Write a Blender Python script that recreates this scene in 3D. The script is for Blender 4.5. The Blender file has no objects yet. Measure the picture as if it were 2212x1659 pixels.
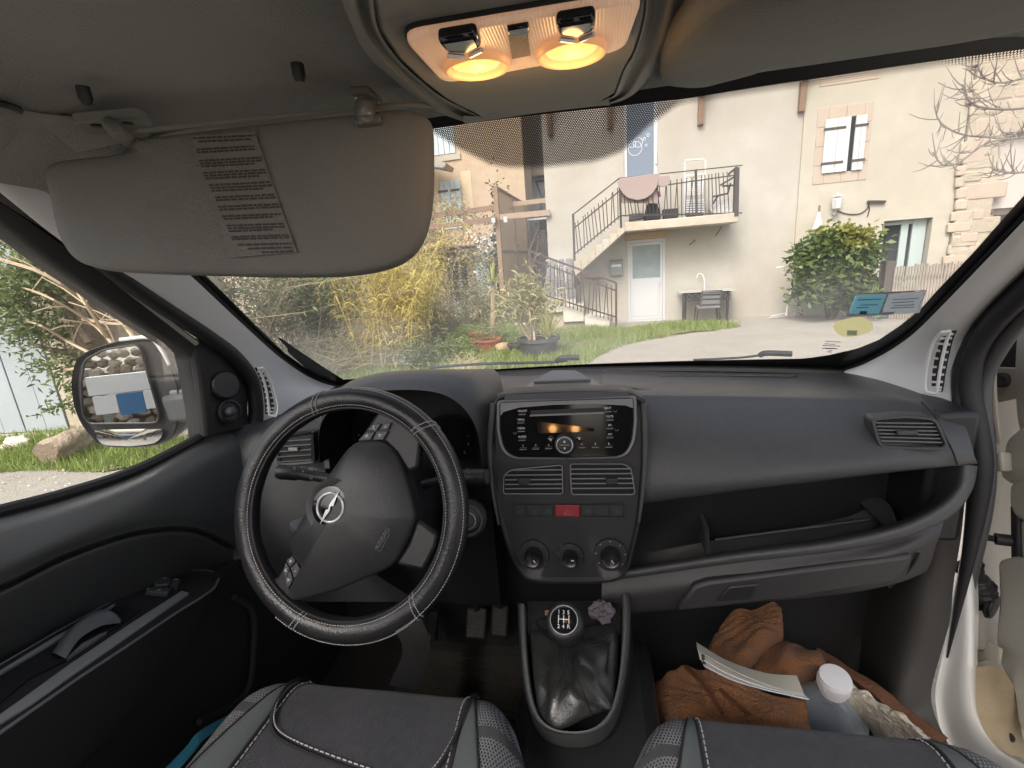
import bpy, math, random
import numpy as np
from mathutils import Vector, Matrix
random.seed(7); np.random.seed(7)
S = bpy.context.scene
COL = S.collection
R = math.radians

# ------------------------------------------------------------------ camera
FPX, IW, IH = 1022.0, 2212.0, 1659.0          # focal length and frame of the measuring sheet
CAM = Vector((0.055, 0.0, 1.45))
ROT = Matrix.Rotation(R(10.5), 3, 'Z') @ Matrix.Rotation(R(90 - 14.5), 3, 'X') @ Matrix.Rotation(R(-4.3), 3, 'Z')
cd = bpy.data.cameras.new('camera'); cam = bpy.data.objects.new('camera', cd); COL.objects.link(cam)
cam.matrix_world = Matrix.Translation(CAM) @ ROT.to_4x4()
cd.sensor_width = 36.0; cd.lens = 36.0 * FPX / IW; cd.clip_start = 0.01; cd.clip_end = 600
S.camera = cam
# ------------------------------------------------------------------ sky, sun, exposure
SUN_EL, SUN_AZ = 48.0, 200.0                   # azimuth measured clockwise from the van's forward (+y)
w = bpy.data.worlds.new('World'); S.world = w; w.use_nodes = True
nt = w.node_tree; nt.nodes.clear()
sky = nt.nodes.new('ShaderNodeTexSky'); sky.sky_type = 'NISHITA'; sky.sun_disc = False
sky.sun_elevation = R(SUN_EL); sky.sun_rotation = R(SUN_AZ)
sky.air_density = 1.0; sky.dust_density = 6.0; sky.ozone_density = 0.6
hs = nt.nodes.new('ShaderNodeHueSaturation'); hs.inputs['Saturation'].default_value = 0.6
bg = nt.nodes.new('ShaderNodeBackground'); bg.inputs[1].default_value = 0.15
wo = nt.nodes.new('ShaderNodeOutputWorld')
nt.links.new(sky.outputs[0], hs.inputs['Color']); nt.links.new(hs.outputs[0], bg.inputs[0]); nt.links.new(bg.outputs[0], wo.inputs[0])
sl = bpy.data.lights.new('sun', 'SUN'); sl.energy = 0.8; sl.angle = R(18); sl.color = (1.0, 0.95, 0.88)
so = bpy.data.objects.new('sun', sl); COL.objects.link(so)
so.rotation_euler = (R(90 - SUN_EL), 0, R(180 - SUN_AZ)); so.location = (0, 0, 20)
S.view_settings.view_transform = 'Standard'; S.view_settings.look = 'None'
S.view_settings.exposure = 1.05; S.view_settings.gamma = 1.0; S.view_settings.use_curve_mapping = False
S.render.engine = 'CYCLES'
S.cycles.use_denoising = True
S.cycles.max_bounces = 8; S.cycles.diffuse_bounces = 5; S.cycles.glossy_bounces = 3
S.cycles.transparent_max_bounces = 24; S.cycles.transmission_bounces = 4
S.cycles.caustics_reflective = False; S.cycles.caustics_refractive = False
S.cycles.sample_clamp_indirect = 6.0

# ------------------------------------------------------------------ measuring helpers
def ray(u, v):
    return ROT @ Vector(((u - IW / 2) / FPX, -(v - IH / 2) / FPX, -1.0))
def P(u, v, **k):
    d = ray(u, v); (a, val), = k.items(); i = 'xyz'.index(a)
    return CAM + d * ((val - CAM[i]) / d[i])
def PP(u, v, pt, n):
    d = ray(u, v); n = Vector(n)
    return CAM + d * (n.dot(Vector(pt) - CAM) / n.dot(d))
def wsz(x, y):
    s = x / 0.65; yb = 1.285 - .12 * s * s; yt = .655 - .05 * s * s
    t = (yb - y) / (yb - yt)
    return 1.155 + .467 * t
def WS(s, t):
    yb = 1.285 - .12 * s * s; yt = .655 - .05 * s * s
    return Vector((.65 * s, yb + (yt - yb) * t, 1.155 + .467 * t))
def PW(u, v, off=0.0):
    d = ray(u, v); lo, hi = .2, 2.0
    for _ in range(40):
        m = (lo + hi) / 2; p = CAM + d * m
        if p.z < wsz(p.x, p.y): lo = m
        else: hi = m
    p = CAM + d * lo
    return p + Vector((0, -.595, -.8)) * off
def gz(x, y): return -.025 * max(min(y, 40), -10)
def G(u, v): return PP(u, v, (0, 0, 0), (0, .025, 1))

# ------------------------------------------------------------------ object helpers
def link(o, parent=None):
    COL.objects.link(o)
    if parent is not None: o.parent = parent
    return o
def tag(o, label=None, cat=None, group=None, kind=None):
    if label: o['label'] = label
    if cat: o['category'] = cat
    if group: o['group'] = group
    if kind: o['kind'] = kind
    return o
def thing(name, label, cat, loc=(0, 0, 0), group=None):
    o = bpy.data.objects.new(name, None); o.location = loc; o.empty_display_size = .1
    link(o); tag(o, label, cat, group); return o
def catmull(pts, n, closed=False):
    pts = [Vector(p) for p in pts]; m = len(pts); out = []
    if m < 3 and not closed:
        return [pts[0].lerp(pts[-1], i / (n - 1)) for i in range(n)]
    segs = m if closed else m - 1
    cnt = n if closed else n - 1
    for i in range(n):
        g = i * segs / cnt; k = min(int(g), segs - 1); f = g - k
        if closed: a, b, c, d = (pts[(k + j) % m] for j in (-1, 0, 1, 2))
        else:
            b, c = pts[k], pts[k + 1]
            a = pts[k - 1] if k > 0 else b * 2 - c
            d = pts[k + 2] if k + 2 < m else c * 2 - b
        out.append(.5 * ((2 * b) + (c - a) * f + (2 * a - 5 * b + 4 * c - d) * f * f + (3 * b - a - 3 * c + d) * f ** 3))
    return out
def frame_of(d, up=(0, 0, 1)):
    d = Vector(d).normalized(); up = Vector(up)
    if abs(d.dot(up)) > .98: up = Vector((0, 1, 0))
    x = up.cross(d).normalized(); y = d.cross(x)
    return x, y, d
class MB:
    def __init__(s): s.v = []; s.f = []
    def add(s, vs, fs):
        o = len(s.v); s.v += [tuple(p) for p in vs]; s.f += [tuple(i + o for i in f) for f in fs]; return s
    def box(s, c, size, ax=None):
        c = Vector(c); hx, hy, hz = (k / 2 for k in size)
        X, Y, Z = ax if ax else (Vector((1, 0, 0)), Vector((0, 1, 0)), Vector((0, 0, 1)))
        vs = [c + X * (hx * a) + Y * (hy * b) + Z * (hz * d) for d in (-1, 1) for b in (-1, 1) for a in (-1, 1)]
        return s.add(vs, [(0, 2, 3, 1), (4, 5, 7, 6), (0, 1, 5, 4), (2, 6, 7, 3), (0, 4, 6, 2), (1, 3, 7, 5)])
    def bar(s, a, b, w_, h_, up=(0, 0, 1)):
        a, b = Vector(a), Vector(b); x, y, d = frame_of(b - a, up)
        return s.box((a + b) / 2, (w_, h_, (b - a).length), (x, y, d))
    def tube(s, path, r, n=8, cap=True, closed=False):
        path = [Vector(p) for p in path]; m = len(path)
        rr = r if isinstance(r, (list, tuple)) else [r] * m
        vs = []; px = None
        for i, p in enumerate(path):
            if closed: d = path[(i + 1) % m] - path[i - 1]
            else: d = path[min(i + 1, m - 1)] - path[max(i - 1, 0)]
            if d.length < 1e-9: d = Vector((0, 0, 1))
            d.normalize()
            if px is None: px = frame_of(d)[0]
            px = px - d * px.dot(d)
            if px.length < 1e-6: px = frame_of(d)[0]
            px = px.normalized(); y = d.cross(px)
            vs += [p + (px * math.cos(2 * math.pi * k / n) + y * math.sin(2 * math.pi * k / n)) * rr[i] for k in range(n)]
        fs = []
        for i in range(m if closed else m - 1):
            j = (i + 1) % m
            fs += [(i * n + k, i * n + (k + 1) % n, j * n + (k + 1) % n, j * n + k) for k in range(n)]
        if cap and not closed:
            fs += [tuple(range(n - 1, -1, -1)), tuple((m - 1) * n + k for k in range(n))]
        return s.add(vs, fs)
    def lathe(s, prof, o, axis, n=24, up=(0, 0, 1), cap=True):
        x, y, d = frame_of(axis, up); o = Vector(o); vs = []; m = len(prof)
        for r_, h in prof:
            vs += [o + d * h + (x * math.cos(2 * math.pi * k / n) + y * math.sin(2 * math.pi * k / n)) * r_ for k in range(n)]
        fs = []
        for i in range(m - 1):
            fs += [(i * n + k, i * n + (k + 1) % n, (i + 1) * n + (k + 1) % n, (i + 1) * n + k) for k in range(n)]
        if cap: fs += [tuple(range(n - 1, -1, -1)), tuple((m - 1) * n + k for k in range(n))]
        return s.add(vs, fs)
    def prism(s, poly, ext):
        n = len(poly); e = Vector(ext); poly = [Vector(p) for p in poly]
        vs = poly + [p + e for p in poly]
        fs = [tuple(range(n)), tuple(range(2 * n - 1, n - 1, -1))]
        fs += [(i, i + n, (i + 1) % n + n, (i + 1) % n) for i in range(n)]
        return s.add(vs, fs)
    def poly(s, pts): return s.add(pts, [tuple(range(len(pts)))])
    def grid(s, rows, closed=False):
        m = len(rows); n = len(rows[0]); vs = [p for r_ in rows for p in r_]; fs = []
        for i in range(m - 1):
            for k in range(n if closed else n - 1):
                fs.append((i * n + k, i * n + (k + 1) % n, (i + 1) * n + (k + 1) % n, (i + 1) * n + k))
        return s.add(vs, fs)
    def sgrid(s, rows, nu, nv):
        a = [catmull(r_, nu) for r_ in rows]
        cols = [catmull([a[i][k] for i in range(len(a))], nv) for k in range(nu)]
        return s.grid([[cols[k][j] for k in range(nu)] for j in range(nv)])
    def shell(s, rows, nu, nv, off):
        """a smooth sheet with real thickness"""
        t = MB(); t.sgrid(rows, nu, nv); off = Vector(off)
        a = [Vector(p) for p in t.v]; n = len(a)
        s_ = a + [p + off for p in a]
        fs = list(t.f) + [tuple(i + n for i in reversed(f)) for f in t.f]
        for k in range(nu - 1):
            fs.append((k + 1, k, k + n, k + 1 + n)); b = (nv - 1) * nu
            fs.append((b + k, b + k + 1, b + k + 1 + n, b + k + n))
        for j in range(nv - 1):
            p, q = j * nu, (j + 1) * nu
            fs.append((p, q, q + n, p + n)); p += nu - 1; q += nu - 1
            fs.append((q, p, p + n, q + n))
        return s.add(s_, fs)
    def build(s, name, mat, parent=None, smooth=42, bevel=0, label=None, seg=2):
        me = bpy.data.meshes.new(name); me.from_pydata(s.v, [], s.f); me.update()
        if mat: me.materials.append(mat)
        if smooth:
            me.polygons.foreach_set('use_smooth', [True] * len(me.polygons))
            me.set_sharp_from_angle(angle=R(smooth))
        o = bpy.data.objects.new(name, me); link(o, parent)
        if bevel:
            b = o.modifiers.new('bevel', 'BEVEL'); b.width = bevel; b.segments = seg; b.limit_method = 'ANGLE'; b.angle_limit = R(40)
        if label: o['label'] = label
        return o
def dup(o, parent, mw=None):
    c = o.copy(); link(c, parent)
    if mw is not None: c.matrix_local = mw
    return c
def text(body, loc, size, X, Y, mat, parent, name='lettering', align='CENTER', ext=.0002, shear=0):
    """flat printed lettering as a font object lying on the plane X, Y"""
    cu = bpy.data.curves.new(name, 'FONT'); cu.body = body; cu.size = size; cu.align_x = align; cu.align_y = 'CENTER'; cu.extrude = ext; cu.shear = shear
    cu.resolution_u = 3
    cu.materials.append(mat)
    o = bpy.data.objects.new(name, cu); link(o, parent)
    X = Vector(X).normalized(); Y = (Vector(Y) - X * Vector(Y).dot(X)).normalized(); Z = X.cross(Y)
    m = Matrix((X, Y, Z)).transposed().to_4x4(); m.translation = Vector(loc)
    o.matrix_local = m
    return o

# ------------------------------------------------------------------ materials
def nodes(m):
    m.use_nodes = True; t = m.node_tree; b = t.nodes['Principled BSDF']; return t, b
def N(t, typ, **k):
    n = t.nodes.new('ShaderNode' + typ)
    for a, v in k.items(): setattr(n, a, v)
    return n
def M(t, op, a, b=None, c=None, clamp=False):
    n = t.nodes.new('ShaderNodeMath'); n.operation = op; n.use_clamp = clamp
    for i, x in enumerate((a, b, c)):
        if x is None: continue
        if isinstance(x, (int, float)): n.inputs[i].default_value = x
        else: t.links.new(x, n.inputs[i])
    return n.outputs[0]
def c4(c): return (c[0], c[1], c[2], 1.0)
def mat(name, col, rough=.6, metal=0, bump=None, var=None, var2=None, spec=.5, coat=0, sheen=0, sub=None, emit=None, es=0, rvar=0):
    """bump=(scale, strength[, distance]) noise relief; var=(scale, colour, amount) patchy second colour; var2 the same, finer"""
    m = bpy.data.materials.new(name); t, b = nodes(m)
    b.inputs['Base Color'].default_value = c4(col); b.inputs['Roughness'].default_value = rough; b.inputs['Metallic'].default_value = metal
    b.inputs['Specular IOR Level'].default_value = spec; b.inputs['Coat Weight'].default_value = coat; b.inputs['Sheen Weight'].default_value = sheen
    tc = N(t, 'TexCoord'); last = None
    for vv in (var, var2):
        if not vv: continue
        nz = N(t, 'TexNoise'); nz.inputs['Scale'].default_value = vv[0]; nz.inputs['Detail'].default_value = 6; nz.inputs['Roughness'].default_value = .62
        t.links.new(tc.outputs['Object'], nz.inputs['Vector'])
        rp = N(t, 'ValToRGB'); rp.color_ramp.elements[0].position = .38; rp.color_ramp.elements[1].position = .68
        t.links.new(nz.outputs[0], rp.inputs[0])
        mx = N(t, 'MixRGB'); mx.inputs[2].default_value = c4(vv[1])
        t.links.new(M(t, 'MULTIPLY', rp.outputs[0], vv[2]), mx.inputs[0])
        if last is None: mx.inputs[1].default_value = c4(col)
        else: t.links.new(last, mx.inputs[1])
        last = mx.outputs[0]
    if last is not None: t.links.new(last, b.inputs['Base Color'])
    if rvar:
        nz = N(t, 'TexNoise'); nz.inputs['Scale'].default_value = 14; nz.inputs['Detail'].default_value = 5
        t.links.new(tc.outputs['Object'], nz.inputs['Vector'])
        t.links.new(M(t, 'ADD', M(t, 'MULTIPLY', nz.outputs[0], rvar), rough - rvar / 2), b.inputs['Roughness'])
    if bump:
        nz = N(t, 'TexNoise'); nz.inputs['Scale'].default_value = bump[0]; nz.inputs['Detail'].default_value = 4
        t.links.new(tc.outputs['Object'], nz.inputs['Vector'])
        bp = N(t, 'Bump'); bp.inputs['Strength'].default_value = bump[1]; bp.inputs['Distance'].default_value = bump[2] if len(bump) > 2 else .01
        t.links.new(nz.outputs[0], bp.inputs['Height']); t.links.new(bp.outputs[0], b.inputs['Normal'])
    if emit:
        b.inputs['Emission Color'].default_value = c4(emit); b.inputs['Emission Strength'].default_value = es
    return m
def glassmat(name, tint=(1, 1, 1), refl=1.0, dust=0.0, dustcol=(.8, .8, .78)):
    m = bpy.data.materials.new(name); m.use_nodes = True; t = m.node_tree; t.nodes.clear()
    out = N(t, 'OutputMaterial'); tr = N(t, 'BsdfTransparent'); tr.inputs[0].default_value = c4(tint)
    gl = N(t, 'BsdfGlossy'); gl.inputs['Roughness'].default_value = .02
    fr = N(t, 'Fresnel'); fr.inputs[0].default_value = 1.45
    mx = N(t, 'MixShader'); t.links.new(M(t, 'MULTIPLY', fr.outputs[0], refl, clamp=True), mx.inputs[0])
    t.links.new(tr.outputs[0], mx.inputs[1]); t.links.new(gl.outputs[0], mx.inputs[2])
    last = mx.outputs[0]
    if dust:
        df = N(t, 'BsdfTranslucent'); df.inputs[0].default_value = c4(dustcol)
        m2 = N(t, 'MixShader'); m2.inputs[0].default_value = dust
        t.links.new(last, m2.inputs[1]); t.links.new(df.outputs[0], m2.inputs[2]); last = m2.outputs[0]
    t.links.new(last, out.inputs[0])
    return m
def leafmat(name, c1, c2, tl=.35, rough=.5):
    """leaf colour differs from leaf to leaf (a random value per face island)"""
    m = bpy.data.materials.new(name); t, b = nodes(m)
    gi = N(t, 'NewGeometry'); rp = N(t, 'ValToRGB')
    rp.color_ramp.elements[0].color = c4(c1); rp.color_ramp.elements[1].color = c4(c2)
    t.links.new(gi.outputs['Random Per Island'], rp.inputs[0]); t.links.new(rp.outputs[0], b.inputs['Base Color'])
    b.inputs['Roughness'].default_value = rough
    tb = N(t, 'BsdfTranslucent'); t.links.new(rp.outputs[0], tb.inputs[0])
    mx = N(t, 'MixShader'); mx.inputs[0].default_value = tl
    t.links.new(b.outputs[0], mx.inputs[1]); t.links.new(tb.outputs[0], mx.inputs[2])
    t.links.new(mx.outputs[0], t.nodes['Material Output'].inputs[0])
    return m
def leaves(name, centers, length, width, m, parent=None, droop=0.0, up=.3, kind=None, spread=None):
    """one mesh of many bent four-sided leaves; centers is an (n,3) array"""
    c = np.asarray(centers, float); n = len(c)
    d = np.random.normal(size=(n, 3)); d[:, 2] = d[:, 2] * .6 + up
    if spread is not None: d += spread
    d /= np.linalg.norm(d, axis=1)[:, None]
    a = np.cross(d, np.random.normal(size=(n, 3))); a /= np.linalg.norm(a, axis=1)[:, None] + 1e-9
    nn = np.cross(d, a)
    L = length * np.random.uniform(.6, 1.3, (n, 1)); Wd = width * np.random.uniform(.7, 1.25, (n, 1))
    v = np.empty((n, 4, 3))
    v[:, 0] = c; v[:, 1] = c + d * L * .5 + a * Wd * .5 + nn * L * .08
    v[:, 2] = c + d * L + nn * L * -.06; v[:, 2, 2] -= droop * L[:, 0]
    v[:, 3] = c + d * L * .5 - a * Wd * .5 + nn * L * .08
    me = bpy.data.meshes.new(name); me.vertices.add(n * 4); me.loops.add(n * 4); me.polygons.add(n)
    me.vertices.foreach_set('co', v.reshape(-1)); me.loops.foreach_set('vertex_index', np.arange(n * 4))
    me.polygons.foreach_set('loop_start', np.arange(n) * 4); me.polygons.foreach_set('loop_total', np.full(n, 4))
    me.update(calc_edges=True); me.validate(); me.materials.append(m)
    o = bpy.data.objects.new(name, me); link(o, parent)
    if kind: o['kind'] = kind
    return o
def clumps(c, rad, n, k=14, shell=.45, sub=.3):
    """points gathered in clumps through an ellipsoid, thicker towards its outside"""
    c = np.array(c, float); rad = np.array(rad, float)
    q = np.random.normal(size=(k, 3)); q /= np.linalg.norm(q, axis=1)[:, None]
    q *= np.random.uniform(shell, 1, (k, 1)) ** .6
    i = np.random.randint(0, k, n)
    p = q[i] + np.random.normal(size=(n, 3)) * sub * np.random.uniform(.6, 1.2, (k, 1))[i]
    return c + p * rad

def transmat(name, col, tl=.6):
    """thin card or film that glows with the daylight behind it"""
    m = bpy.data.materials.new(name); t, b = nodes(m); b.inputs['Base Color'].default_value = c4(col); b.inputs['Roughness'].default_value = .5
    tb = N(t, 'BsdfTranslucent'); tb.inputs[0].default_value = c4(col); mx = N(t, 'MixShader'); mx.inputs[0].default_value = tl
    t.links.new(b.outputs[0], mx.inputs[1]); t.links.new(tb.outputs[0], mx.inputs[2]); t.links.new(mx.outputs[0], t.nodes['Material Output'].inputs[0]); return m
# ================================================================== OUTDOORS: ground
GRAVEL = mat('gravel', (.31, .285, .245), .95, bump=(60, .5, .02), var=(1.3, (.235, .21, .175), .8), var2=(38, (.44, .415, .37), .5))
EARTH = mat('grass_soil', (.16, .17, .06), .95, bump=(40, .6, .03), var=(3, (.24, .20, .12), .7))
b = MB(); rows = []
xs = np.concatenate([np.linspace(-60, -14, 8), np.linspace(-12, 12, 40), np.linspace(14, 60, 8)]); ys = np.concatenate([np.linspace(-40, -8, 8), np.linspace(-7, 24, 50), np.linspace(27, 90, 8)])
for y in ys:
    rows.append([(x, y, gz(x, y) + .012 * math.sin(x * 2.1 + y) * math.cos(y * 1.7 - x * .6) - .012) for x in xs])
b.grid(rows); o = b.build('ground', GRAVEL); o['kind'] = 'structure'
def sheet(name, pts, m, n=90, lift=.003, jit=.16, inset=.3):
    full = catmull([Vector((p.x, p.y, 0)) for p in pts], n, True); m0 = sum(full, Vector()) / n
    c = [p + (m0 - p).normalized() * inset for p in full]
    mid = sum(c, Vector()) / n; b = MB(); vs = [(mid.x, mid.y, gz(mid.x, mid.y) + lift)]; rings = 8
    out = []
    for r_ in range(1, rings + 1):
        for p in c:
            q = mid.lerp(p, r_ / rings)
            if r_ == rings: q += Vector((random.uniform(-jit, jit), random.uniform(-jit, jit), 0))
            vs.append((q.x, q.y, gz(q.x, q.y) + lift + .012 * math.sin(q.x * 3 + q.y * 2)))
    fs = [(0, 1 + i, 1 + (i + 1) % n) for i in range(n)]
    for r_ in range(rings - 1):
        a = 1 + r_ * n
        fs += [(a + i, a + n + i, a + n + (i + 1) % n, a + (i + 1) % n) for i in range(n)]
    b.add(vs, fs); o = b.build(name, m); o['kind'] = 'structure'; return full
GRASS = leafmat('grass_blades', (.15, .225, .045), (.32, .40, .11), .3)
GRASSD = leafmat('dry_grass', (.26, .24, .09), (.45, .38, .18), .3)
def inpoly(x, y, poly):
    r_ = np.zeros(len(x), bool); n = len(poly); j = n - 1
    for i in range(n):
        a, b_ = poly[i], poly[j]
        k = ((a.y > y) != (b_.y > y)) & (x < (b_.x - a.x) * (y - a.y) / (b_.y - a.y + 1e-12) + a.x)
        r_ ^= k; j = i
    return r_
def blades(name, poly, n, h, wd, m, lean=.35, keep=None):
    X = [p.x for p in poly]; Y = [p.y for p in poly]
    x = np.random.uniform(min(X), max(X), n * 3); y = np.random.uniform(min(Y), max(Y), n * 3)
    patch = np.sin(x * 1.9 + np.sin(y * 1.3) * 2) + np.cos(y * 2.3 - x * .7) + np.random.normal(size=n * 3) * .8
    k = inpoly(x, y, poly) & (patch > -.9); x, y = x[k][:n], y[k][:n]; n = len(x)
    z = -.025 * np.clip(y, -10, 40)
    v = np.empty((n, 3, 3)); a = np.random.uniform(0, 6.28, n); hh = h * np.random.uniform(.4, 1.3, n)
    dx, dy = np.cos(a) * wd / 2, np.sin(a) * wd / 2
    v[:, 0] = np.stack([x - dx, y - dy, z], 1); v[:, 1] = np.stack([x + dx, y + dy, z], 1)
    v[:, 2] = np.stack([x + np.random.normal(size=n) * lean * hh, y + np.random.normal(size=n) * lean * hh, z + hh], 1)
    me = bpy.data.meshes.new(name); me.vertices.add(n * 3); me.loops.add(n * 3); me.polygons.add(n)
    me.vertices.foreach_set('co', v.reshape(-1)); me.loops.foreach_set('vertex_index', np.arange(n * 3))
    me.polygons.foreach_set('loop_start', np.arange(n) * 3); me.polygons.foreach_set('loop_total', np.full(n, 3))
    me.update(calc_edges=True); me.materials.append(m)
    o = bpy.data.objects.new(name, me); link(o); o['kind'] = 'stuff'; return o
lawn = [G(u, v) for u, v in ((560, 905), (560, 800), (640, 735), (900, 700), (1010, 690), (1130, 690), (1240, 703), (1345, 712), (1440, 700), (1540, 698), (1600, 706), (1500, 719), (1390, 737), (1320, 757), (1262, 795), (1240, 860), (1100, 905), (800, 930))]
cl = sheet('lawn_soil', lawn, EARTH)
tag(blades('lawn_grass', cl, 78000, .12, .016, GRASS), 'short green lawn grass between the shrubs and the gravel drive', 'grass')
tag(blades('dry_grass', cl, 3500, .22, .012, GRASSD, .5), 'pale dry grass stalks growing through the green lawn', 'grass')
verge = [G(u, v) for u, v in ((-260, 1040), (-260, 960), (0, 945), (150, 930), (300, 945), (400, 950), (440, 985), (300, 1010), (200, 1020), (60, 1018))]
cl2 = sheet('verge_soil', verge, EARTH, jit=.05, inset=.06)
tag(blades('verge_grass', cl2, 9000, .09, .012, GRASS), 'patchy green grass verge round the fallen log', 'grass')

# ================================================================== houses
FA = R(-4.5); FT = Vector((math.cos(FA), math.sin(FA), 0)); FN = Vector((math.sin(FA), -math.cos(FA), 0))   # along the row of houses, and out of it
FO = Vector((.9, 12.9, -.32))
def fl(u, v, off=0, o=FO):
    q = PP(u, v, o + FN * off, FN) - o
    return q.dot(FT), q.z + o.z
def fp(a, z, off=0, o=FO): 
    p = o + FT * a + FN * off; return Vector((p.x, p.y, z))
UP = Vector((0, 0, 1))
def fbox(b, a0, a1, z0, z1, o0, o1, o=FO):
    return b.box(fp((a0 + a1) / 2, (z0 + z1) / 2, (o0 + o1) / 2, o), (abs(a1 - a0), abs(o1 - o0), abs(z1 - z0)), (FT, -FN, UP))
def wall_holes(b, a0, a1, z0, z1, holes, depth=.3, o=FO, off=0, deep=6):
    """a wall slab with rectangular openings and their reveals"""
    As = sorted({a0, a1, *[h[0] for h in holes], *[h[1] for h in holes]}); Zs = sorted({z0, z1, *[h[2] for h in holes], *[h[3] for h in holes]})
    for i in range(len(As) - 1):
        for j in range(len(Zs) - 1):
            ca, cz = (As[i] + As[i + 1]) / 2, (Zs[j] + Zs[j + 1]) / 2
            if any(h[0] < ca < h[1] and h[2] < cz < h[3] for h in holes): continue
            b.poly([fp(As[i], Zs[j], off, o), fp(As[i + 1], Zs[j], off, o), fp(As[i + 1], Zs[j + 1], off, o), fp(As[i], Zs[j + 1], off, o)])
    for h in holes:
        q = [(h[0], h[2]), (h[1], h[2]), (h[1], h[3]), (h[0], h[3])]
        for k in range(4):
            p, r_ = q[k], q[(k + 1) % 4]
            b.poly([fp(*p, off, o), fp(*p, off - depth, o), fp(*r_, off - depth, o), fp(*r_, off, o)])
    # ends and back
    for a in (a0, a1): b.poly([fp(a, z0, off, o), fp(a, z1, off, o), fp(a, z1, off - deep, o), fp(a, z0, off - deep, o)])
    b.poly([fp(a0, z1, off, o), fp(a1, z1, off, o), fp(a1, z1, off - deep, o), fp(a0, z1, off - deep, o)])
    b.poly([fp(a0, z0, off - deep, o), fp(a1, z0, off - deep, o), fp(a1, z1, off - deep, o), fp(a0, z1, off - deep, o)])
def plaster(name, col, stain, stain2, bs=.3):
    return mat(name, col, .92, bump=(26, bs, .02), var=(.55, stain, .85), var2=(3.2, stain2, .6))
PL_WHITE = plaster('white_plaster', (.465, .44, .39), (.36, .325, .27), (.41, .385, .335))
PL_CREAM = plaster('cream_plaster', (.47, .435, .365), (.405, .365, .29), (.40, .365, .305), .2)
PL_OCHRE = plaster('ochre_plaster', (.47, .36, .25), (.52, .42, .31), (.40, .30, .20))
PL_STONE = plaster('weathered_plaster', (.46, .41, .33), (.40, .34, .26), (.33, .28, .21), .8)
CONCRETE = mat('pale_concrete', (.47, .43, .36), .9, bump=(30, .4, .02), var=(1.5, (.36, .28, .19), .7), var2=(9, (.54, .50, .44), .4))
WPVC = mat('white_pvc', (.52, .53, .54), .35)
WPAINT = mat('white_painted_wood', (.54, .55, .54), .6, bump=(60, .15, .004), var=(4, (.6, .6, .57), .4))
BLUEW = mat('pale_blue_wood', (.34, .385, .42), .7, bump=(50, .2, .005), var=(3, (.42, .455, .48), .6), var2=(12, (.28, .31, .33), .4))
FROST = mat('frosted_glass', (.20, .25, .26), .25, var=(2, (.34, .40, .40), .5))
DARKGL = mat('dark_window_glass', (.035, .042, .045), .06, spec=.7)
BLUEGL = mat('blue_grey_glass', (.15, .19, .25), .1, spec=.6)
IRON = mat('dark_iron', (.035, .03, .03), .55, var=(8, (.09, .05, .03), .5))
RUSTIRON = mat('rusty_iron', (.06, .04, .035), .7, var=(9, (.14, .07, .04), .6))
BROWNW = mat('brown_wood', (.21, .13, .085), .7, bump=(40, .3, .01), var=(6, (.28, .18, .12), .5))
PALEW = mat('raw_wood', (.34, .25, .17), .8, bump=(40, .3, .01), var=(5, (.42, .32, .23), .5))
PINKST = mat('pink_stone', (.43, .35, .28), .9, bump=(25, .35, .015), var=(2, (.49, .42, .34), .5))
OCHST = mat('ochre_stone', (.46, .32, .18), .9, bump=(25, .4, .015), var=(3, (.55, .42, .27), .5))
GREYM = mat('grey_sheet_metal', (.20, .22, .22), .45)
GBLOCK = mat('grey_blocks', (.25, .255, .265), .9, bump=(40, .4, .01), var=(5, (.26, .26, .26), .5))
MORTAR = mat('pale_mortar', (.55, .54, .52), .95)
ASHLAR = mat('grey_ashlar', (.42, .36, .28), .95, bump=(18, .6, .02), var=(2, (.52, .45, .36), .6))

# ---- the white house in the middle
hw = thing('white_house', 'white plastered house with an outside stair, balcony and white ground floor door', 'house', FO)
def kid(b, name, m, root, **k):
    """build under a root that stands away from the origin"""
    o = b.build(name, m, root, **k)
    q = root
    tot = Vector()
    while q is not None: tot += Vector(q.location); q = q.parent
    if tot.length: o.data.transform(Matrix.Translation(-tot))
    return o
a0 = fl(1187, 600)[0]; a1 = fl(1722, 480)[0]
d0, dz1 = fl(1355, 520); d1, dz0 = fl(1437, 693)
w0, wz0 = fl(1348, 385); w1, wz1 = fl(1421, 235)
wz1 = wz0 + 2.1
b = MB(); wall_holes(b, a0, a1, -.6, 8.2, [(d0, d1, dz0, dz1 + .02), (w0, w1, wz0, wz1)], .22, deep=2.6); kid(b, 'wall', PL_WHITE, hw)
# door
dr = MB()
for (p, q, r_, s_) in ((d0, d0 + .07, dz0, dz1), (d1 - .07, d1, dz0, dz1), (d0 + .07, d1 - .07, dz1 - .07, dz1), (d0 + .07, d1 - .07, dz0, dz0 + .05)): fbox(dr, p, q, r_, s_, -.12, -.02)
door = kid(dr, 'door_frame', WPVC, hw, bevel=.006)
g0, gz1 = fl(1366, 532); g1, gz0 = fl(1426, 599)
b = MB()
for (p, q, r_, s_) in ((d0 + .072, g0, dz0 + .055, dz1 - .075), (g1, d1 - .072, dz0 + .055, dz1 - .075), (g0, g1, gz1, dz1 - .075), (g0, g1, dz0 + .055, gz0)): fbox(b, p, q, r_, s_, -.10, -.045)
door = kid(b, 'door', WPVC, hw, bevel=.005)
b = MB(); fbox(b, g0, g1, gz0, gz1, -.09, -.07); kid(b, 'pane', FROST, door)
b = MB(); fbox(b, d0 + .16, d1 - .16, dz0 + .14, gz0 - .09, -.045, -.036); kid(b, 'door_panel', WPVC, door, bevel=.004)
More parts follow.
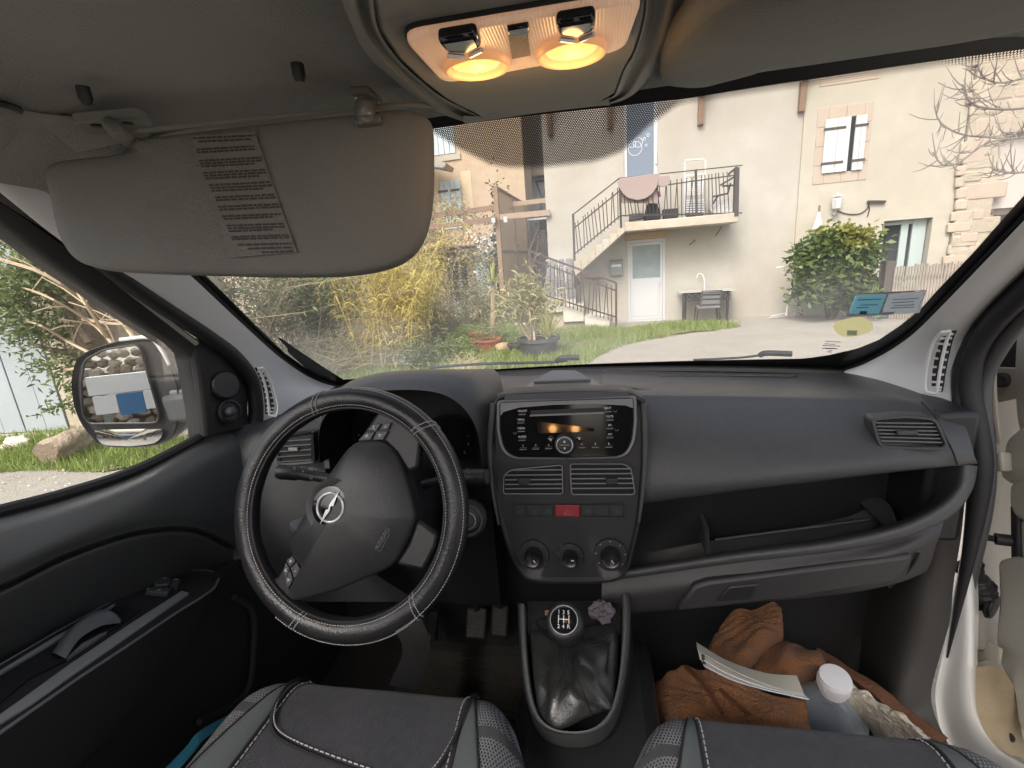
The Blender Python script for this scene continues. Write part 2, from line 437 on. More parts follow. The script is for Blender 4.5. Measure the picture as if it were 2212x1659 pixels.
b = MB(); hz = fl(1424, 612)[1]; fbox(b, d1 - .14, d1 - .11, hz - .12, hz + .06, -.045, -.03); b.tube([fp(d1 - .125, hz, -.03), fp(d1 - .125, hz, .015), fp(d1 - .19, hz, .018)], .008); kid(b, 'handle', WPVC, door)
b = MB(); fbox(b, d0 - .06, d1 + .06, dz1 + .005, dz1 + .17, -.1, .025); kid(b, 'lintel', OCHST, hw, bevel=.01)
for k in range(4):
    c0 = d0 - .1 + k * (d1 - d0 + .3) / 4; b = MB(); fbox(b, c0, c0 + (d1 - d0 + .3) / 4 - .015, dz1 + .18, dz1 + .33 + .02 * (k % 2), -.1, .016); kid(b, 'lintel_stone', OCHST, hw, bevel=.012)
b = MB(); fbox(b, d0 - .05, d1 + .05, dz0 - .14, dz0 - .005, -.1, .1); kid(b, 'doorstep', OCHST, hw, bevel=.012)
# balcony door
b = MB()
for (p, q, r_, s_) in ((w0, w0 + .08, wz0, wz1), (w1 - .09, w1, wz0, wz1), (w0 + .08, w1 - .09, wz1 - .08, wz1)): fbox(b, p, q, r_, s_, -.14, -.04)
bd = kid(b, 'balcony_door', WPVC, hw, bevel=.005)
b = MB(); fbox(b, w0 + .08, w1 - .09, wz0, wz1 - .08, -.11, -.08); kid(b, 'pane', BLUEGL, bd)
STK = mat('white_sticker', (.55, .60, .66), .7)
for (u, v, r_) in ((1372, 321, .16), (1378, 308, .11), (1366, 312, .08), (1392, 300, .03), (1400, 292, .03), (1396, 314, .025)):
    a, z = fl(u, v, -.078); b = MB(); b.tube([fp(a + math.cos(t * .2618) * r_, z + math.sin(t * .2618) * r_, -.078) for t in range(24)], .010, 4, closed=True); kid(b, 'bubble_sticker', STK, bd)
b = MB(); h = fl(1417, 355, -.03); b.bar(fp(h[0], h[1], -.03), fp(h[0], h[1] + .22, -.03), .03, .04); kid(b, 'handle', WPVC, bd)
# rafter ends under the eave
for (u0, v0, v1) in ((1728, 165, 250), (1512, 205, 278), (1190, 210, 300), (1318, 190, 285)):
    a, z0 = fl(u0, v1, .0); _, z1 = fl(u0, v0, 0); z0 += .05
    b = MB(); b.prism([fp(a - .06, z1, .0), fp(a - .06, z0, .0), fp(a - .06, z0 + .02, .12), fp(a - .06, z0 + .55, .2), fp(a - .06, z1 + .5, .75), fp(a - .06, z1 + .75, .75), fp(a - .06, z1 + .75, 0)], FT * .12); kid(b, 'rafter', BROWNW, hw, smooth=0)
b = MB(); b.box(fp((a0 + a1) / 2, 7.9, .35), (a1 - a0 + .3, 1.1, .12), (FT, -FN, UP)); kid(b, 'roof', BROWNW, hw)
# small hooks, stains of bare stone on the wall
for (u, v, du, dv) in ((1546, 508, 12, -18), (1490, 528, 12, -10)):
    p = fl(u, v); q = fl(u + du, v + dv); b = MB(); b.tube([fp(*p, .0), fp(*p, .06), fp(*q, .08)], .012, 6); kid(b, 'hook', RUSTIRON, hw)

# balcony and flight of steps to it (one concrete piece)
OFF = .95
s0, sz = fl(1350, 482, OFF); s1, sz1 = fl(1596, 462, OFF); sb = fl(1360, 503, OFF)[1]
zt = (sz + sz1) / 2 + .02; zb = zt - .2
stz = fl(1243, 578, OFF)
st = thing('balcony_stair', 'pale concrete balcony slab with the flight of steps leading up to it', 'staircase', FO)
b = MB(); fbox(b, s0, s1, zb, zt, .003, OFF); kid(b, 'landing_slab', CONCRETE, st, bevel=.015)
nst = 7; aL = fl(1240, 575, OFF)[0]; zL = stz[1] + .05
for k in range(nst):
    x0 = aL + (s0 - aL) * k / nst; x1 = aL + (s0 - aL) * (k + 1) / nst; zk = zL + (zt - zL) * (k + 1) / (nst + 1)
    b = MB(); zl = zL - .28 + (zb - zL + .28) * k / nst; zr = zL - .28 + (zb - zL + .28) * (k + 1) / nst
    b.prism([fp(x0, zk, OFF), fp(x0, zl, OFF), fp(x1 - .003, zr, OFF), fp(x1 - .003, zk, OFF)], -FN * (OFF - .003)); kid(b, 'step', CONCRETE, st, smooth=0, bevel=.01)

# ---- balcony railing
def bars_between(root, A, B, C, D, n, m, r_=.010, lean=.16, over=.1, name='baluster'):
    """crooked balusters between the lower rail A-B and the upper rail C-D"""
    for k in range(n):
        f = (k + .5) / n; g = min(max(f + random.uniform(-lean, lean) / 3, 0.01), .99)
        p = A.lerp(B, f); q = C.lerp(D, g); d = (q - p).normalized()
        bb = MB(); bb.tube([p - d * over * .5, q + d * over], r_, 6); kid(bb, name, m, root)
br = thing('balcony_railing', 'black iron railing of the balcony and its stair, with crooked bars', 'railing', FO)
O2 = OFF - .04
def rl(u, v): return fp(*fl(u, v, O2), O2)
segs = [(rl(1352, 466), rl(1588, 444), rl(1430, 409), rl(1590, 384)), (rl(1352, 466), rl(1430, 459), rl(1345, 418), rl(1430, 409))]
pk = [rl(1340, 500), rl(1338, 382), rl(1595, 360), rl(1594, 472), rl(1237, 462), rl(1243, 620), rl(1503, 474), rl(1503, 366)]
for (p, q, wd) in ((rl(1342, 500), rl(1338, 385), .05), (rl(1590, 468), rl(1592, 362), .09), (rl(1243, 622), rl(1238, 462), .05), (rl(1505, 474), rl(1503, 366), .05)):
    b = MB(); b.bar(p, q, wd, wd, FN); kid(b, 'post', IRON, br)
for (p, q, wd, nm) in ((rl(1236, 465), rl(1338, 385), .035, 'handrail'), (rl(1338, 385), rl(1604, 357), .03, 'handrail'), (rl(1240, 493), rl(1340, 411), .04, 'rail'), (rl(1242, 548), rl(1341, 465), .04, 'rail'), (rl(1342, 466), rl(1603, 460), .04, 'rail'), (rl(1340, 414), rl(1590, 378), .035, 'rail')):
    b = MB(); b.bar(p, q, wd, wd * .7, UP); kid(b, nm, IRON, br)
bars_between(br, rl(1245, 546), rl(1339, 468), rl(1242, 491), rl(1338, 413), 13, IRON)
bars_between(br, rl(1348, 464), rl(1500, 462), rl(1346, 414), rl(1500, 392), 20, IRON)
bars_between(br, rl(1510, 462), rl(1588, 458), rl(1508, 390), rl(1588, 379), 9, IRON)
for (p, q) in ((rl(1591, 362), fp(fl(1591, 362, O2)[0], fl(1591, 362, O2)[1], .0)), (rl(1591, 460), fp(fl(1591, 460, O2)[0], fl(1591, 460, O2)[1], 0))):
    b = MB(); b.bar(p, q, .035, .035); kid(b, 'rail', IRON, br)
# a pink bath mat over the rail
PINK = mat('pink_towelling', (.34, .265, .25), .95, bump=(180, .7, .01), sheen=.4)
m_ = thing('bath_mat', 'half round dusty pink bath mat hung over the balcony rail', 'mat', (0, 0, 0))
pts = [(1333, 392), (1336, 402), (1345, 418), (1357, 428), (1376, 433), (1395, 429), (1410, 418), (1420, 402), (1424, 386), (1425, 374), (1400, 377), (1370, 381), (1340, 385)]
b = MB(); b.prism([fp(*fl(u, v, O2 + .05), O2 + .05) for u, v in pts], -FN * .03); b.build('front_fold', PINK, m_, bevel=.012)
b = MB(); b.prism([fp(*fl(u, v - 1, O2 - .05), O2 - .05) for u, v in ((1338, 386), (1340, 440), (1420, 440), (1424, 375))], -FN * .02); b.build('back_fold', PINK, m_)
b = MB(); b.prism([fp(*fl(u, v, O2 + .05), O2 + .05) for u, v in ((1424, 381), (1425, 404), (1440, 403), (1447, 396), (1446, 378))], -FN * .03); tag(b.build('hand_towel', PINK, bevel=.01), 'small square pink towel hung beside the bath mat', 'towel')
b = MB(); b.prism([fp(*fl(u, v, O2 - .1), O2 - .1) for u, v in ((1404, 430), (1425, 411), (1428, 424), (1410, 433))], -FN * .03); tag(b.build('magenta_cloth', mat('magenta_cloth', (.36, .04, .2), .9), bevel=.005), 'magenta cloth behind the bath mat on the balcony', 'cloth')
# balcony bric-a-brac
def bl(u, v, o): return fp(*fl(u, v, o), o)
WIRE = mat('white_wire', (.68, .69, .70), .4)
t = thing('folding_airer', 'folded white laundry airer leaning on the balcony wall', 'laundry rack', FO)
b = MB(); b.tube([bl(u, v, .5) for u, v in ((1479, 470), (1480, 350), (1482, 346), (1520, 344), (1524, 349), (1522, 472))], .016, 6); kid(b, 'frame', WIRE, t)
b = MB(); b.tube([bl(u, v, .5) for u, v in ((1480, 384), (1484, 379), (1518, 376), (1520, 384), (1516, 416), (1512, 420), (1484, 420), (1480, 412))], .014, 6, closed=True); kid(b, 'frame', WIRE, t)
for k in range(9):
    v = 386 + k * 4; b = MB(); b.tube([bl(1481, v + 2, .5), bl(1519, v, .5)], .014, 5); kid(b, 'rung', WIRE, t)
for k in range(7):
    v = 432 + k * 5; b = MB(); b.tube([bl(1480, v + 1, .5), bl(1521, v, .5)], .018, 5); kid(b, 'rung', WIRE, t)
for (nm, pts, o, m, lab, cat) in (
    ('dark_bag', ((1390, 476), (1396, 446), (1404, 430), (1414, 428), (1420, 442), (1428, 460), (1427, 474)), .55, mat('black_bag', (.03, .03, .035), .6), 'slumped black bag on the balcony floor under the mat', 'bag'),
    ('crate', ((1431, 452), (1466, 449), (1464, 476), (1434, 479)), .6, mat('black_crate', (.025, .025, .028), .5), 'open black crate on the balcony beside the slumped bag', 'crate'),
    ('blue_box', ((1484, 440), (1520, 438), (1520, 472), (1484, 475)), .35, mat('navy_box', (.08, .10, .16), .5), 'navy plastic box behind the laundry airer', 'box'),
    ('white_sack', ((1534, 452), (1545, 435), (1560, 432), (1580, 434), (1584, 462), (1560, 466), (1540, 464)), .45, mat('white_sack', (.62, .62, .62), .7, bump=(12, .9, .05)), 'crumpled white sack in the corner of the balcony', 'sack'),
    ('grey_trough', ((1358, 478), (1392, 472), (1392, 460), (1360, 462)), .45, mat('grey_trough', (.12, .12, .13), .6), 'low grey trough at the stair end of the balcony', 'trough')):
    b = MB(); b.prism([bl(u, v, o) for u, v in pts], -FN * .3); tag(b.build(nm, m, bevel=.02), lab, cat)
b = MB()
for (p, q) in (((1540, 425), (1572, 418)), ((1572, 418), (1578, 396)), ((1556, 400), (1586, 382)), ((1540, 440), (1550, 424)), ((1560, 402), (1590, 400))): b.tube([bl(*p, .6), bl(*q, .55)], .022, 6)
tag(b.build('folded_stand', IRON), 'folded black metal stand at the balcony end post', 'stand')
# letter box
lb = thing('letterbox', 'grey metal letterbox on the wall under the stair', 'letterbox', FO)
l0, lz1 = fl(1318, 566); l1, lz0 = fl(1345, 594)
b = MB(); fbox(b, l0, l1, lz0, lz1, .003, .13); kid(b, 'box', GREYM, lb, bevel=.012)
b = MB(); fbox(b, l0 + .03, l1 - .03, lz1 - .13, lz1 - .07, .131, .139); kid(b, 'slot', mat('pale_slot', (.6, .6, .6), .5), lb)
b = MB(); b.prism([fp(l0 - .01, lz1, .14), fp(l0 - .01, lz1 + .03, .003), fp(l0 - .01, lz1 + .05, .003), fp(l0 - .01, lz1 + .015, .16)], FT * (l1 - l0 + .02)); kid(b, 'lid', GREYM, lb)

# ---- lower steps and grey block steps between the houses
gs = thing('garden_steps', 'stair of white fronted lower steps and grey block treads between the houses', 'staircase', (0, 0, 0))
YS = 11.9
def gy(u, v, y=YS): return P(u, v, y=y)
# three white fronted steps rising to the left
for k, (u0, v0, u1, v1) in enumerate(((1262, 682, 1318, 697), (1215, 660, 1262, 684), (1168, 644, 1216, 664))):
    p = gy(u0, v0); q = gy(u1, v1); b = MB(); z0 = gz(0, YS) - .15 if k == 0 else q.z - .12
    b.box(((p.x + q.x) / 2, YS + .6, (p.z + z0) / 2), (q.x - p.x - .01, 1.2, p.z - z0)); b.build('step', mat('white_step', (.66, .63, .57), .9, bump=(30, .4, .02), var=(3, (.50, .42, .32), .5)) if k == 0 else bpy.data.materials['white_step'], gs, bevel=.02)
    if k: bb = MB(); bb.box(((p.x + q.x) / 2, YS + .65, (z0 + gz(0, YS) - .3) / 2), (q.x - p.x - .02, 1.1, z0 - gz(0, YS) + .3)); bb.build('plinth', ASHLAR, gs)
# grey block treads climbing away
ytr = [12.0, 12.2, 12.4, 12.6, 12.8]
for k, (v, vn) in enumerate(((648, 628), (628, 609), (609, 593), (593, 578), (578, 560))):
    y = ytr[k]; l = P(1172 + k * 3, vn, y=y); r_ = P(1243 - k * 2, vn, y=y); bz = P(1200, v, y=y).z
    half = (r_.x - l.x)
    x0 = l.x
    for j in range(3):
        wd = half / 3 * (1 if k % 2 else (1.25 if j == 0 else .875)); b = MB()
        b.box((x0 + wd / 2, y + .35, (l.z + bz) / 2), (wd - .035, .7, (l.z - bz) - .045)); b.build('block', GBLOCK, gs, bevel=.008); x0 += wd
    b = MB(); b.box(((l.x + r_.x) / 2, y + .37, (l.z + bz) / 2 - .1), (half - .01, .69, l.z - bz + .15)); b.build('mortar_bed', MORTAR, gs)
# upper dark flight
b = MB(); p = P(1180, 590, y=15.2); q = P(1248, 478, y=15.2)
for k in range(6):
    zz = p.z + (q.z - p.z) * k / 6; b.box(((p.x + q.x) / 2 - .1, 15.3 + k * .45, zz - .2), (1.15, .5, .7))
b.build('upper_flight', mat('dark_steps', (.075, .075, .08), .9, bump=(20, .4, .02)), gs)
# railing of the garden steps
gr = thing('garden_railing', 'rusty iron railing sloping down beside the grey garden steps', 'railing', (0, 0, 0))
YR = 11.75
def ry(u, v, y=YR): return P(u, v, y=y)
for (p, q, wd, nm) in ((ry(1143, 542), ry(1331, 611), .045, 'handrail'), (ry(1146, 560), ry(1331, 628), .035, 'rail'), (ry(1152, 630), ry(1331, 685), .035, 'rail'), (ry(1331, 708), ry(1331, 610), .05, 'post'), (ry(1150, 610), ry(1143, 541), .06, 'post'), (ry(1143, 542), P(1163, 495, y=14.6), .04, 'handrail'), (ry(1148, 585), P(1165, 520, y=14.6), .035, 'rail'), (P(1178, 560, y=14.6), P(1163, 495, y=14.6), .05, 'post'), (P(1247, 560, y=15), P(1241, 482, y=15), .07, 'post')):
    b = MB(); b.bar(p, q, wd, wd * .8, (0, 1, 0)); b.build(nm, RUSTIRON, gr)
A, B, C, D = ry(1160, 633), ry(1326, 683), ry(1156, 565), ry(1326, 627)
for k in range(20):
    f = (k + .5) / 20; p = A.lerp(B, f); q = C.lerp(D, min(max(f + random.uniform(-.03, .03), 0), 1)); d = (q - p).normalized()
    b = MB(); b.tube([p - d * .13, q + d * .1], .011, 6); b.build('baluster', RUSTIRON, gr)
for (u0, v0, u1, v1, y) in ((1187, 517, 1215, 514, 14.0), (1258, 602, 1304, 601, 12.7), (1246, 598, 1250, 616, 12.8)):
    b = MB(); b.bar(P(u0, v0, y=y), P(u1, v1, y=y), .07, .06); tag(b.build('iron_bracket', RUSTIRON), {517: 'brown iron bracket on the corner of the white house', 602: 'thin iron bar sticking out beside the foot of the stair post', 598: 'short iron stub at the foot of the stair post'}[v0], 'bracket')
# white stool on the steps
ws = thing('stool', 'small stool with a white round seat on the grey steps', 'stool', (0, 0, 0))
c = P(1192, 566, y=14.0); b = MB(); b.lathe([(.02, 0), (.18, .01), (.19, .05), (.15, .08)], c, UP, 16); b.build('seat', WPAINT, ws)
for dx, dy in ((-1, -1), (1, -1), (-1, 1), (1, 1)):
    b = MB(); b.tube([c + Vector((dx * .12, dy * .12, 0)), c + Vector((dx * .17, dy * .17, -.55))], .018, 6); b.build('leg', GREYM, ws)

# ---- cream house on the right
hc = thing('cream_house', 'cream plastered house with white shutters and a glazed ground floor door', 'house', FO)
a2 = fl(2040, 560)[0]
fr0, frz1 = fl(1765, 238); fr1, frz0 = fl(1868, 392)
frz1 = fl(1810, 230)[1]; frz0 = fl(1810, 395)[1]
so0, so1 = fr0 + .22, fr1 - .16; soz0, soz1 = frz0 + .22, frz1 - .25
gd0, gdz1 = fl(1908, 478); gd1 = fl(2000, 560)[0]; gdz0 = fl(1940, 622)[1]
b = MB(); wall_holes(b, a1 - .03, a2, -.6, 9.5, [(so0, so1, soz0, soz1), (gd0, gd1, gdz0, gdz1)], .25, off=.05); kid(b, 'wall', PL_CREAM, hc)
for i, (p, q, r_, s_) in enumerate(((fr0, so0, frz0, frz1), (so1, fr1, frz0, frz1), (so0, so1, soz1, frz1), (so0, so1, frz0, soz0))):
    n = 4 if i < 2 else 2
    for k in range(n):
        b = MB()
        if i < 2: fbox(b, p + .003, q - .003, r_ + (s_ - r_) * k / n + .004, r_ + (s_ - r_) * (k + 1) / n - .004, -.1, .062)
        else: fbox(b, p + (q - p) * k / n + .004, p + (q - p) * (k + 1) / n - .004, r_ + .004, s_ - .004, -.1, .062)
        kid(b, 'surround_stone', PINKST, hc, bevel=.008)
b = MB(); f0, fz0 = fl(1768, 190); f1, fz1 = fl(1898, 150); fbox(b, f0, f1, fz0, fz0 + .5, -.1, .062); kid(b, 'surround_stone', PINKST, hc, bevel=.008)
mid = (so0 + so1) / 2 + .13
for (p, q, sw) in ((so0 - .06, mid - .04, .10), (mid + .05, so1 + .05, .05)):
    b = MB(); nb = 3 if q - p > .6 else 2
    fbox(b, p, q, soz0 + .02, soz1 - .02, .075, .085); sh = kid(b, 'shutter', WPAINT, hc)
    for k in range(nb):
        b = MB(); fbox(b, p + (q - p) * k / nb + .002, p + (q - p) * (k + 1) / nb - .004, soz0, soz1, .086, .108); kid(b, 'board', WPAINT, sh, bevel=.004)
    for zz in (soz0 + .2, soz1 - .2):
        b = MB(); e = (p - .03, p + .40) if sw > .06 else (q - .24, q + .03); fbox(b, *e, zz - .025, zz + .025, .109, .12); kid(b, 'hinge_strap', IRON, sh)
b = MB(); fbox(b, so0, so1, soz0, soz1, -.2, -.18); kid(b, 'window_pane', DARKGL, hc)
GREENF = mat('grey_green_paint', (.40, .47, .46), .6)
b = MB()
for (p, q, r_, s_) in ((gd0, gd0 + .09, gdz0, gdz1), (gd1 - .28, gd1 - .02, gdz0, gdz1), (gd0 + .09, gd1 - .28, gdz1 - .1, gdz1), (gd0 + .42, gd0 + .56, gdz0, gdz1 - .1), (gd0 + .09, gd1 - .28, gdz0, gdz0 + .12), (gd0 + .56, gd1 - .28, gdz0 + 1.45, gdz0 + 1.49), (gd0 + .09, gd0 + .42, gdz0 + 1.45, gdz0 + 1.49)): fbox(b, p, q, r_, s_, -.2, -.12)
gd = kid(b, 'glazed_door', GREENF, hc, bevel=.006)
b = MB(); fbox(b, gd0 + .05, gd1 - .1, gdz0 + .05, gdz1 - .05, -.19, -.17); kid(b, 'pane', DARKGL, gd)
# lamp, bracket, cable
wl = thing('wall_lamp', 'white coach lantern on the cream wall above the laurel', 'lamp', FO)
a, z = fl(1808, 440, .2); b = MB(); b.lathe([(.05, .14), (.11, .10), (.09, -.10), (.04, -.14)], fp(a, z, .2), UP, 6); kid(b, 'lantern', WPAINT, wl)
b = MB(); b.lathe([(.005, .07), (.10, .0), (.11, -.01)], fp(a, z + .16, .2), UP, 6); kid(b, 'cap', WPAINT, wl)
b = MB(); b.tube([fp(a, z - .14, .2), fp(a - .02, z - .22, .15), fp(a - .03, z - .2, .05)], .018, 6); kid(b, 'arm', WPAINT, wl)
wb = thing('wall_bracket', 'dark iron wall bracket with a hanging cable right of the lantern', 'bracket', FO)
b = MB(); p = fl(1872, 436, .06); q = fl(1911, 436, .06); b.bar(fp(*p, .1), fp(*q, .1), .05, .05); kid(b, 'bar', IRON, wb)
b = MB(); b.tube(catmull([fp(*fl(u, v, .07), .07) for u, v in ((1808, 455), (1830, 462), (1855, 462), (1872, 452), (1878, 438))], 14), .012, 5); b.tube(catmull([fp(*fl(u, v, .07), .07) for u, v in ((1876, 440), (1878, 452), (1874, 468))], 8), .012, 5); kid(b, 'cable', IRON, wb)

# ---- weathered stone house at the far right
SO = fp(a2, 0, .12); SO.z = -.3
ha = thing('stone_house', 'weathered house with exposed quoin stones at the end of the row', 'house', SO)
e0, e1 = 0.02, 9.0
hz_ = fl(2180, 205)[1]
sw0, swz1 = fl(2158, 355, 0, SO); sw1, swz0 = fl(2200, 450, 0, SO)
sd0, sdz1 = fl(2135, 452, 0, SO)
b = MB(); wall_holes(b, e0, e1, -.3, 7.2, [(sw0, sw0 + 1.1, swz0 - .1, swz0 + 1.5), (sd0 + .1, sd0 + 2.6, -.29, sdz1)], .3, o=SO); kid(b, 'wall', PL_STONE, ha)
b = MB(); fbox(b, sw0, sw0 + 1.1, swz0 - .1, swz0 + 1.5, -.24, -.2, SO); kid(b, 'shutter', mat('mauve_grey_wood', (.50, .45, .42), .8), ha)
b = MB(); fbox(b, sd0 + .1, sd0 + 2.6, -.29, sdz1, -.9, -.85, SO); kid(b, 'recess_back', PL_CREAM, ha)
z = -.2; k = 0
while z < 6.6:
    h = random.uniform(.24, .42); wd = (.75 if k % 2 else .42) * random.uniform(.8, 1.2)
    if random.random() > .2:
        b = MB(); fbox(b, e0 + random.uniform(.0, .12), e0 + wd, z + .015, z + h - .015, -.1, random.uniform(.006, .022), SO); kid(b, 'quoin_stone', random.choice((PINKST, PL_STONE, PL_STONE)), ha, bevel=.03)
    z += h; k += 1
rs = 0
for z in np.arange(.2, 4.8, .23):
    x = sw0 - .75 + random.uniform(0, .1)
    while x < sw0 + 2.6:
        wd = random.uniform(.18, .5)
        if not (sw0 - .05 < x + wd / 2 < sw0 + 1.15 and swz0 - .15 < z < swz0 + 1.6) and not (x > sd0 - .1 and z < sdz1 + .15) and random.random() < .55 and rs < 110:
            b = MB(); fbox(b, x + .01, x + wd - .02, z + .012, z + .21, -.05, random.uniform(.006, .03), SO); kid(b, 'rubble_stone', random.choice((ASHLAR, PINKST)), ha, bevel=.02); rs += 1
        x += wd
# ---- ochre house on the left, further back
OO = Vector((-4.4, 16.5, -.4))
def ol(u, v, off=0): return fl(u, v, off, OO)
ho = thing('ochre_house', 'ochre plastered house with pale blue shutters behind the garden', 'house', OO)
o1 = ol(1135, 420)[0]; o0 = o1 - 12
s0_, sz1_ = ol(950, 394); s1_, sz0_ = ol(1003, 492)
t0_, tz0_ = ol(938, 337); t1_, _ = ol(986, 337)
dd0, ddz1 = ol(966, 552); dd1, ddz0 = ol(1022, 684)
b = MB(); wall_holes(b, o0, o1, -.5, 9.5, [(dd0, dd1, ddz0, ddz1)], .3, o=OO, deep=1.2); kid(b, 'wall', PL_OCHRE, ho)
for (p, q, r_, s_) in ((s0_, s1_, sz0_, sz1_), (t0_, t1_, tz0_, tz0_ + 1.7)):
    SHB = bpy.data.materials.get('house_blue_wood') or mat('house_blue_wood', (.50, .58, .62), .7, bump=(50, .2, .005))
    b = MB(); fbox(b, p, q, r_, s_, .003, .02, OO); wn = kid(b, 'shutter_pair', SHB, ho)
    for h in (0, 1):
        for k in range(2):
            x0 = p + (q - p) * (h * 2 + k) / 4; b = MB(); fbox(b, x0 + .004 + .01 * h, x0 + (q - p) / 4 - .006, r_, s_, .021, .05, OO); kid(b, 'board', SHB, wn, bevel=.005)
        for zz in ((s_ - .3),):
            x0 = p + (q - p) * h / 2; b = MB(); fbox(b, x0 - .08 * (1 - h), x0 + (q - p) / 2 + .06 * h - .08, zz - .035, zz + .035, .051, .065, OO); kid(b, 'hinge_strap', IRON, wn)
b = MB(); fbox(b, t0_ - .15, t1_ + .15, tz0_ - .2, tz0_ - .02, -.05, .05, OO); kid(b, 'sill', PL_CREAM, ho)
b = MB(); fbox(b, s0_ - .35, s0_ - .05, sz0_ - .3, sz1_ + .25, -.05, .012, OO); fbox(b, s1_ + .05, s1_ + .4, sz0_ - .3, sz1_ + .25, -.05, .012, OO); kid(b, 'render_band', mat('pale_ochre_render', (.60, .47, .32), .9, bump=(26, .3, .02)), ho)
# white garden door
b = MB(); dm = (dd0 + dd1) / 2
for (p, q, r_, s_) in ((dd0, dd0 + .1, ddz0, ddz1), (dd1 - .1, dd1, ddz0, ddz1), (dd0 + .1, dd1 - .1, ddz1 - .12, ddz1), (dd0 + .1, dd1 - .1, ddz0, ddz0 + .55), (dm - .05, dm + .05, ddz0 + .55, ddz1 - .12)): fbox(b, p, q, r_, s_, -.16, -.08, OO)
gdr = kid(b, 'garden_door', WPAINT, ho)
b = MB(); fbox(b, dd0 + .05, dd1 - .05, ddz0 + .5, ddz1 - .06, -.15, -.13, OO); kid(b, 'pane', DARKGL, gdr)
b = MB()
for k in range(1, 4): fbox(b, dd0 + .1, dd1 - .1, ddz0 + .55 + k * .36, ddz0 + .58 + k * .36, -.125, -.1, OO)
kid(b, 'glazing_bar', WPAINT, gdr)
b = MB(); q0, qz1 = ol(1027, 548); q1, qz0 = ol(1064, 640); fbox(b, q0, q1, qz0, qz1, .05, .09, OO); osx = kid(b, 'open_shutter', SHB, ho)
for k in range(4):
    x0 = q0 + (q1 - q0) * k / 4; b = MB(); fbox(b, x0 + .004, x0 + (q1 - q0) / 4 - .006, qz0, qz1, .091, .11, OO); kid(b, 'board', SHB, osx)
b = MB(); fbox(b, dd0 - .25, dd1 + .2, ddz0 - .2, ddz0 - .01, -.1, .5, OO); kid(b, 'doorstep', ASHLAR, ho, bevel=.02)
# tiled canopy over the garden door
c0, cz = ol(915, 545, .7); c1, _ = ol(1026, 545, .7)
b = MB(); b.box(fp((c0 + c1) / 2, cz + .1, .4, OO), (c1 - c0, .8, .08), (FT, (-FN * .9 + UP * .35).normalized(), (UP * .9 + FN * .35).normalized())); kid(b, 'canopy', BROWNW, ho)
TILE = mat('clay_tile', (.42, .28, .18), .9, bump=(20, .5, .02), var=(3, (.52, .42, .30), .7))
nt_ = 12
for k in range(nt_):
    x = c0 + (c1 - c0) * (k + .5) / nt_; b = MB(); r_ = (c1 - c0) / nt_ * .5
    rws = []
    for yy, zz in ((.86, cz + .02), (.03, cz + .36)):
        rws.append([fp(x + r_ * math.cos(t), zz + r_ * .8 * math.sin(t) + .03, yy, OO) for t in np.linspace(0, math.pi, 7)])
    b.grid(rws); b.grid([[p - UP * .025 for p in r2] for r2 in rws]); kid(b, 'roof_tile', TILE, ho)
# white rose bush at the corner of the canopy
# neighbour's eave far left
en = thing('neighbour_roof', 'grey tiled eave with a gutter poking in beside the ochre house', 'roof', (0, 0, 0))
yE = 15.2
p0, p1, p2, p3 = P(850, 300, y=yE), P(963, 352, y=yE), P(960, 362, y=yE), P(850, 340, y=yE)
b = MB(); b.prism([p0, p1, p2, p3], (0, .9, 0)); b.build('roof', mat('old_grey_tile', (.38, .33, .27), .9, bump=(20, .5, .02)), en)
b = MB(); b.tube([P(850, 352, y=15), P(958, 362, y=15.1)], .06, 10); b.build('gutter', GREYM, en)
b = MB(); b.box(P(880, 480, y=15.7) - Vector((1.05, 0, 0)), (2.4, .8, 7.5)); b.build('wall', PL_OCHRE, en)
# ---- building at the end of the passage
hb = thing('passage_house', 'grey walled house with a white door at the end of the passage', 'house', (0, 0, 0))
yB = 19.0
p = P(1120, 200, y=yB); q = P(1200, 520, y=yB)
b = MB(); b.box(((p.x + q.x) / 2, yB + 1.5, 3.6), (4.6, 3, 7.4)); b.build('wall', mat('grey_wall', (.42, .39, .36), .9, bump=(15, .5, .03), var=(1, (.32, .29, .26), .6)), hb)
p = P(1147, 384, y=yB); q = P(1190, 478, y=yB)
b = MB(); b.box(((p.x + q.x) / 2, yB - .03, (p.z + q.z) / 2), (q.x - p.x, .08, p.z - q.z)); fr_ = b.build('door_frame', WPAINT, hb)
b = MB(); b.box(((p.x + q.x) / 2 + .08, yB - .08, (p.z + q.z) / 2 - .06), (q.x - p.x - .3, .03, p.z - q.z - .3)); b.build('pane', mat('pale_blue_pane', (.42, .47, .52), .3), fr_)
b = MB(); b.tube([P(1157, 392, y=yB - .1), P(1170, 425, y=yB - .1)], .03, 5); b.tube([P(1158, 393, y=yB - .1), P(1186, 389, y=yB - .1)], .03, 5); b.build('door_stay', IRON, hb)
b = MB(); b.box(P(1165, 378, y=yB - .3), (1.3, .5, .1)); b.build('door_canopy', TILE, hb)
b = MB(); p = P(1132, 420, y=18.2); b.box((p.x - .0, 18.2, 2.8), (.5, .5, 6.6)); tag(b.build('chimney_flue', mat('dark_flue', (.16, .145, .13), .9)), 'dark square flue running up the passage wall', 'flue')
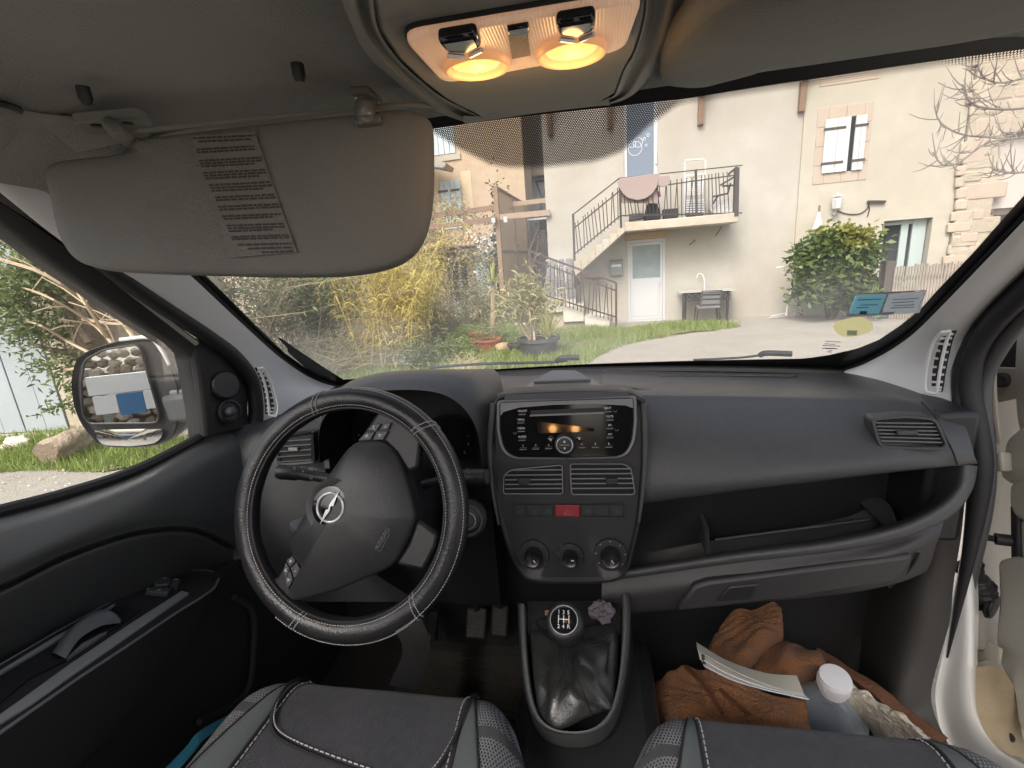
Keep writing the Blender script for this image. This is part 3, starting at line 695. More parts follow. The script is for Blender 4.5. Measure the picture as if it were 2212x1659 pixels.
# table and things at the top of the dark steps
tt = thing('terrace_table', 'white topped table at the top of the passage steps', 'table', (0, 0, 0))
c = P(1166, 474, y=16.6); b = MB(); b.box(c, (.85, .5, .06)); b.build('top', WPAINT, tt, bevel=.01)
for dx in (-.36, .36):
    for dy in (-.2, .2):
        b = MB(); b.box(c + Vector((dx, dy, -.4)), (.05, .05, .74)); b.build('leg', GREYM, tt)
b = MB(); c = P(1180, 462, y=17.0); b.tube([c + Vector((0, 0, -.5)), c + Vector((0, 0, .1)), c + Vector((0, 0, .55)), c + Vector((0, 0, .75))], [.26, .24, .12, .03], 12); tag(b.build('folded_parasol', mat('black_cover', (.03, .03, .035), .7)), 'folded dark parasol by the terrace table', 'parasol')
b = MB(); c = P(1193, 462, y=17.2); b.box(c, (.5, .5, 1.1)); tag(b.build('white_cabinet', WPAINT, bevel=.01), 'white cabinet against the house at the passage end', 'cabinet')
# landing rail in front of them
b = MB()
for (u0, v0, u1, v1) in ((1140, 517, 1188, 512), (1140, 545, 1188, 538)): b.bar(P(u0, v0, y=15.6), P(u1, v1, y=15.6), .05, .05)
for u in (1141, 1153, 1165, 1177, 1188): b.bar(P(u, 500, y=15.6), P(u, 560, y=15.6), .035, .035)
tag(b.build('terrace_rail', IRON), 'low dark rail across the top of the passage steps', 'railing')

# ---- wooden screen and pergola
sc = thing('garden_screen', 'tall wooden framed screen filled with tan reed cloth', 'screen', (0, 0, 0))
SCW = mat('screen_wood', (.29, .19, .115), .8, bump=(40, .3, .01), var=(6, (.20, .13, .08), .5))
n0, n1 = P(1070, 404, y=13.3), P(1087, 651, y=13.3); f0, f1 = P(1132, 440, y=16.2), P(1147, 622, y=16.2)
n1 = n0 + (n1 - n0) * 1.12; f1 = f0 + (f1 - f0) * 1.15
for (p, q, wd) in ((n0, n1, .12), (f0, f1, .08), (n0.lerp(f0, .52), n1.lerp(f1, .52), .07)):
    b = MB(); b.bar(p, q, wd, wd, (1, 0, 0)); b.build('post', SCW, sc)
for f in (0.0, .49, .98):
    b = MB(); b.bar(n0.lerp(n1, f), f0.lerp(f1, f), .05, .07, UP); b.build('rail', BROWNW, sc)
CLOTH = transmat('tan_reed_cloth', (.50, .37, .225), .3)
for (fa, fb) in ((.02, .5), (.54, .98)):
    for (ga, gb) in ((.01, .48), (.5, .97)):
        rws = [[n0.lerp(f0, fa + (fb - fa) * i / 6).lerp(n1.lerp(f1, fa + (fb - fa) * i / 6), ga + (gb - ga) * j / 6) + Vector((.012 * math.sin(i * j), 0, 0)) for i in range(7)] for j in range(7)]
        b = MB(); b.grid(rws); b.build('cloth_panel', CLOTH, sc)
pg = thing('pergola', 'weathered pergola beams running from the ochre house to the white house', 'pergola', (0, 0, 0))
for (u0, v0, u1, v1, ya, yb, wd, m) in ((900, 466, 1074, 444, 13.6, 13.4, .13, BROWNW), (900, 491, 1072, 469, 13.2, 13.15, .13, BROWNW), (1109, 437, 1187, 428, 14.6, 14.2, .13, PALEW), (1080, 465, 1188, 455, 13.1, 12.95, .14, PALEW)):
    b = MB(); b.bar(P(u0, v0 + 4, y=ya), P(u1, v1 + 4, y=yb), .07, wd, UP); b.build('beam', m, pg)
b = MB(); b.box(P(1092, 474, y=12.95), (.1, .06, .14)); b.box(P(1066, 476, y=13.1), (.1, .06, .12)); b.build('joist_hanger', WPVC, pg)

# ---- table, chair, drying rack in front of the houses
BLK = mat('black_metal', (.028, .027, .028), .45)
O3 = .55
tb = thing('patio_table', 'black metal table with a thin glass top against the white wall', 'table', FO)
def tl(u, v, o=O3): return fp(*fl(u, v, o), o)
pa, pz = fl(1474, 632, .65); qa, _ = fl(1577, 632, .65); z0 = gz(0, 12.3)
for a, o in ((pa + .02, .7), (qa - .05, .7), (pa + .12, .2), (qa + .03, .2)):
    b = MB(); b.bar(fp(a, z0, o), fp(a, pz - .02, o), .045, .045, FN); kid(b, 'leg', BLK, tb)
for zz, o in ((pz - .03, .7), (pz - .2, .7), (pz - .03, .2)):
    b = MB(); b.bar(fp(pa, zz, o), fp(qa, zz, o), .035, .03, UP); kid(b, 'apron_rail', BLK, tb)
for k in range(7):
    f = (k + .5) / 7; a = pa + (qa - pa) * f; b = MB(); b.tube([fp(a + .07 * math.cos(t), pz - .115 + .07 * math.sin(t), .7) for t in np.linspace(0, 6.28, 10)[:-1]], .01, 5, closed=True); kid(b, 'apron_ring', BLK, tb)
b = MB(); fbox(b, pa - .08, qa + .12, pz, pz + .015, .1, .8); kid(b, 'glass_top', mat('table_glass', (.45, .47, .46), .1), tb)
b = MB(); b.tube(catmull([tl(u, v, .15) for u, v in ((1505, 600), (1508, 592), (1516, 592), (1521, 602), (1522, 625))], 12), .012, 5); tag(b.build('wire_hook', WIRE), 'curled white wire standing behind the black table', 'wire')
ch = thing('patio_chair', 'black metal chair with a mesh seat in front of the black table', 'chair', FO)
def cl_(u, v, o): return fp(*fl(u, v, o), o)
bt0, bt1 = cl_(1517, 629, .85), cl_(1560, 627, .85); sl0, sl1 = cl_(1505, 664, .9), cl_(1557, 662, .9); zs = sl0.z
for p, q in (((1517, 628, .9), (1511, 668, .95)), ((1559, 626, .9), (1556, 668, .95))):
    b = MB(); b.bar(cl_(*p), cl_(*q), .03, .03, FN); kid(b, 'back_post', BLK, ch)
for v in (629, 636, 646, 658):
    b = MB(); b.bar(cl_(1516, v, .9), cl_(1559, v - 1.5, .9), .035 if v == 629 else .05, .02, UP); kid(b, 'back_slat', BLK, ch)
b = MB(); b.prism([cl_(1514, 633, .89), cl_(1558, 631, .89), cl_(1557, 660, .92), cl_(1512, 660, .92)], -FN * .008); kid(b, 'back_mesh', mat('grey_mesh', (.13, .13, .13), .7), ch)
c = (cl_(1505, 664, .95) + cl_(1557, 664, .95)) / 2; wd = (cl_(1557, 664, .95) - cl_(1508, 664, .95)).length
b = MB(); b.box(c - FN * .2, (wd, .48, .05), (FT, -FN, UP)); kid(b, 'seat', mat('grey_mesh_seat', (.16, .16, .16), .7), ch, bevel=.012)
for sx in (-1, 1):
    for o in (.0, -.42):
        b = MB(); p = c + FT * sx * (wd / 2 - .02) + FN * o; b.bar(p, Vector((p.x + FT.x * sx * .04, p.y, z0 + .02)), .032, .032, FN); kid(b, 'leg', BLK, ch)
dr = thing('drying_rack', 'bent white laundry drying rack standing beside the laurel bush', 'laundry rack', (0, 0, 0))
yD = 11.9
b = MB(); b.tube(catmull([P(u, v, y=yD) for u, v in ((1677, 579), (1705, 575), (1716, 577), (1718, 590), (1706, 640), (1698, 682))], 20), .022, 7); b.build('leg', WIRE, dr)
b = MB(); b.tube(catmull([P(u, v, y=yD + .35) for u, v in ((1735, 573), (1724, 578), (1722, 640), (1716, 684))], 12), .016, 6); b.build('leg', WIRE, dr)
for k in range(6):
    v = 655 + k * 4; b = MB(); b.tube([P(1703 - k, v, y=yD), P(1722, v + 6, y=yD + .35)], .009, 5); b.build('rung', WIRE, dr)
for (u0, v0, u1, v1) in ((1677, 579, 1740, 574), (1690, 590, 1745, 586), (1665, 683, 1700, 676), (1662, 686, 1694, 683)):
    b = MB(); b.tube([P(u0, v0, y=yD), P(u1, v1, y=yD + .2)], .013, 5); b.build('rung', WIRE, dr)
# fence by the glazed door
pf = thing('picket_fence', 'weathered grey brown picket fence in front of the cream house', 'fence', (0, 0, 0))
FENW = mat('weathered_picket', (.29, .25, .20), .9, bump=(40, .4, .01), var=(4, (.38, .335, .275), .6))
yF = 11.0
pL, pR = P(1935, 575, y=yF), P(2160, 562, y=yF - .9)
npk = 34
for k in range(npk):
    f = k / (npk - 1); p = pL.lerp(pR, f); b = MB(); h = random.uniform(-.03, .03); g = gz(p.x, p.y)
    b.box((p.x, p.y, (p.z + h + g) / 2), ((pR.x - pL.x) / npk * .8, .025, p.z + h - g)); b.build('picket', FENW, pf)
for dz in (.25, .9):
    b = MB(); b.bar(Vector((pL.x, pL.y + .04, pL.z - dz)), Vector((pR.x, pR.y + .04, pR.z - dz)), .03, .08); b.build('rail', FENW, pf)
b = MB(); p = P(1905, 565, y=yF + .1); q = P(1927, 640, y=yF + .1); g = gz(0, yF); b.box(((p.x + q.x) / 2, yF + .1, (p.z + g) / 2), (.16, .14, p.z - g)); b.build('gate_post', mat('dark_post', (.10, .085, .075), .8), pf)
b = MB()
for k in range(5):
    p = P(1885 + k * 6, 605, y=yF + .5); b.tube([Vector((p.x, p.y, g)), p], .018, 5)
b.bar(P(1880, 610, y=yF + .5), P(1915, 608, y=yF + .5), .04, .04); tag(b.build('wire_gate', BLK), 'low dark wire gate between the laurel and the picket fence', 'gate')
us = thing('closed_parasol', 'closed pale parasol poking up behind the laurel bush', 'parasol', (0, 0, 0))
c = P(1768, 474, y=12.3); b = MB(); b.lathe([(.015, .2), (.04, .1), (.08, -.08), (.12, -.2), (.03, -.18)], c, UP, 8); b.build('canopy', WPAINT, us, smooth=0)
b = MB(); b.tube([c - UP * 2.0, c + UP * .3], .025, 6); b.build('pole', BROWNW, us)
b = MB(); p = P(1830, 487, y=12.5); b.box((p.x, 12.6, p.z / 2 - .2), (1.3, .1, p.z + .3)); tag(b.build('green_board', mat('sage_board', (.34, .38, .22), .8)), 'sage green board standing behind the laurel', 'board')
# ================================================================== plants and garden things
TWIG = mat('pale_twig', (.40, .31, .21), .85); BARK = mat('dark_bark', (.12, .09, .065), .95, bump=(30, .8, .03), var=(6, (.2, .16, .12), .6))
GREYBARK = mat('grey_bark', (.22, .19, .16), .9)
LAUREL = leafmat('laurel_leaf', (.05, .10, .03), (.17, .22, .06), .25, .4)
EVER = leafmat('evergreen_leaf', (.08, .13, .045), (.24, .29, .11), .35)
BAMB = leafmat('bamboo_leaf', (.40, .33, .06), (.66, .55, .14), .4)
OLIVE = leafmat('olive_leaf', (.14, .16, .065), (.30, .30, .14), .3)
DRYL = leafmat('dry_leaf', (.34, .27, .14), (.52, .42, .24), .35)
YUCCA = leafmat('yucca_leaf', (.28, .34, .06), (.60, .56, .20), .35)
IVYL = leafmat('ivy_leaf', (.03, .06, .02), (.09, .13, .04), .2)
def stems(name, base, n, h, spread, r_, m, root, bend=.25, cnt=9, start=None, sub=0):
    out = []
    b = MB()
    for k in range(n):
        p0 = Vector(base) + Vector((random.gauss(0, spread * .25), random.gauss(0, spread * .25), 0)) if start is None else Vector(start[k % len(start)])
        d = Vector((random.gauss(0, spread), random.gauss(0, spread), h * random.uniform(.6, 1.1)))
        mid = p0 + d * .5 + Vector((random.gauss(0, bend), random.gauss(0, bend), random.gauss(0, bend * .3)))
        path = catmull([p0, mid, p0 + d], cnt); rr = [r_ * (1 - .75 * i / (cnt - 1)) for i in range(cnt)]
        b.tube(path, rr, 5); out.append(path)
        for q in range(sub):
            i = random.randint(cnt // 3, cnt - 2); a = path[i]
            e = a + Vector((random.gauss(0, spread * .7), random.gauss(0, spread * .7), random.uniform(.05, .5) * h * .4))
            pp = catmull([a, (a + e) / 2 + Vector((random.gauss(0, bend * .3), random.gauss(0, bend * .3), 0)), e], 5); b.tube(pp, [r_ * .45, r_ * .4, r_ * .33, r_ * .25, r_ * .15], 4); out.append(pp)
    b.build(name, m, root); return out
def along(paths, n, sd, lo=.3):
    pts = []
    for _ in range(n):
        p = random.choice(paths); i = random.randint(int(len(p) * lo), len(p) - 1); q = p[i]
        pts.append((q.x + random.gauss(0, sd), q.y + random.gauss(0, sd), q.z + random.gauss(0, sd)))
    return np.array(pts)
# laurel bush by the glazed door
t = thing('laurel_bush', 'big rounded laurel bush with yellow green tips before the cream house', 'bush', (0, 0, 0))
c = P(1808, 592, y=11.4)
ps = stems('stem', (c.x, 11.5, gz(0, 11.4)), 9, 1.4, .3, .03, BARK, t)
pts = np.concatenate([clumps((c.x, 11.4, c.z), (.80, .75, .86), 5200, 30, .5, .16), clumps((c.x - .2, 11.3, c.z + .5), (.62, .6, .42), 1100, 12, .4, .2)])
pts = pts[(pts[:, 2] > gz(0, 11.4) + .05)]
leaves('foliage', pts, .17, .075, LAUREL, t, .15, .25)
pts = clumps((c.x - .22, 11.25, c.z + .72), (.58, .5, .28), 800, 14, .5, .25)
leaves('yellow_tips', pts, .15, .065, leafmat('laurel_tip', (.18, .21, .035), (.36, .34, .08), .35), t, .1, .5)  # yellow green leaves gathered over the crown of the bush
# bare tree reaching in from the right
t = thing('bare_tree', 'leafless tree whose knobbly twigs reach in front of the end house', 'tree', (0, 0, 0))
yT = 7.0
def limb(b, pts, r0, r1, n=14, y=None):
    path = catmull([P(u, v, y=(y or yT) + (d if d else 0)) for u, v, d in pts], n); b.tube(path, [r0 + (r1 - r0) * i / (n - 1) for i in range(n)], 6); return path
b = MB(); q = P(2420, 300, y=yT); b.tube(catmull([Vector((q.x + .2, yT, gz(0, yT) - .1)), Vector((q.x + .05, yT, 1.6)), q, q + Vector((.1, 0, 1.8))], 14), [.16 - .006 * i for i in range(14)], 10); b.build('trunk', GREYBARK, t)
for r0, pts in ((.016, ((2420, 260, 0), (2300, 290, 0), (2200, 298, .1), (2130, 310, .1), (2070, 352, 0), (2035, 355, 0), (2015, 328, 0))),
            (.014, ((2420, 160, 0), (2300, 200, .2), (2190, 290, .3), (2130, 296, .3), (2070, 288, .2), (2030, 262, .2), (2018, 228, .2))),
            (.014, ((2420, 120, 0), (2320, 140, 0), (2200, 172, 0), (2150, 178, 0), (2120, 160, 0), (2112, 132, 0))),
            (.016, ((2380, 330, .1), (2290, 350, .1), (2210, 372, .1), (2170, 372, .1), (2140, 362, .1))),
            (.016, ((2300, 215, .3), (2200, 235, .3), (2120, 232, .2), (2088, 210, .2), (2080, 182, .2)))):
    b = MB(); path = limb(b, pts, r0, .007, 22)
    for i in range(6, 21, 1):
        a = path[i]; 
        for _ in range(2):
            e = a + Vector((random.gauss(-.06, .12), random.gauss(0, .1), random.gauss(.10, .16))); b.tube(catmull([a, (a + e) / 2 + Vector((0, 0, -.03)), e], 4), [.007, .006, .005, .003], 4)
    b.build('limb', GREYBARK, t)
GGL = leafmat('grey_green_leaf', (.12, .17, .065), (.30, .34, .16), .35)
# yellow bamboo clump
t = thing('bamboo_clump', 'bright yellow bamboo clump at the near edge of the lawn', 'bamboo', (0, 0, 0))
g = G(850, 792); 
ps = []
b = MB()
for k in range(46):
    p0 = Vector((g.x + random.gauss(0, .28), g.y + random.gauss(0, .25), g.z)); d = Vector((random.gauss(.1, .32), random.gauss(0, .3), random.uniform(1.4, 2.5)))
    path = catmull([p0, p0 + d * .5 + Vector((random.gauss(0, .06), 0, .06)), p0 + d + Vector((random.gauss(.1, .25), 0, -.1))], 9); b.tube(path, [.013 - .0011 * i for i in range(9)], 5); ps.append(path)
b.build('cane', mat('yellow_cane', (.50, .38, .10), .6), t)
leaves('foliage', along(ps, 4600, .10, .25), .17, .022, BAMB, t, .35, .0)
leaves('low_leaves', along(ps, 600, .12, .0), .20, .022, DRYL, t, .4, .1)
t = thing('bamboo_sprays', 'paler feathery bamboo leaning out behind the yellow clump', 'bamboo', (0, 0, 0))
g = G(905, 752)
ps = stems('cane', g, 30, 2.3, .38, .012, mat('pale_cane', (.46, .39, .16), .7), t, .12)
leaves('foliage', along(ps, 3000, .12, .35), .16, .022, leafmat('pale_bamboo', (.36, .33, .10), (.58, .50, .22), .4), t, .4, -.05)
# grey green shrub right of it
def shrub(name, label, cat, u, v, h, sp, nst, nl, lm, sm, ll, lw, sub=2, lo=.25, sd=.08, rad=.012, up=.2):
    t = thing(name, label, cat, (0, 0, 0)); g = G(u, v)
    ps = stems('stem', g, nst, h, sp, rad, sm, t, .12, 9, None, sub)
    if nl: leaves('foliage', along(ps, nl, sd, lo), ll, lw, lm, t, .1, up)
    return t
shrub('rosemary_shrub', 'dull grey green shrub between the bamboo and the white garden door', 'bush', 945, 742, 1.0, .36, 36, 3600, OLIVE, GREYBARK, .09, .018, 3)
shrub('low_shrub', 'low dark green shrub at the foot of the yellow bamboo', 'bush', 900, 796, .45, .25, 24, 1200, EVER, GREYBARK, .09, .03, 2)
shrub('twig_shrub', 'bare pale twiggy shrub spreading beside the windscreen pillar', 'shrub', 560, 815, 2.6, 1.0, 34, 2200, GGL, TWIG, .10, .03, 5, .3, .05, .014)
shrub('tangled_shrub', 'brown tangled shrub with a few dry leaves behind the bare twigs', 'shrub', 640, 772, 2.3, .8, 36, 4600, GGL, GREYBARK, .11, .035, 5, .2, .1, .014)
shrub('green_shrub', 'sparse green leaved shrub on thin dark stems left of the bamboo', 'shrub', 720, 778, 2.1, .42, 24, 2300, leafmat('sparse_leaf', (.10, .15, .06), (.26, .28, .12), .3), GREYBARK, .11, .04, 3, .3, .12, .012)
shrub('dry_brush', 'grey dry brushwood heaped low behind the windscreen corner', 'shrub', 700, 815, .75, .75, 70, 1700, GGL, TWIG, .10, .014, 2, .1, .06, .007)
shrub('grass_tussock', 'pale dry grass tussock at the edge of the lawn near the bonnet', 'grass', 1010, 812, .35, .25, 90, 0, None, mat('straw', (.5, .44, .26), .9), .1, .01, 0, 0, 0, .004)
shrub('weed_clump', 'tall green weeds growing left of the terracotta pot', 'weeds', 985, 785, .38, .22, 22, 1300, leafmat('weed_leaf', (.12, .2, .05), (.30, .36, .12), .3), GREYBARK, .1, .016, 2)
# vine across the pergola
t = thing('climbing_vine', 'thin yellowing vine climbing over the pergola beams and canopy', 'vine', (0, 0, 0))
st_ = [P(930, 700, y=13.4), P(960, 690, y=14), P(990, 690, y=14.4)]
b = MB(); ps = []
for pts in (((925, 720), (935, 620), (945, 520), (975, 450), (1020, 480), (1040, 540)), ((940, 700), (960, 560), (930, 480), (945, 440), (990, 455)), ((980, 680), (975, 590), (1000, 520), (990, 470), (960, 440)), ((930, 600), (900, 560), (920, 520), (1000, 540), (1050, 560))):
    path = catmull([P(u + random.gauss(0, 4), v, y=13.6) for u, v in pts], 24); b.tube(path, .014, 5); ps.append(path)
    for i in range(4, 23, 2):
        e = path[i] + Vector((random.gauss(0, .3), random.gauss(0, .2), random.gauss(-.1, .3))); q = catmull([path[i], (path[i] + e) / 2, e], 4); b.tube(q, .008, 4); ps.append(q)
b.build('stem', TWIG, t); leaves('foliage', along(ps, 1300, .14, .1), .12, .05, leafmat('vine_leaf', (.30, .28, .09), (.52, .45, .2), .4), t, .3, 0)
shrub('door_climber', 'dark thin leaved climber in front of the white garden door', 'bush', 1010, 704, 1.9, .5, 26, 2200, leafmat('climber_leaf', (.07, .09, .045), (.2, .2, .1), .25), GREYBARK, .10, .03, 4)
t = thing('ivy', 'dark ivy climbing between the garden door and the screen', 'ivy', (0, 0, 0))
p = P(1082, 560, y=14.8); pts = np.random.normal(size=(1500, 3)) * np.array([.16, .2, 1.1]) + np.array([p.x, 14.8, 1.2]); leaves('foliage', pts, .12, .08, IVYL, t, .1, 0)
t = thing('white_rose', 'cluster of white blossom beside the open blue shutter', 'flowers', (0, 0, 0))
p = P(1048, 534, y=15.9); leaves('blossom', np.random.normal(size=(260, 3)) * np.array([.34, .1, .22]) + np.array([p.x, p.y, p.z]), .12, .1, mat('white_petal', (.72, .72, .68), .7), t, 0, .3)
# ---- pot plants
TERRA = mat('terracotta', (.36, .13, .07), .85, bump=(30, .2, .01), var=(4, (.46, .2, .12), .6)); BPOT = mat('charcoal_pot', (.045, .05, .055), .7, var=(5, (.09, .1, .1), .6)); SOIL = mat('soil', (.06, .045, .03), 1)
def pot(name, label, u, v, rad, h, m):
    g = G(u, v); t = thing(name, label, 'flowerpot', (0, 0, 0))
    b = MB(); b.lathe([(rad * .8, 0), (rad * .97, h * .82), (rad * 1.06, h * .82), (rad * 1.06, h), (rad * .95, h), (rad * .93, h * .85)], g, UP, 28); b.build('pot', m, t)
    b = MB(); b.lathe([(rad * .93, h * .84), (.01, h * .88)], g, UP, 24); b.build('soil', SOIL, t); return g
g = pot('large_pot', 'large charcoal pot holding the oleander and the small yucca', 1165, 768, .36, .34, BPOT)
t = thing('oleander', 'half bare oleander with pale narrow leaves in the charcoal pot', 'plant', (0, 0, 0))
b = MB(); ps = []
for pts in (((1150, 735), (1128, 700), (1110, 660), (1100, 640)), ((1150, 735), (1146, 690), (1140, 640), (1145, 600)), ((1155, 735), (1150, 680), (1165, 640), (1160, 610)), ((1145, 735), (1115, 690), (1095, 665), (1085, 650)), ((1152, 735), (1160, 700), (1175, 670), (1180, 640)), ((1148, 735), (1135, 690), (1120, 640), (1125, 615))):
    path = catmull([P(u, v, y=g.y + random.gauss(0, .12)) for u, v in pts], 12); b.tube(path, [.022 - .0013 * i for i in range(12)], 6); ps.append(path)
b.build('stem', TWIG, t); leaves('foliage', along(ps, 1000, .12, .45), .2, .028, leafmat('oleander_leaf', (.24, .25, .10), (.52, .46, .24), .35), t, .25, .2)
def yucca(name, label, c, L, n, stem=None):
    t = thing(name, label, 'plant', (0, 0, 0)); b = MB(); b.lathe([(.02, -.06), (.04, 0), (.01, .08)], c, UP, 8); b.build('heart', YUCCA, t)
    for k in range(n):
        a = k * 2.4; el = R(random.uniform(5, 85)); d = Vector((math.cos(a) * math.cos(el), math.sin(a) * math.cos(el), math.sin(el))); s_ = d.cross(UP).normalized(); l = L * random.uniform(.7, 1.1)
        rws = []
        for i in range(5):
            f = i / 4; q = c + d * l * f - UP * (.25 * l * f * f * math.cos(el)); wd = .028 * (1 - f * .92) * (.7 + .6 * min(f * 3, 1)); rws.append([q - s_ * wd, q - UP * wd * .3, q + s_ * wd])
        bb = MB(); bb.grid(rws); bb.build('leaf', YUCCA, t)
    if stem: b = MB(); b.tube([stem, c], [.06, .05], 8); b.build('stem', TWIG, t)
yucca('small_yucca', 'spiky yellow green yucca in the charcoal pot beside the oleander', g + Vector((.17, -.08, .34)), .62, 34)
gt = G(1062, 745); yucca('tall_yucca', 'spiky yucca crown on a tall bare stem before the screen', P(1066, 612, y=gt.y), .48, 30, gt + Vector((.02, 0, .0)))
shrub('stem_plant', 'leafy green plant growing round the tall yucca stem', 'plant', 1060, 740, 1.25, .22, 16, 1200, leafmat('pot_leaf', (.16, .2, .07), (.38, .36, .16), .3), TWIG, .12, .03, 2, .2, .08)
g2 = pot('terracotta_bowl', 'wide terracotta bowl sunk in the grass before the yucca', 1056, 757, .27, .24, TERRA)
pot('small_terracotta', 'small terracotta pot half hidden behind the terracotta bowl', 1030, 748, .15, .3, TERRA)
shrub('bowl_plant', 'thin grassy plant growing out of the terracotta bowl', 'plant', 1058, 752, .55, .16, 26, 500, leafmat('bowl_leaf', (.16, .26, .08), (.34, .4, .16), .3), TWIG, .14, .012, 1, .1, .05, .005)
pot('dark_pot', 'low dark pot lying left of the charcoal pot', 1118, 760, .18, .16, BPOT)
def rock(name, label, c, s, m, cat='stone', root=None, seed=0):
    rnd = random.Random(seed); b = MB(); rws = []
    for i in range(7):
        th = math.pi * i / 6; rws.append([Vector(c) + Vector((s[0] * math.sin(th) * math.cos(ph), s[1] * math.sin(th) * math.sin(ph), s[2] * math.cos(th))) * rnd.uniform(.75, 1.15) for ph in np.linspace(0, 2 * math.pi, 10)[:-1]])
    b.grid(rws, True); o = b.build(name, m, root, smooth=28)
    if root is None: tag(o, label, cat)
    return o
g = G(1087, 760); rock('stone', 'tan block of stone in the grass beside the terracotta bowl', g + Vector((0, 0, .07)), (.17, .13, .11), OCHST)
for k, (u, v, s_) in enumerate(((1150, 704, .13), (1165, 707, .11), (1135, 706, .14), (1118, 705, .12))):
    g = G(u, v); tag(rock('edging_stone', None, g + Vector((0, 0, .03)), (s_ * 1.3, s_, s_ * .6), ASHLAR, root=None, seed=k), ('pale edging stone at the near left corner of the garden steps', 'pale edging stone nearest the steps wall', 'broad pale edging stone behind the oleander', 'leftmost pale edging stone behind the oleander')[k], 'stone', 'edging stones along the lawn')
# cobwebby garden wall behind the shrubs, and the left side
gw = thing('garden_wall', 'long rendered block wall running behind the left shrubs', 'wall', (0, 0, 0))
WALLM = mat('wall_render', (.48, .41, .32), .95, bump=(14, .6, .03), var=(1, (.38, .32, .25), .7), var2=(5, (.55, .48, .40), .5))
b = MB(); b.box((-10.2, 10.6, .9), (11.2, .3, 3.3)); b.build('wall_body', WALLM, gw)
for r_ in range(6):
    for k in range(14):
        x = -15.2 + k * .8 + (.4 if r_ % 2 else 0)
        if random.random() < .72: b = MB(); b.box((x, 10.44, -.2 + r_ * .42), (.77, .03 + random.uniform(0, .015), .39)); b.build('block', WALLM, gw, bevel=.01)
b = MB(); b.box((-10.2, 10.6, 2.6), (11.4, .5, .1)); b.build('coping', ASHLAR, gw)
WD = Vector((1, .12, 0)).normalized(); WN = Vector((WD.y, -WD.x, 0)); W0 = Vector((-6.1, 4.33, 0))
sd = thing('shed', 'low beige rendered shed with a pale blue plank door', 'shed', (0, 0, 0))
def wbox(b, a0, a1, z0, z1, o0, o1): return b.box(W0 + WD * (a0 + a1) / 2 + WN * (o0 + o1) / 2 + UP * (z0 + z1) / 2, (a1 - a0, abs(o1 - o0), z1 - z0), (WD, -WN, UP))
b = MB(); wbox(b, -7, .95, -.3, 3.4, -2.0, 0); b.build('wall', WALLM, sd)
for k in range(12):
    b = MB(); wbox(b, -3.2 + k * .27 + .004, -3.2 + (k + 1) * .27 - .006, -.08, 2.25, .003, .03 + .006 * (k % 2)); b.build('door_plank', BLUEW, sd, bevel=.004)
b = MB(); wbox(b, -3.4, .2, -.3, -.09, .003, .25); b.build('door_sill', ASHLAR, sd, bevel=.01)
b = MB(); wbox(b, .05, .28, -.12, 2.35, .003, .02); b.build('door_jamb', WALLM, sd)
t = thing('evergreen_tree', 'dark evergreen tree hanging over the blue shed door', 'tree', (0, 0, 0))
b = MB(); tb0 = G(225, 930); b.tube(catmull([P(225, 935, y=4.15), P(205, 800, y=4.2), P(185, 690, y=4.2), P(160, 560, y=4.2), P(140, 380, y=4.2)], 14), [.15 - .005 * i for i in range(14)], 10); b.build('trunk', BARK, t)
b = MB()
for pts in (((195, 740), (120, 640), (40, 600)), ((185, 690), (120, 560), (30, 480)), ((170, 600), (90, 480), (-20, 420)), ((195, 760), (130, 760), (60, 740))): b.tube(catmull([P(u, v, y=4.1) for u, v in pts], 8), [.05 - .005 * i for i in range(8)], 6)
b.build('limb', BARK, t)
pts = []
for (u, v, ru, rv, n) in ((30, 540, 85, 70, 1100), (85, 620, 60, 48, 800), (30, 625, 60, 45, 700), (95, 715, 45, 35, 700), (135, 785, 38, 36, 520), (155, 850, 26, 28, 230), (-60, 560, 120, 120, 1100), (60, 470, 120, 50, 600), (60, 740, 16, 26, 110), (155, 875, 12, 14, 50)):
    c = P(u, v, y=3.95); s_ = (c - CAM).length / FPX * .9; pts.append(clumps((c.x, 3.95, c.z), (ru * s_, .35, rv * s_), n, 12, .3, .3))
leaves('foliage', np.concatenate(pts), .075, .026, EVER, t, .15, .1)
# twigs over the green sheet
t = thing('leaning_twigs', 'long pale bare branches leaning across beside the trunk', 'branches', (0, 0, 0))
b = MB()
for pts in (((250, 760), (180, 650), (110, 560), (0, 520)), ((300, 745), (240, 660), (200, 560), (150, 500)), ((260, 760), (200, 700), (100, 640), (10, 610)), ((320, 740), (330, 680), (290, 600), (230, 540)), ((230, 780), (150, 740), (80, 700), (20, 690)), ((200, 620), (280, 640), (340, 670)), ((400, 900), (390, 820), (350, 740), (330, 650)), ((410, 930), (400, 840), (395, 780)), ((420, 880), (405, 800), (370, 720), (300, 650)), ((180, 690), (260, 700), (330, 690)), ((140, 800), (200, 790), (250, 785)), ((60, 520), (160, 540), (260, 600)), ((390, 760), (330, 690), (270, 600), (200, 540)), ((405, 940), (408, 850), (385, 770), (362, 700)), ((350, 760), (300, 700), (220, 690)), ((0, 560), (110, 600), (220, 690), (260, 770))):
    path = catmull([P(u, v, y=3.75 + random.uniform(-.25, .3)) for u, v in pts], 14); b.tube(path, [.017 - .0008 * i for i in range(14)], 5)
    for i in range(4, 13, 3): e = path[i] + Vector((random.gauss(0, .25), random.gauss(0, .2), random.gauss(.15, .2))); b.tube([path[i], (path[i] + e) / 2 + Vector((0, 0, .02)), e], .006, 4)
b.build('branch', TWIG, t)
c0 = P(165, 690, y=6.6); c1 = P(345, 740, y=6.6)
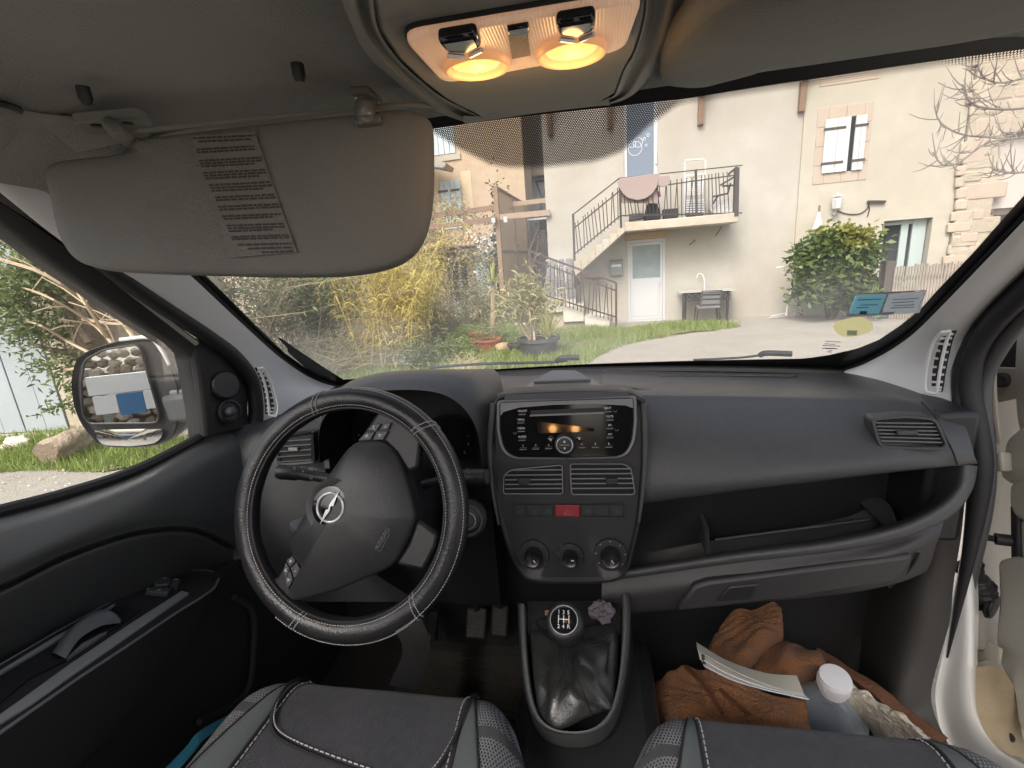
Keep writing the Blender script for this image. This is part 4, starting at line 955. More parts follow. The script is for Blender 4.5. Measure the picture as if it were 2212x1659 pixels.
b = MB(); b.shell([[P(u, v, y=6.6 + .25 * math.sin(u * .05)) for u in (150, 200, 260, 310, 370)] for v in (668, 690, 720, 745)], 18, 12, (0, .02, 0)); tag(b.build('green_tarp', mat('green_tarp', (.03, .13, .075), .45, bump=(5, .5, .05))), 'green tarpaulin stretched behind the bare branches', 'tarpaulin')
# log and stones
lg = thing('fallen_log', 'pale split log with a sawn end lying on the verge', 'log', (0, 0, 0))
LOGM = mat('weathered_log', (.38, .30, .22), .9, bump=(14, .9, .04), var=(3, (.22, .16, .11), .7), var2=(12, (.52, .44, .35), .5))
A = G(108, 1004); B_ = G(285, 934); A.z += .11; B_.z += .13; rws = []
for i in range(14):
    f = i / 13; c = A.lerp(B_, f); rr = .115 + .03 * f + .025 * math.sin(f * 9); x, y, d = frame_of(B_ - A)
    rws.append([c + (x * math.cos(a) + y * math.sin(a)) * rr * (1 + .13 * math.sin(a * 3 + f * 5) + .08 * math.sin(a * 7 + f * 11)) for a in np.linspace(0, 2 * math.pi, 25)[:-1]])
b = MB(); b.grid(rws, True); b.build('log_body', LOGM, lg, smooth=60)
b = MB(); b.poly(rws[0]); b.poly(list(reversed(rws[-1]))); b.build('sawn_end', mat('sawn_end', (.20, .15, .11), .95, bump=(30, .8, .02)), lg, smooth=0)
for k, (u, v, s_) in enumerate(((40, 965, .12), (130, 962, .08), (222, 940, .08), (10, 975, .07), (152, 968, .06))):
    g = G(u, v); tag(rock('verge_stone', None, g + Vector((0, 0, .03)), (s_ * 1.4, s_, s_ * .7), ASHLAR if k % 2 else mat('white_limestone', (.62, .58, .5), .9), seed=20 + k), ('largest white stone in the grass left of the log', 'grey stone close behind the sawn end of the log', 'white stone beside the far end of the log', 'grey stone at the edge of the grass by the blue door', 'small white stone between the log and the shed')[k], 'stone', 'stones on the verge')
for k in range(150):
    x = random.uniform(-6.2, -3.2); y = random.uniform(2.2, 3.5); s_ = random.uniform(.005, .018)
    if k == 0: pb = MB()
    c = Vector((x, y, gz(x, y) + s_ * .3)); o_ = len(pb.v); q = [Vector((random.uniform(.7, 1.3) * a, random.uniform(.7, 1.3) * b_, c_ * .7)) * s_ for a, b_, c_ in ((1, 0, 0), (0, 1, 0), (-1, 0, 0), (0, -1, 0), (0, 0, 1))]
    pb.add([c + p for p in q], [(0, 1, 4), (1, 2, 4), (2, 3, 4), (3, 0, 4)])
o = pb.build('loose_pebbles', mat('pebble', (.58, .53, .46), .9), smooth=0); tag(o, 'loose pale pebbles scattered over the gravel by the verge', 'pebbles', None, 'stuff')
# ---- behind the van: what the wing mirror shows
RUBM = mat('brown_rubble', (.26, .21, .15), .95, bump=(20, .8, .02))
rw = thing('rubble_wall', 'tumbled dry stone rubble wall behind the van', 'wall', (0, 0, 0))
MX, MY = -3.2, -3.9
b = MB(); b.box((MX - .6, MY - .95, .4), (6.5, .7, 1.0)); b.build('earth_core', mat('earth_core', (.22, .18, .13), 1), rw)
k = 0
for r_ in range(12):
    x = MX - .75
    while x < MX + 1.15:
        s_ = random.uniform(.05, .095); k += 1
        rock('stone', None, (x + s_, MY - .36 - r_ * .02 + random.uniform(-.05, .07), .03 + r_ * .098 + random.uniform(-.015, .015)), (s_, .08, random.uniform(.045, .062)), random.choice((ASHLAR, PINKST, RUBM)), root=rw, seed=100 + k); x += s_ * 1.9
for r_ in range(6):
    for x in list(np.arange(MX - 3.8, MX - .8, .42)) + list(np.arange(MX + 1.3, MX + 2.6, .42)):
        k += 1; rock('stone', None, (x, MY - .4, .05 + r_ * .2), (.22, .12, .12), ASHLAR, root=rw, seed=100 + k)
pb_ = thing('painted_boards', 'white boards with a blue square leaning before the rubble wall', 'board', (0, 0, 0))
WB = mat('white_board', (.74, .76, .78), .5); BB = mat('blue_board', (.03, .15, .36), .5)
BX, BY = -2.5, -3.25
for nm, m, x0, x1, z0, z1 in (('top_board', WB, -.30, .30, .80, .97), ('white_board', WB, -.28, -.10, .62, .79), ('blue_board', BB, -.095, .105, .59, .79), ('white_board', WB, .11, .30, .62, .79)):
    b = MB(); b.box((BX + (x0 + x1) / 2, BY, (z0 + z1) / 2), (x1 - x0, .04, z1 - z0)); b.build(nm, m, pb_, bevel=.004)
for x in (-.22, .22): b = MB(); b.bar(Vector((BX + x, BY - .04, -.02)), Vector((BX + x, BY - .04, .9)), .05, .04); b.build('leg', GREYM, pb_)
# ================================================================== the van we sit in
van = thing('van', 'white panel van seen from inside its cab, with grey dashboard, seats and sun visors', 'van')
DASH = mat('grained_grey_plastic', (.050, .051, .056), .37, bump=(900, .35, .002), spec=.5, rvar=.22, var=(3.5, (.066, .066, .068), .6), var2=(130, (.11, .108, .104), .16))
DASHD = mat('black_grained_plastic', (.017, .017, .019), .42, bump=(900, .25, .002), rvar=.1)
LOWD = mat('dark_lower_plastic', (.034, .033, .035), .45, bump=(700, .3, .002), var=(6, (.05, .045, .045), .35))
TRIM = mat('pale_grey_trim', (.63, .63, .64), .6, bump=(500, .15, .002))
LINING = mat('grey_headlining', (.245, .243, .228), .95, bump=(420, .7, .004), var=(4, (.195, .193, .18), .7), sheen=.2)
VISOR = mat('grey_vinyl', (.185, .184, .172), .75, bump=(420, .4, .003), var=(5, (.14, .137, .126), .65))
RUB = mat('black_rubber', (.012, .012, .014), .6); GLOSS = mat('gloss_black', (.008, .008, .009), .08, spec=.6)
SILV = mat('satin_grey', (.20, .20, .21), .4); CHROME = mat('chrome', (.62, .62, .64), .22, metal=.35); WHITEP = mat('white_print', (.72, .72, .72), .6)
GREYP = mat('grey_print', (.30, .30, .31), .6); DIMP = mat('dim_print', (.09, .09, .095), .6)
BODYW = mat('white_body_paint', (.72, .72, .70), .25, coat=.4); CREAMW = mat('dirty_shaded_white_paint', (.26, .245, .215), .55, var=(3, (.19, .175, .15), .7), var2=(14, (.29, .26, .21), .35))
def rowsP(rows, k): return [[P(u, v, **{k: d}) for u, v, d in r_] for r_ in rows]
# ---- windscreen
NS, NTT = 150, 110
ws_rows = [[WS(-1.16 + 2.32 * i / (NS - 1), -.02 + 1.06 * j / (NTT - 1)) for i in range(NS)] for j in range(NTT)]
b = MB(); b.grid(ws_rows)
wind = b.build('windscreen', None, van, smooth=180)
zone = sorted([(PW(u, v).x, PW(u, v)) for u, v in ((905, 268), (935, 292), (1000, 335), (1060, 365), (1105, 373), (1180, 372), (1285, 360), (1345, 338), (1400, 285), (1470, 224), (1520, 212))], key=lambda q: q[0])
def slen(x, p):          # distance down the glass from the visible edge of the roof trim
    return ((p.y - tre(x)) ** 2 + (p.z - wsz(x, tre(x))) ** 2) ** .5 * (1 if p.y > tre(x) else -1)
tedge = sorted([(q.x, q.y) for q in [PW(u, v) for u, v in ((700, 312), (930, 280), (1150, 251), (1318, 233), (1487, 214), (1800, 166), (2212, 108), (2400, 80))]])
def interp(tab, x):
    if x <= tab[0][0]: return tab[0][1]
    for (a, p), (c, q) in zip(tab, tab[1:]):
        if x <= c: return p + (q - p) * (x - a) / (c - a)
    return tab[-1][1]
def tre(x): return interp(tedge, x)
zl = [(x, max(slen(x, p), .012)) for x, p in zone]
side = sorted([(q.z, q.x) for q in [PW(u, v) for u, v in ((1728, 776), (1789, 767), (1850, 753), (1897, 734), (1943, 703), (1989, 665), (2019, 631), (2100, 546), (2212, 419), (2300, 313))]])
sidl = sorted([(q.z, q.x) for q in [PW(u, v) for u, v in ((300, 455), (440, 591), (537, 687), (615, 763), (667, 799), (701, 812), (735, 820))]])
botl = sorted([(q.x, q.z) for q in [PW(u, v) for u, v in ((560, 700), (640, 770), (690, 812), (740, 820), (797, 817), (900, 811), (1000, 803), (1080, 797), (1240, 788), (1400, 782), (1560, 778), (1728, 775), (1800, 770))]])
me = wind.data; at1 = me.attributes.new('frit', 'FLOAT', 'POINT'); at2 = me.attributes.new('solid', 'FLOAT', 'POINT'); at3 = me.attributes.new('sheet', 'FLOAT_VECTOR', 'POINT')
for i, vv in enumerate(me.vertices):
    x, y, z = vv.co; sl_ = slen(x, vv.co)
    depth = interp(zl, x) if zl[0][0] < x < zl[-1][0] else .013
    top = depth - sl_
    bot = interp(botl, x) - z
    rt = (x - interp(side, z)) * .75; lf = (interp(sidl, z) - x) * .75
    e = max(bot, rt - .001, lf)
    at1.data[i].value = max(top, e + .006); at2.data[i].value = max(e, -sl_ - .001)
    at3.data[i].vector = (x, sl_, 0)
m = bpy.data.materials.new('windscreen_glass'); m.use_nodes = True; t = m.node_tree; t.nodes.clear()
out = N(t, 'OutputMaterial'); tr = N(t, 'BsdfTransparent'); tr.inputs[0].default_value = (.97, .98, .97, 1)
gl = N(t, 'BsdfGlossy'); gl.inputs['Roughness'].default_value = .03
fr = N(t, 'Fresnel'); fr.inputs[0].default_value = 1.4
mx = N(t, 'MixShader'); t.links.new(M(t, 'MULTIPLY', fr.outputs[0], .35), mx.inputs[0]); t.links.new(tr.outputs[0], mx.inputs[1]); t.links.new(gl.outputs[0], mx.inputs[2])
df = N(t, 'BsdfTranslucent'); df.inputs[0].default_value = (.85, .84, .80, 1)
nz = N(t, 'TexNoise'); nz.inputs['Scale'].default_value = 4; nz.inputs['Detail'].default_value = 6; tc = N(t, 'TexCoord'); t.links.new(tc.outputs['Object'], nz.inputs[0])
m2 = N(t, 'MixShader'); t.links.new(M(t, 'MULTIPLY', M(t, 'POWER', nz.outputs[0], 2.0), .46), m2.inputs[0]); t.links.new(mx.outputs[0], m2.inputs[1]); t.links.new(df.outputs[0], m2.inputs[2])
a1_ = N(t, 'Attribute', attribute_name='frit'); a2_ = N(t, 'Attribute', attribute_name='solid'); a3_ = N(t, 'Attribute', attribute_name='sheet')
sp = N(t, 'SeparateXYZ'); t.links.new(a3_.outputs['Vector'], sp.inputs[0])
def hexd(px_, py_):
    ds = []
    for o in (0, .5):
        fx = M(t, 'SUBTRACT', M(t, 'FRACT', M(t, 'ADD', M(t, 'DIVIDE', px_, .0029), o + 200)), .5); fy = M(t, 'SUBTRACT', M(t, 'FRACT', M(t, 'ADD', M(t, 'DIVIDE', py_, .0050), o + 200)), .5)
        ds.append(M(t, 'SQRT', M(t, 'ADD', M(t, 'POWER', fx, 2), M(t, 'MULTIPLY', M(t, 'POWER', fy, 2), 3))))
    return M(t, 'MINIMUM', ds[0], ds[1])
dd = hexd(sp.outputs[0], sp.outputs[1])
rad = N(t, 'MapRange'); t.links.new(a1_.outputs['Fac'], rad.inputs[0]); rad.inputs[1].default_value = 0; rad.inputs[2].default_value = .016; rad.inputs[3].default_value = .60; rad.inputs[4].default_value = .245
hole = M(t, 'LESS_THAN', dd, rad.outputs[0])
infr = M(t, 'GREATER_THAN', a1_.outputs['Fac'], 0); sol = M(t, 'GREATER_THAN', a2_.outputs['Fac'], 0)
mask = M(t, 'MAXIMUM', sol, M(t, 'MULTIPLY', infr, M(t, 'SUBTRACT', 1, hole)))
bk = N(t, 'BsdfPrincipled'); bk.inputs['Base Color'].default_value = (.012, .012, .014, 1); bk.inputs['Roughness'].default_value = .35
m3 = N(t, 'MixShader'); t.links.new(mask, m3.inputs[0]); t.links.new(m2.outputs[0], m3.inputs[1]); t.links.new(bk.outputs[0], m3.inputs[2])
t.links.new(m3.outputs[0], out.inputs[0]); wind.data.materials.append(m)
# rubber at the foot of the screen
b = MB(); b.tube([WS(-1 + 2 * i / 30, -.005) + Vector((0, -.012, -.008)) for i in range(31)], .012, 8); b.build('screen_seal', RUB, van)
# stickers on the glass
def wst(pts, off): return [PW(u, v, off) for u, v in pts]
FILM = glassmat('clear_film', (.80, .86, .84), 1, .12); SKYB = transmat('sky_blue_card', (.40, .82, .92), .92); PALEC = transmat('pale_card', (.92, .93, .94), .92)
tk = MB(); tk.poly(wst(((1826, 680), (1849, 630), (2000, 622), (1985, 672), (1960, 674)), .004)); hold = tk.build('ticket_holder', FILM, wind)
b = MB(); b.poly(wst(((1832, 672), (1846, 634), (1912, 632), (1897, 671)), .006)); b.build('blue_card', SKYB, wind, label='sky blue printed card in a clear windscreen pocket')
b = MB(); b.poly(wst(((1905, 669), (1918, 632), (1993, 626), (1978, 664)), .006)); b.build('white_card', PALEC, wind)
b = MB(); b.prism(wst(((1854, 670), (1856, 664), (1871, 664), (1869, 670)), .008), (0, -.0006, -.001)); b.build('card_emblem', mat('dark_teal', (.03, .10, .13), .6), wind)
INKB = mat('ink_blue', (.05, .22, .32), .7); INKG = mat('ink_grey', (.25, .28, .29), .7)
for (u, v, du, dv, m_) in ((1850, 639, 52, -2, INKB), (1856, 650, 38, -1, INKB), (1848, 656, 26, -1, INKB), (1926, 638, 55, -3, INKG), (1924, 645, 48, -3, INKG), (1928, 651, 44, -2, INKG), (1922, 656, 50, -2, INKG)):
    b = MB(); b.prism(wst(((u, v), (u + du, v + dv), (u + du - .5, v + dv + 1.4), (u - .5, v + 1.4)), .008), (0, -.0004, -.0005)); b.build('print_line', m_, wind)
yel = [(1800 + 41 + 41.5 * math.cos(a) + (3 if math.cos(a) > 0 else 0), 702.5 + 21 * math.sin(a) - 6 * math.cos(a) * math.sin(a) ** 2) for a in np.linspace(0, 2 * math.pi, 33)[:-1]]
b = MB(); b.poly(wst(yel, .004)); b.build('yellow_disc', transmat('yellow_sticker', (.78, .72, .36), .85), wind, label='yellow oval sticker low on the windscreen')
b = MB(); b.poly(wst(((1828, 720), (1829, 709), (1851, 709), (1849, 720)), .005)); b.build('disc_label', transmat('grey_blue_label', (.42, .46, .48)), wind)
for (u, v, du) in ((1783, 734, 32), (1780, 739, 24), (1776, 743, 38), (1782, 748, 22), (1775, 749, 34), (1790, 753, 8), (1786, 756, 10)):
    b = MB(); b.prism(wst(((u, v), (u + du, v + 1), (u + du, v + 2.2), (u, v + 1.2)), .003), (0, -.0004, -.0005)); b.build('glass_marking', GREYP, wind)
# ---- bonnet, wipers
rw_ = []
for y, zc, zs in ((1.30, 1.122, 1.095), (1.42, 1.128, 1.108), (1.6, 1.085, 1.06), (1.9, 1.00, .97), (2.2, .88, .85), (2.4, .70, .68)):
    rw_.append([Vector((x * .74, y - .1 * abs(x) ** 2, zc + (zs - zc) * abs(x) ** 2)) for x in (-1, -.8, -.5, 0, .5, .8, 1)])
b = MB(); b.shell(rw_, 24, 20, (0, 0, -.02)); b.build('bonnet', BODYW, van)
b = MB(); b.grid([[WS(-1 + .1 * i, -.02) + Vector((0, .0, -.0)) for i in range(21)], [WS(-1 + .1 * i, -.02) + Vector((0, .07, -.03)) for i in range(21)]]); b.build('scuttle', RUB, van)
for pts, r_ in ((((925, 812), (1000, 806), (1060, 803), (1190, 800), (1225, 796)), .004), (((1203, 797), (1214, 791), (1252, 790)), .008), (((1500, 796), (1600, 792), (1655, 786)), .003), (((1645, 787), (1660, 783), (1715, 785)), .007)):
    b = MB(); b.tube(catmull([PW(u, v, -.025) for u, v in pts], 12), r_, 8); b.build('wiper', RUB, van)
# ---- roof lining
def roof_z(x, y):
    z = np.interp(y, [-.75, -.2, .2, .45, .548, .56, .645], [1.72, 1.715, 1.70, 1.675, 1.660, 1.648, 1.622])
    ax = abs(x); return z - (.16 * max(0, ax - .5) ** 2 / .04 * .5 if ax > .5 else 0)
rows = []
for y in list(np.linspace(-.28, .4, 12)) + [.46, .5, .53, .543, .55, .556, .565, .58, .595, .61, .625]:
    rows.append([Vector((x * (1 - .15 * max(0, (y - .38) / .245)), y + .035 * (1 if y > .59 else .3) * (-(x / .66) ** 2), roof_z(x, y))) for x in np.linspace(-.70, .70, 37)])
b = MB(); b.grid(rows); b.grid([[p + Vector((0, 0, .03)) for p in r_] for r_ in rows]); lin = b.build('roof_lining', LINING, van, smooth=25)
b = MB(); r1 = [Vector((x, .625 - .035 * (x / .66) ** 2, roof_z(x, .625))) for x in np.linspace(-.595, .595, 37)]
b.grid([r1, [p + Vector((0, .004, .004)) for p in r1], [p + Vector((0, -.01, .04)) for p in r1]]); b.build('lining_edge', TRIM, van)
# the white steel roof outside
b = MB(); b.box((0, .18, 1.80), (1.66, .96, .06)); b.build('roof', BODYW, van, bevel=.02)
b = MB(); b.grid([[Vector((x, .62 - .03 * x * x * 2, 1.77)) for x in np.linspace(-.8, .8, 15)], [Vector((x, .70 - .03 * x * x * 2, 1.70)) for x in np.linspace(-.8, .8, 15)], [Vector((x, .68 - .03 * x * x * 2, 1.64)) for x in np.linspace(-.8, .8, 15)]]); b.build('roof_front_edge', BODYW, van)
# fixing holes and clips
for (u, v, r_) in ((183, 206, .0046), (645, 157, .0046)):
    d = ray(u, v); p = P(u, v, z=1.652); b = MB(); b.lathe([(r_ * 1.4, .008), (r_ * 1.4, -.003), (r_ * .9, -.009), (r_ * .5, -.009)], p, UP, 12); b.build('lining_clip', DASHD, lin)
b = MB(); b.tube(catmull([P(u, v, z=1.645) for u, v in ((-15, 222), (10, 226), (28, 232), (42, 238))], 8), .004, 6); b.build('lining_hook', DASHD, lin)
# ---- overhead console with the reading lamps
ZC = 1.602
def pc(u, v, z=ZC): return P(u, v, z=z)
Lo = [(738, -60), (745, 0), (766, 57), (796, 115), (857, 175), (934, 236), (1010, 268)]
Li = [(800, -60), (803, 0), (816, 67), (857, 128), (907, 175), (961, 216), (1039, 255)]
Ro = [(1492, -60), (1480, 0), (1460, 84), (1416, 148), (1376, 199), (1340, 220), (1312, 226)]
Ri = [(1402, -60), (1398, 34), (1376, 111), (1352, 152), (1332, 202), (1312, 214), (1298, 221)]
CONM = mat('console_vinyl', (.25, .25, .225), .7, bump=(500, .25, .002))
def band(o_, i_):
    rows = []
    for f, z in ((-.12, 1.665), (0, 1.636), (.10, 1.621), (.25, 1.613), (.42, 1.611), (.6, 1.6135), (.82, 1.6145), (.94, 1.609), (1, 1.603), (1.06, 1.6015)):
        rows.append([P(a[0] + (c[0] - a[0]) * f, a[1] + (c[1] - a[1]) * f, z=z) for a, c in zip(o_, i_)])
    return rows
con = MB(); con.sgrid(band(Lo, Li), 40, 28); cons = con.build('overhead_console', CONM, van, smooth=60)
con = MB(); con.sgrid(band(Ro, Ri), 40, 28); con.build('console_side', CONM, cons, smooth=60)
pl_ = [P(u, v, z=1.602) for u, v in Li] + [P(u, v, z=1.602) for u, v in ((1062, 249), (1150, 237), (1285, 222))] + [P(u, v, z=1.602) for u, v in reversed(Ri)]
b = MB(); b.prism(pl_, (0, 0, .03)); b.build('console_panel', CONM, cons, bevel=.004)
fr0_ = [P(u, v, z=1.606) for u, v in ((1005, 268), (1045, 262), (1150, 246), (1285, 230), (1318, 228))]
b = MB(); b.sgrid([[P(u, v, z=1.603) for u, v in ((1000, 250), (1040, 250), (1150, 233), (1285, 218), (1315, 215))], fr0_, [p + Vector((0, .012, .012)) for p in fr0_], [p + Vector((0, .02, .04)) for p in fr0_]], 30, 12); b.build('console_front', CONM, cons)
# lens plate
def rr_poly(pts, rad, n=5):
    out = []; m = len(pts)
    for i in range(m):
        p, a, c = Vector(pts[i]), Vector(pts[i - 1]), Vector(pts[(i + 1) % m]); r_ = min(rad, (a - p).length * .45, (c - p).length * .45)
        s_, e = p + (a - p).normalized() * r_, p + (c - p).normalized() * r_
        for k in range(n + 1):
            f = k / n; out.append(s_ * (1 - f) ** 2 + p * 2 * f * (1 - f) + e * f * f)
    return out
LZ = 1.594
LENS = mat('ribbed_lens', (.62, .54, .47), .35, emit=(1.0, .48, .24), es=.12); t_, b_ = nodes(LENS); b_.inputs['Transmission Weight'].default_value = 0
tcn = N(t_, 'TexCoord'); wv = N(t_, 'TexWave'); wv.inputs['Scale'].default_value = 150; wv.bands_direction = 'X'; t_.links.new(tcn.outputs['Object'], wv.inputs['Vector']); bp = N(t_, 'Bump'); bp.inputs['Strength'].default_value = .25; bp.inputs['Distance'].default_value = .001; t_.links.new(wv.outputs[0], bp.inputs['Height']); t_.links.new(bp.outputs[0], b_.inputs['Normal'])
b_.inputs['Subsurface Weight'].default_value = .6; b_.inputs['Subsurface Radius'].default_value = (.03, .02, .012); b_.inputs['Subsurface Scale'].default_value = 1.0
lampq = [pc(u, v, LZ) for u, v in ((866, 84), (1392, -2), (1350, 112), (958, 184))]
b = MB(); b.prism(rr_poly(lampq, .016), (0, 0, .012)); lamp = b.build('reading_lamp', LENS, van, bevel=.003)
b = MB(); q = rr_poly([p + (p - sum(lampq, Vector()) / 4) * .02 + Vector((0, 0, .005)) for p in lampq], .017); b.prism(q, (0, 0, .01)); b.build('lamp_gasket', RUB, lamp)
GLOW = mat('lit_bulb_lens', (.9, .6, .3), .4, emit=(1.0, .50, .12), es=.75)
GLOWR = mat('lamp_rim', (.62, .42, .28), .35, emit=(1.0, .40, .12), es=.2)
for (u, v, ru, rv, tu, tv) in ((1030, 139, 64, 27, 998, 103), (1234, 109, 70, 31, 1245, 68)):
    c = pc(u, v, LZ); ex = (pc(u + ru, v - ru * .16, LZ) - c); rx = ex.length; ry_ = abs((pc(u, v + rv, LZ) - c).y) * .82
    b = MB(); prf = []
    rws = [[c + Vector((math.cos(a) * rx * k, math.sin(a) * ry_ * k + dy, dz)) for a in np.linspace(0, 2 * math.pi, 33)[:-1]] for k, dz, dy in ((1.1, .002, 0), (1.08, -.004, 0), (1.0, -.0045, 0), (.93, -.002, 0), (.88, .004, -.002))]
    b.grid(rws, True); rim = b.build('lamp_rim', GLOWR, lamp, smooth=80)
    b = MB(); n = 32; rws = [[c + Vector((math.cos(a) * rx * k * .9, math.sin(a) * ry_ * k * .86 - .002, dz)) for a in np.linspace(0, 2 * math.pi, n + 1)[:-1]] for k, dz in ((1, .003), (.85, -.001), (.5, -.0035), (.12, -.0042))]
    b.grid(rws, True); b.poly(rws[-1]); b.build('bulb_lens', GLOW, lamp, smooth=80)
    # rocker switch half covering it
    s_ = pc(tu, tv, LZ - .008); b = MB()
    w2 = (pc(tu + 42, tv - 6, LZ - .008) - s_).length; h2 = abs((pc(tu, tv + 17, LZ - .008) - s_).y)
    b.prism([s_ + Vector((-w2, -h2, 0)), s_ + Vector((w2, -h2, 0)), s_ + Vector((w2 * .95, h2 * .5, 0)), s_ + Vector((0, h2 * 1.05, 0)), s_ + Vector((-w2 * .95, h2 * .5, 0))], (0, 0, .009)); sw = b.build('rocker_switch', GLOSS, lamp, bevel=.003)
    b = MB(); b.tube([s_ + Vector((-w2 * .9, h2 * .55, -.0005)), s_ + Vector((-.002, h2 * 1.08, -.0005))], .0016, 6); b.tube([s_ + Vector((.002, h2 * 1.08, -.0005)), s_ + Vector((w2 * .9, h2 * .55, -.0005))], .0016, 6); b.build('switch_mark', CHROME, sw)
    ld = bpy.data.lights.new('reading_bulb', 'POINT'); ld.energy = .035; ld.color = (1, .52, .18); ld.shadow_soft_size = .012
    lo = bpy.data.objects.new('reading_bulb', ld); link(lo); lo.location = c + Vector((0, .012, -.022))
sq = [pc(u, v, LZ - .001) for u, v in ((1098, 78), (1140, 71), (1146, 120), (1106, 128))]
b = MB(); b.prism(sq, (0, 0, .006)); gr_ = b.build('microphone_grille', mat('grille_grey', (.30, .27, .25), .6, bump=(700, .9, .002)), lamp)
b = MB(); b.prism([pc(u, v, LZ - .003) for u, v in ((1096, 66), (1142, 58), (1144, 73), (1098, 81))], (0, 0, .006)); b.build('microphone_hood', GLOSS, lamp, bevel=.001)
# ---- sun visors
VZ = Vector((0, .50, 1.60)); VN = Vector((.03, -1, .22)).normalized()
def vp(u, v): return PP(u, v, VZ, VN)
vpoly = [(104, 352), (150, 343), (240, 333), (285, 322), (300, 300), (420, 283), (560, 266), (760, 245), (860, 233), (905, 238), (926, 262), (930, 330), (928, 430), (913, 500), (885, 545), (835, 574), (740, 592), (600, 595), (450, 592), (300, 587), (205, 579), (150, 556), (118, 505), (98, 420), (90, 372)]
base = [vp(u, v) for u, v in vpoly]; cen = sum(base, Vector()) / len(base)
rim = catmull(base, 110, True)
b = MB(); rings = []
for k, o in ((.93, -.024), (.985, -.021), (1, -.012), (.992, -.004), (.975, 0), (.9, .0025), (.7, .004), (.4, .005), (.1, .005)): rings.append([cen.lerp(p, k) + VN * o for p in rim])
b.grid(rings, True); b.poly(rings[-1]); b.poly(list(reversed(rings[0]))); vis = b.build('sun_visor', VISOR, van, smooth=50)
# printed warning on its face
LBL = glassmat('clear_label', (.93, .92, .90), .5, .03)
def vl(u, v, o=.0072): return vp(u, v) + VN * o
b = MB(); b.prism([vl(u, v, .0065) for u, v in ((425, 300), (560, 292), (650, 548), (505, 560))], VN * .0004)
lab = b.build('warning_label', VISOR, vis)
random.seed(11)
INK = mat('label_ink', (.05, .044, .04), .7)
def tline(u0, v0, u1, v1, h):
    b = MB(); L = ((u1 - u0) ** 2 + (v1 - v0) ** 2) ** .5; x = 0
    while x < L:
        w_ = random.uniform(5, 16); e = min(x + w_, L)
        q = [(u0 + (u1 - u0) * f / L, v0 + (v1 - v0) * f / L) for f in (x, e)]
        b.poly([vl(q[0][0], q[0][1], .0076), vl(q[0][0] + h * .3, q[0][1] + h, .0076), vl(q[1][0] + h * .3, q[1][1] + h, .0076), vl(q[1][0], q[1][1], .0076)]); x = e + random.uniform(1.5, 3)
    b.build('print_line', INK, lab, smooth=0)
for (u0, v0, u1, v1) in ((428, 304, 562, 298), (440, 311, 552, 306), (436, 328, 560, 321), (438, 334, 562, 327), (442, 352, 575, 345), (444, 358, 577, 351), (447, 364, 560, 358), (450, 378, 583, 371), (452, 384, 585, 377), (455, 390, 570, 384), (463, 404, 595, 397), (466, 410, 598, 404), (469, 416, 580, 411), (476, 430, 603, 424), (478, 436, 606, 430), (482, 450, 616, 444), (485, 456, 618, 450), (490, 470, 616, 465), (494, 476, 600, 471), (500, 490, 622, 486), (503, 496, 624, 492), (505, 502, 600, 498), (510, 514, 632, 510), (512, 519, 634, 515), (524, 531, 640, 528), (545, 539, 640, 536), (575, 547, 642, 544)):
    tline(u0, v0, u1, v1, 3.8)
b = MB()
for (u, v) in ((212, 274), (268, 268)): pass
plate = [P(u, v, z=1.632) for u, v in ((155, 268), (300, 255), (335, 272), (250, 292), (195, 292))]
b.prism(rr_poly(plate, .01), (0, 0, .012)); piv = b.build('visor_pivot', VISOR, vis, bevel=.002)
for (u, v) in ((208, 272), (232, 268), (276, 268)): bb = MB(); bb.lathe([(.005, .004), (.0055, -.001), (.003, -.0015)], P(u, v, z=1.631), UP, 12); bb.build('pivot_screw', DASHD, piv)
b = MB(); b.tube(catmull([P(238, 268, z=1.628), P(255, 285, z=1.615), vp(272, 300) - VN * .012, vp(300, 312) - VN * .012], 12), [.008] * 12, 10); b.build('visor_rod', VISOR, vis)
CLIP = mat('clear_grey_plastic', (.13, .127, .12), .22)
b = MB(); b.prism([P(u, v, z=1.628) for u, v in ((755, 208), (800, 206), (828, 232), (790, 240))], (0, 0, .01)); clip = b.build('visor_clip', CLIP, vis, bevel=.003)
b = MB(); b.tube(catmull([P(800, 228, z=1.626), vp(797, 240) + VN * .008, vp(800, 262) + VN * .01, vp(802, 274) + VN * .008], 10), .010, 10); b.build('clip_hook', CLIP, clip)
b = MB(); b.prism(rr_poly([vp(u, v) + VN * .012 for u, v in ((772, 262), (830, 256), (833, 275), (778, 282))], .006), -VN * .01); b.build('clip_tongue', CLIP, clip, bevel=.003)
# passenger visor, folded up against the roof
pv = [(1424, 172), (1430, 140), (1452, 108), (1500, 60), (1550, 28), (1640, -20), (1800, -70), (2100, -140), (2420, -190), (2440, 0), (2300, 45), (2120, 80), (1900, 112), (1760, 133), (1640, 150), (1606, 158), (1590, 165), (1540, 178), (1500, 188), (1462, 190), (1436, 186)]
PZ = Vector((0, .5, 1.605)); PN = Vector((0, .16, -1)).normalized()
base = [PP(u, v, PZ, PN) for u, v in pv]; cen = sum(base, Vector()) / len(base); rim = catmull(base, 120, True)
b = MB(); rings = []
for k, o in ((.93, -.026), (.985, -.022), (1, -.012), (.99, -.003), (.965, 0), (.85, .004), (.6, .006), (.1, .007)): rings.append([cen.lerp(p, k) + PN * o for p in rim])
b.grid(rings, True); b.poly(rings[-1]); b.poly(list(reversed(rings[0]))); vis2 = b.build('sun_visor', VISOR, van, smooth=50)
b = MB(); b.prism([PP(u, v, PZ, PN) + PN * .001 for u, v in ((1570, 168), (1606, 161), (1612, 154), (1578, 159))], -PN * .012); b.build('visor_clip', CLIP, vis2, bevel=.002)
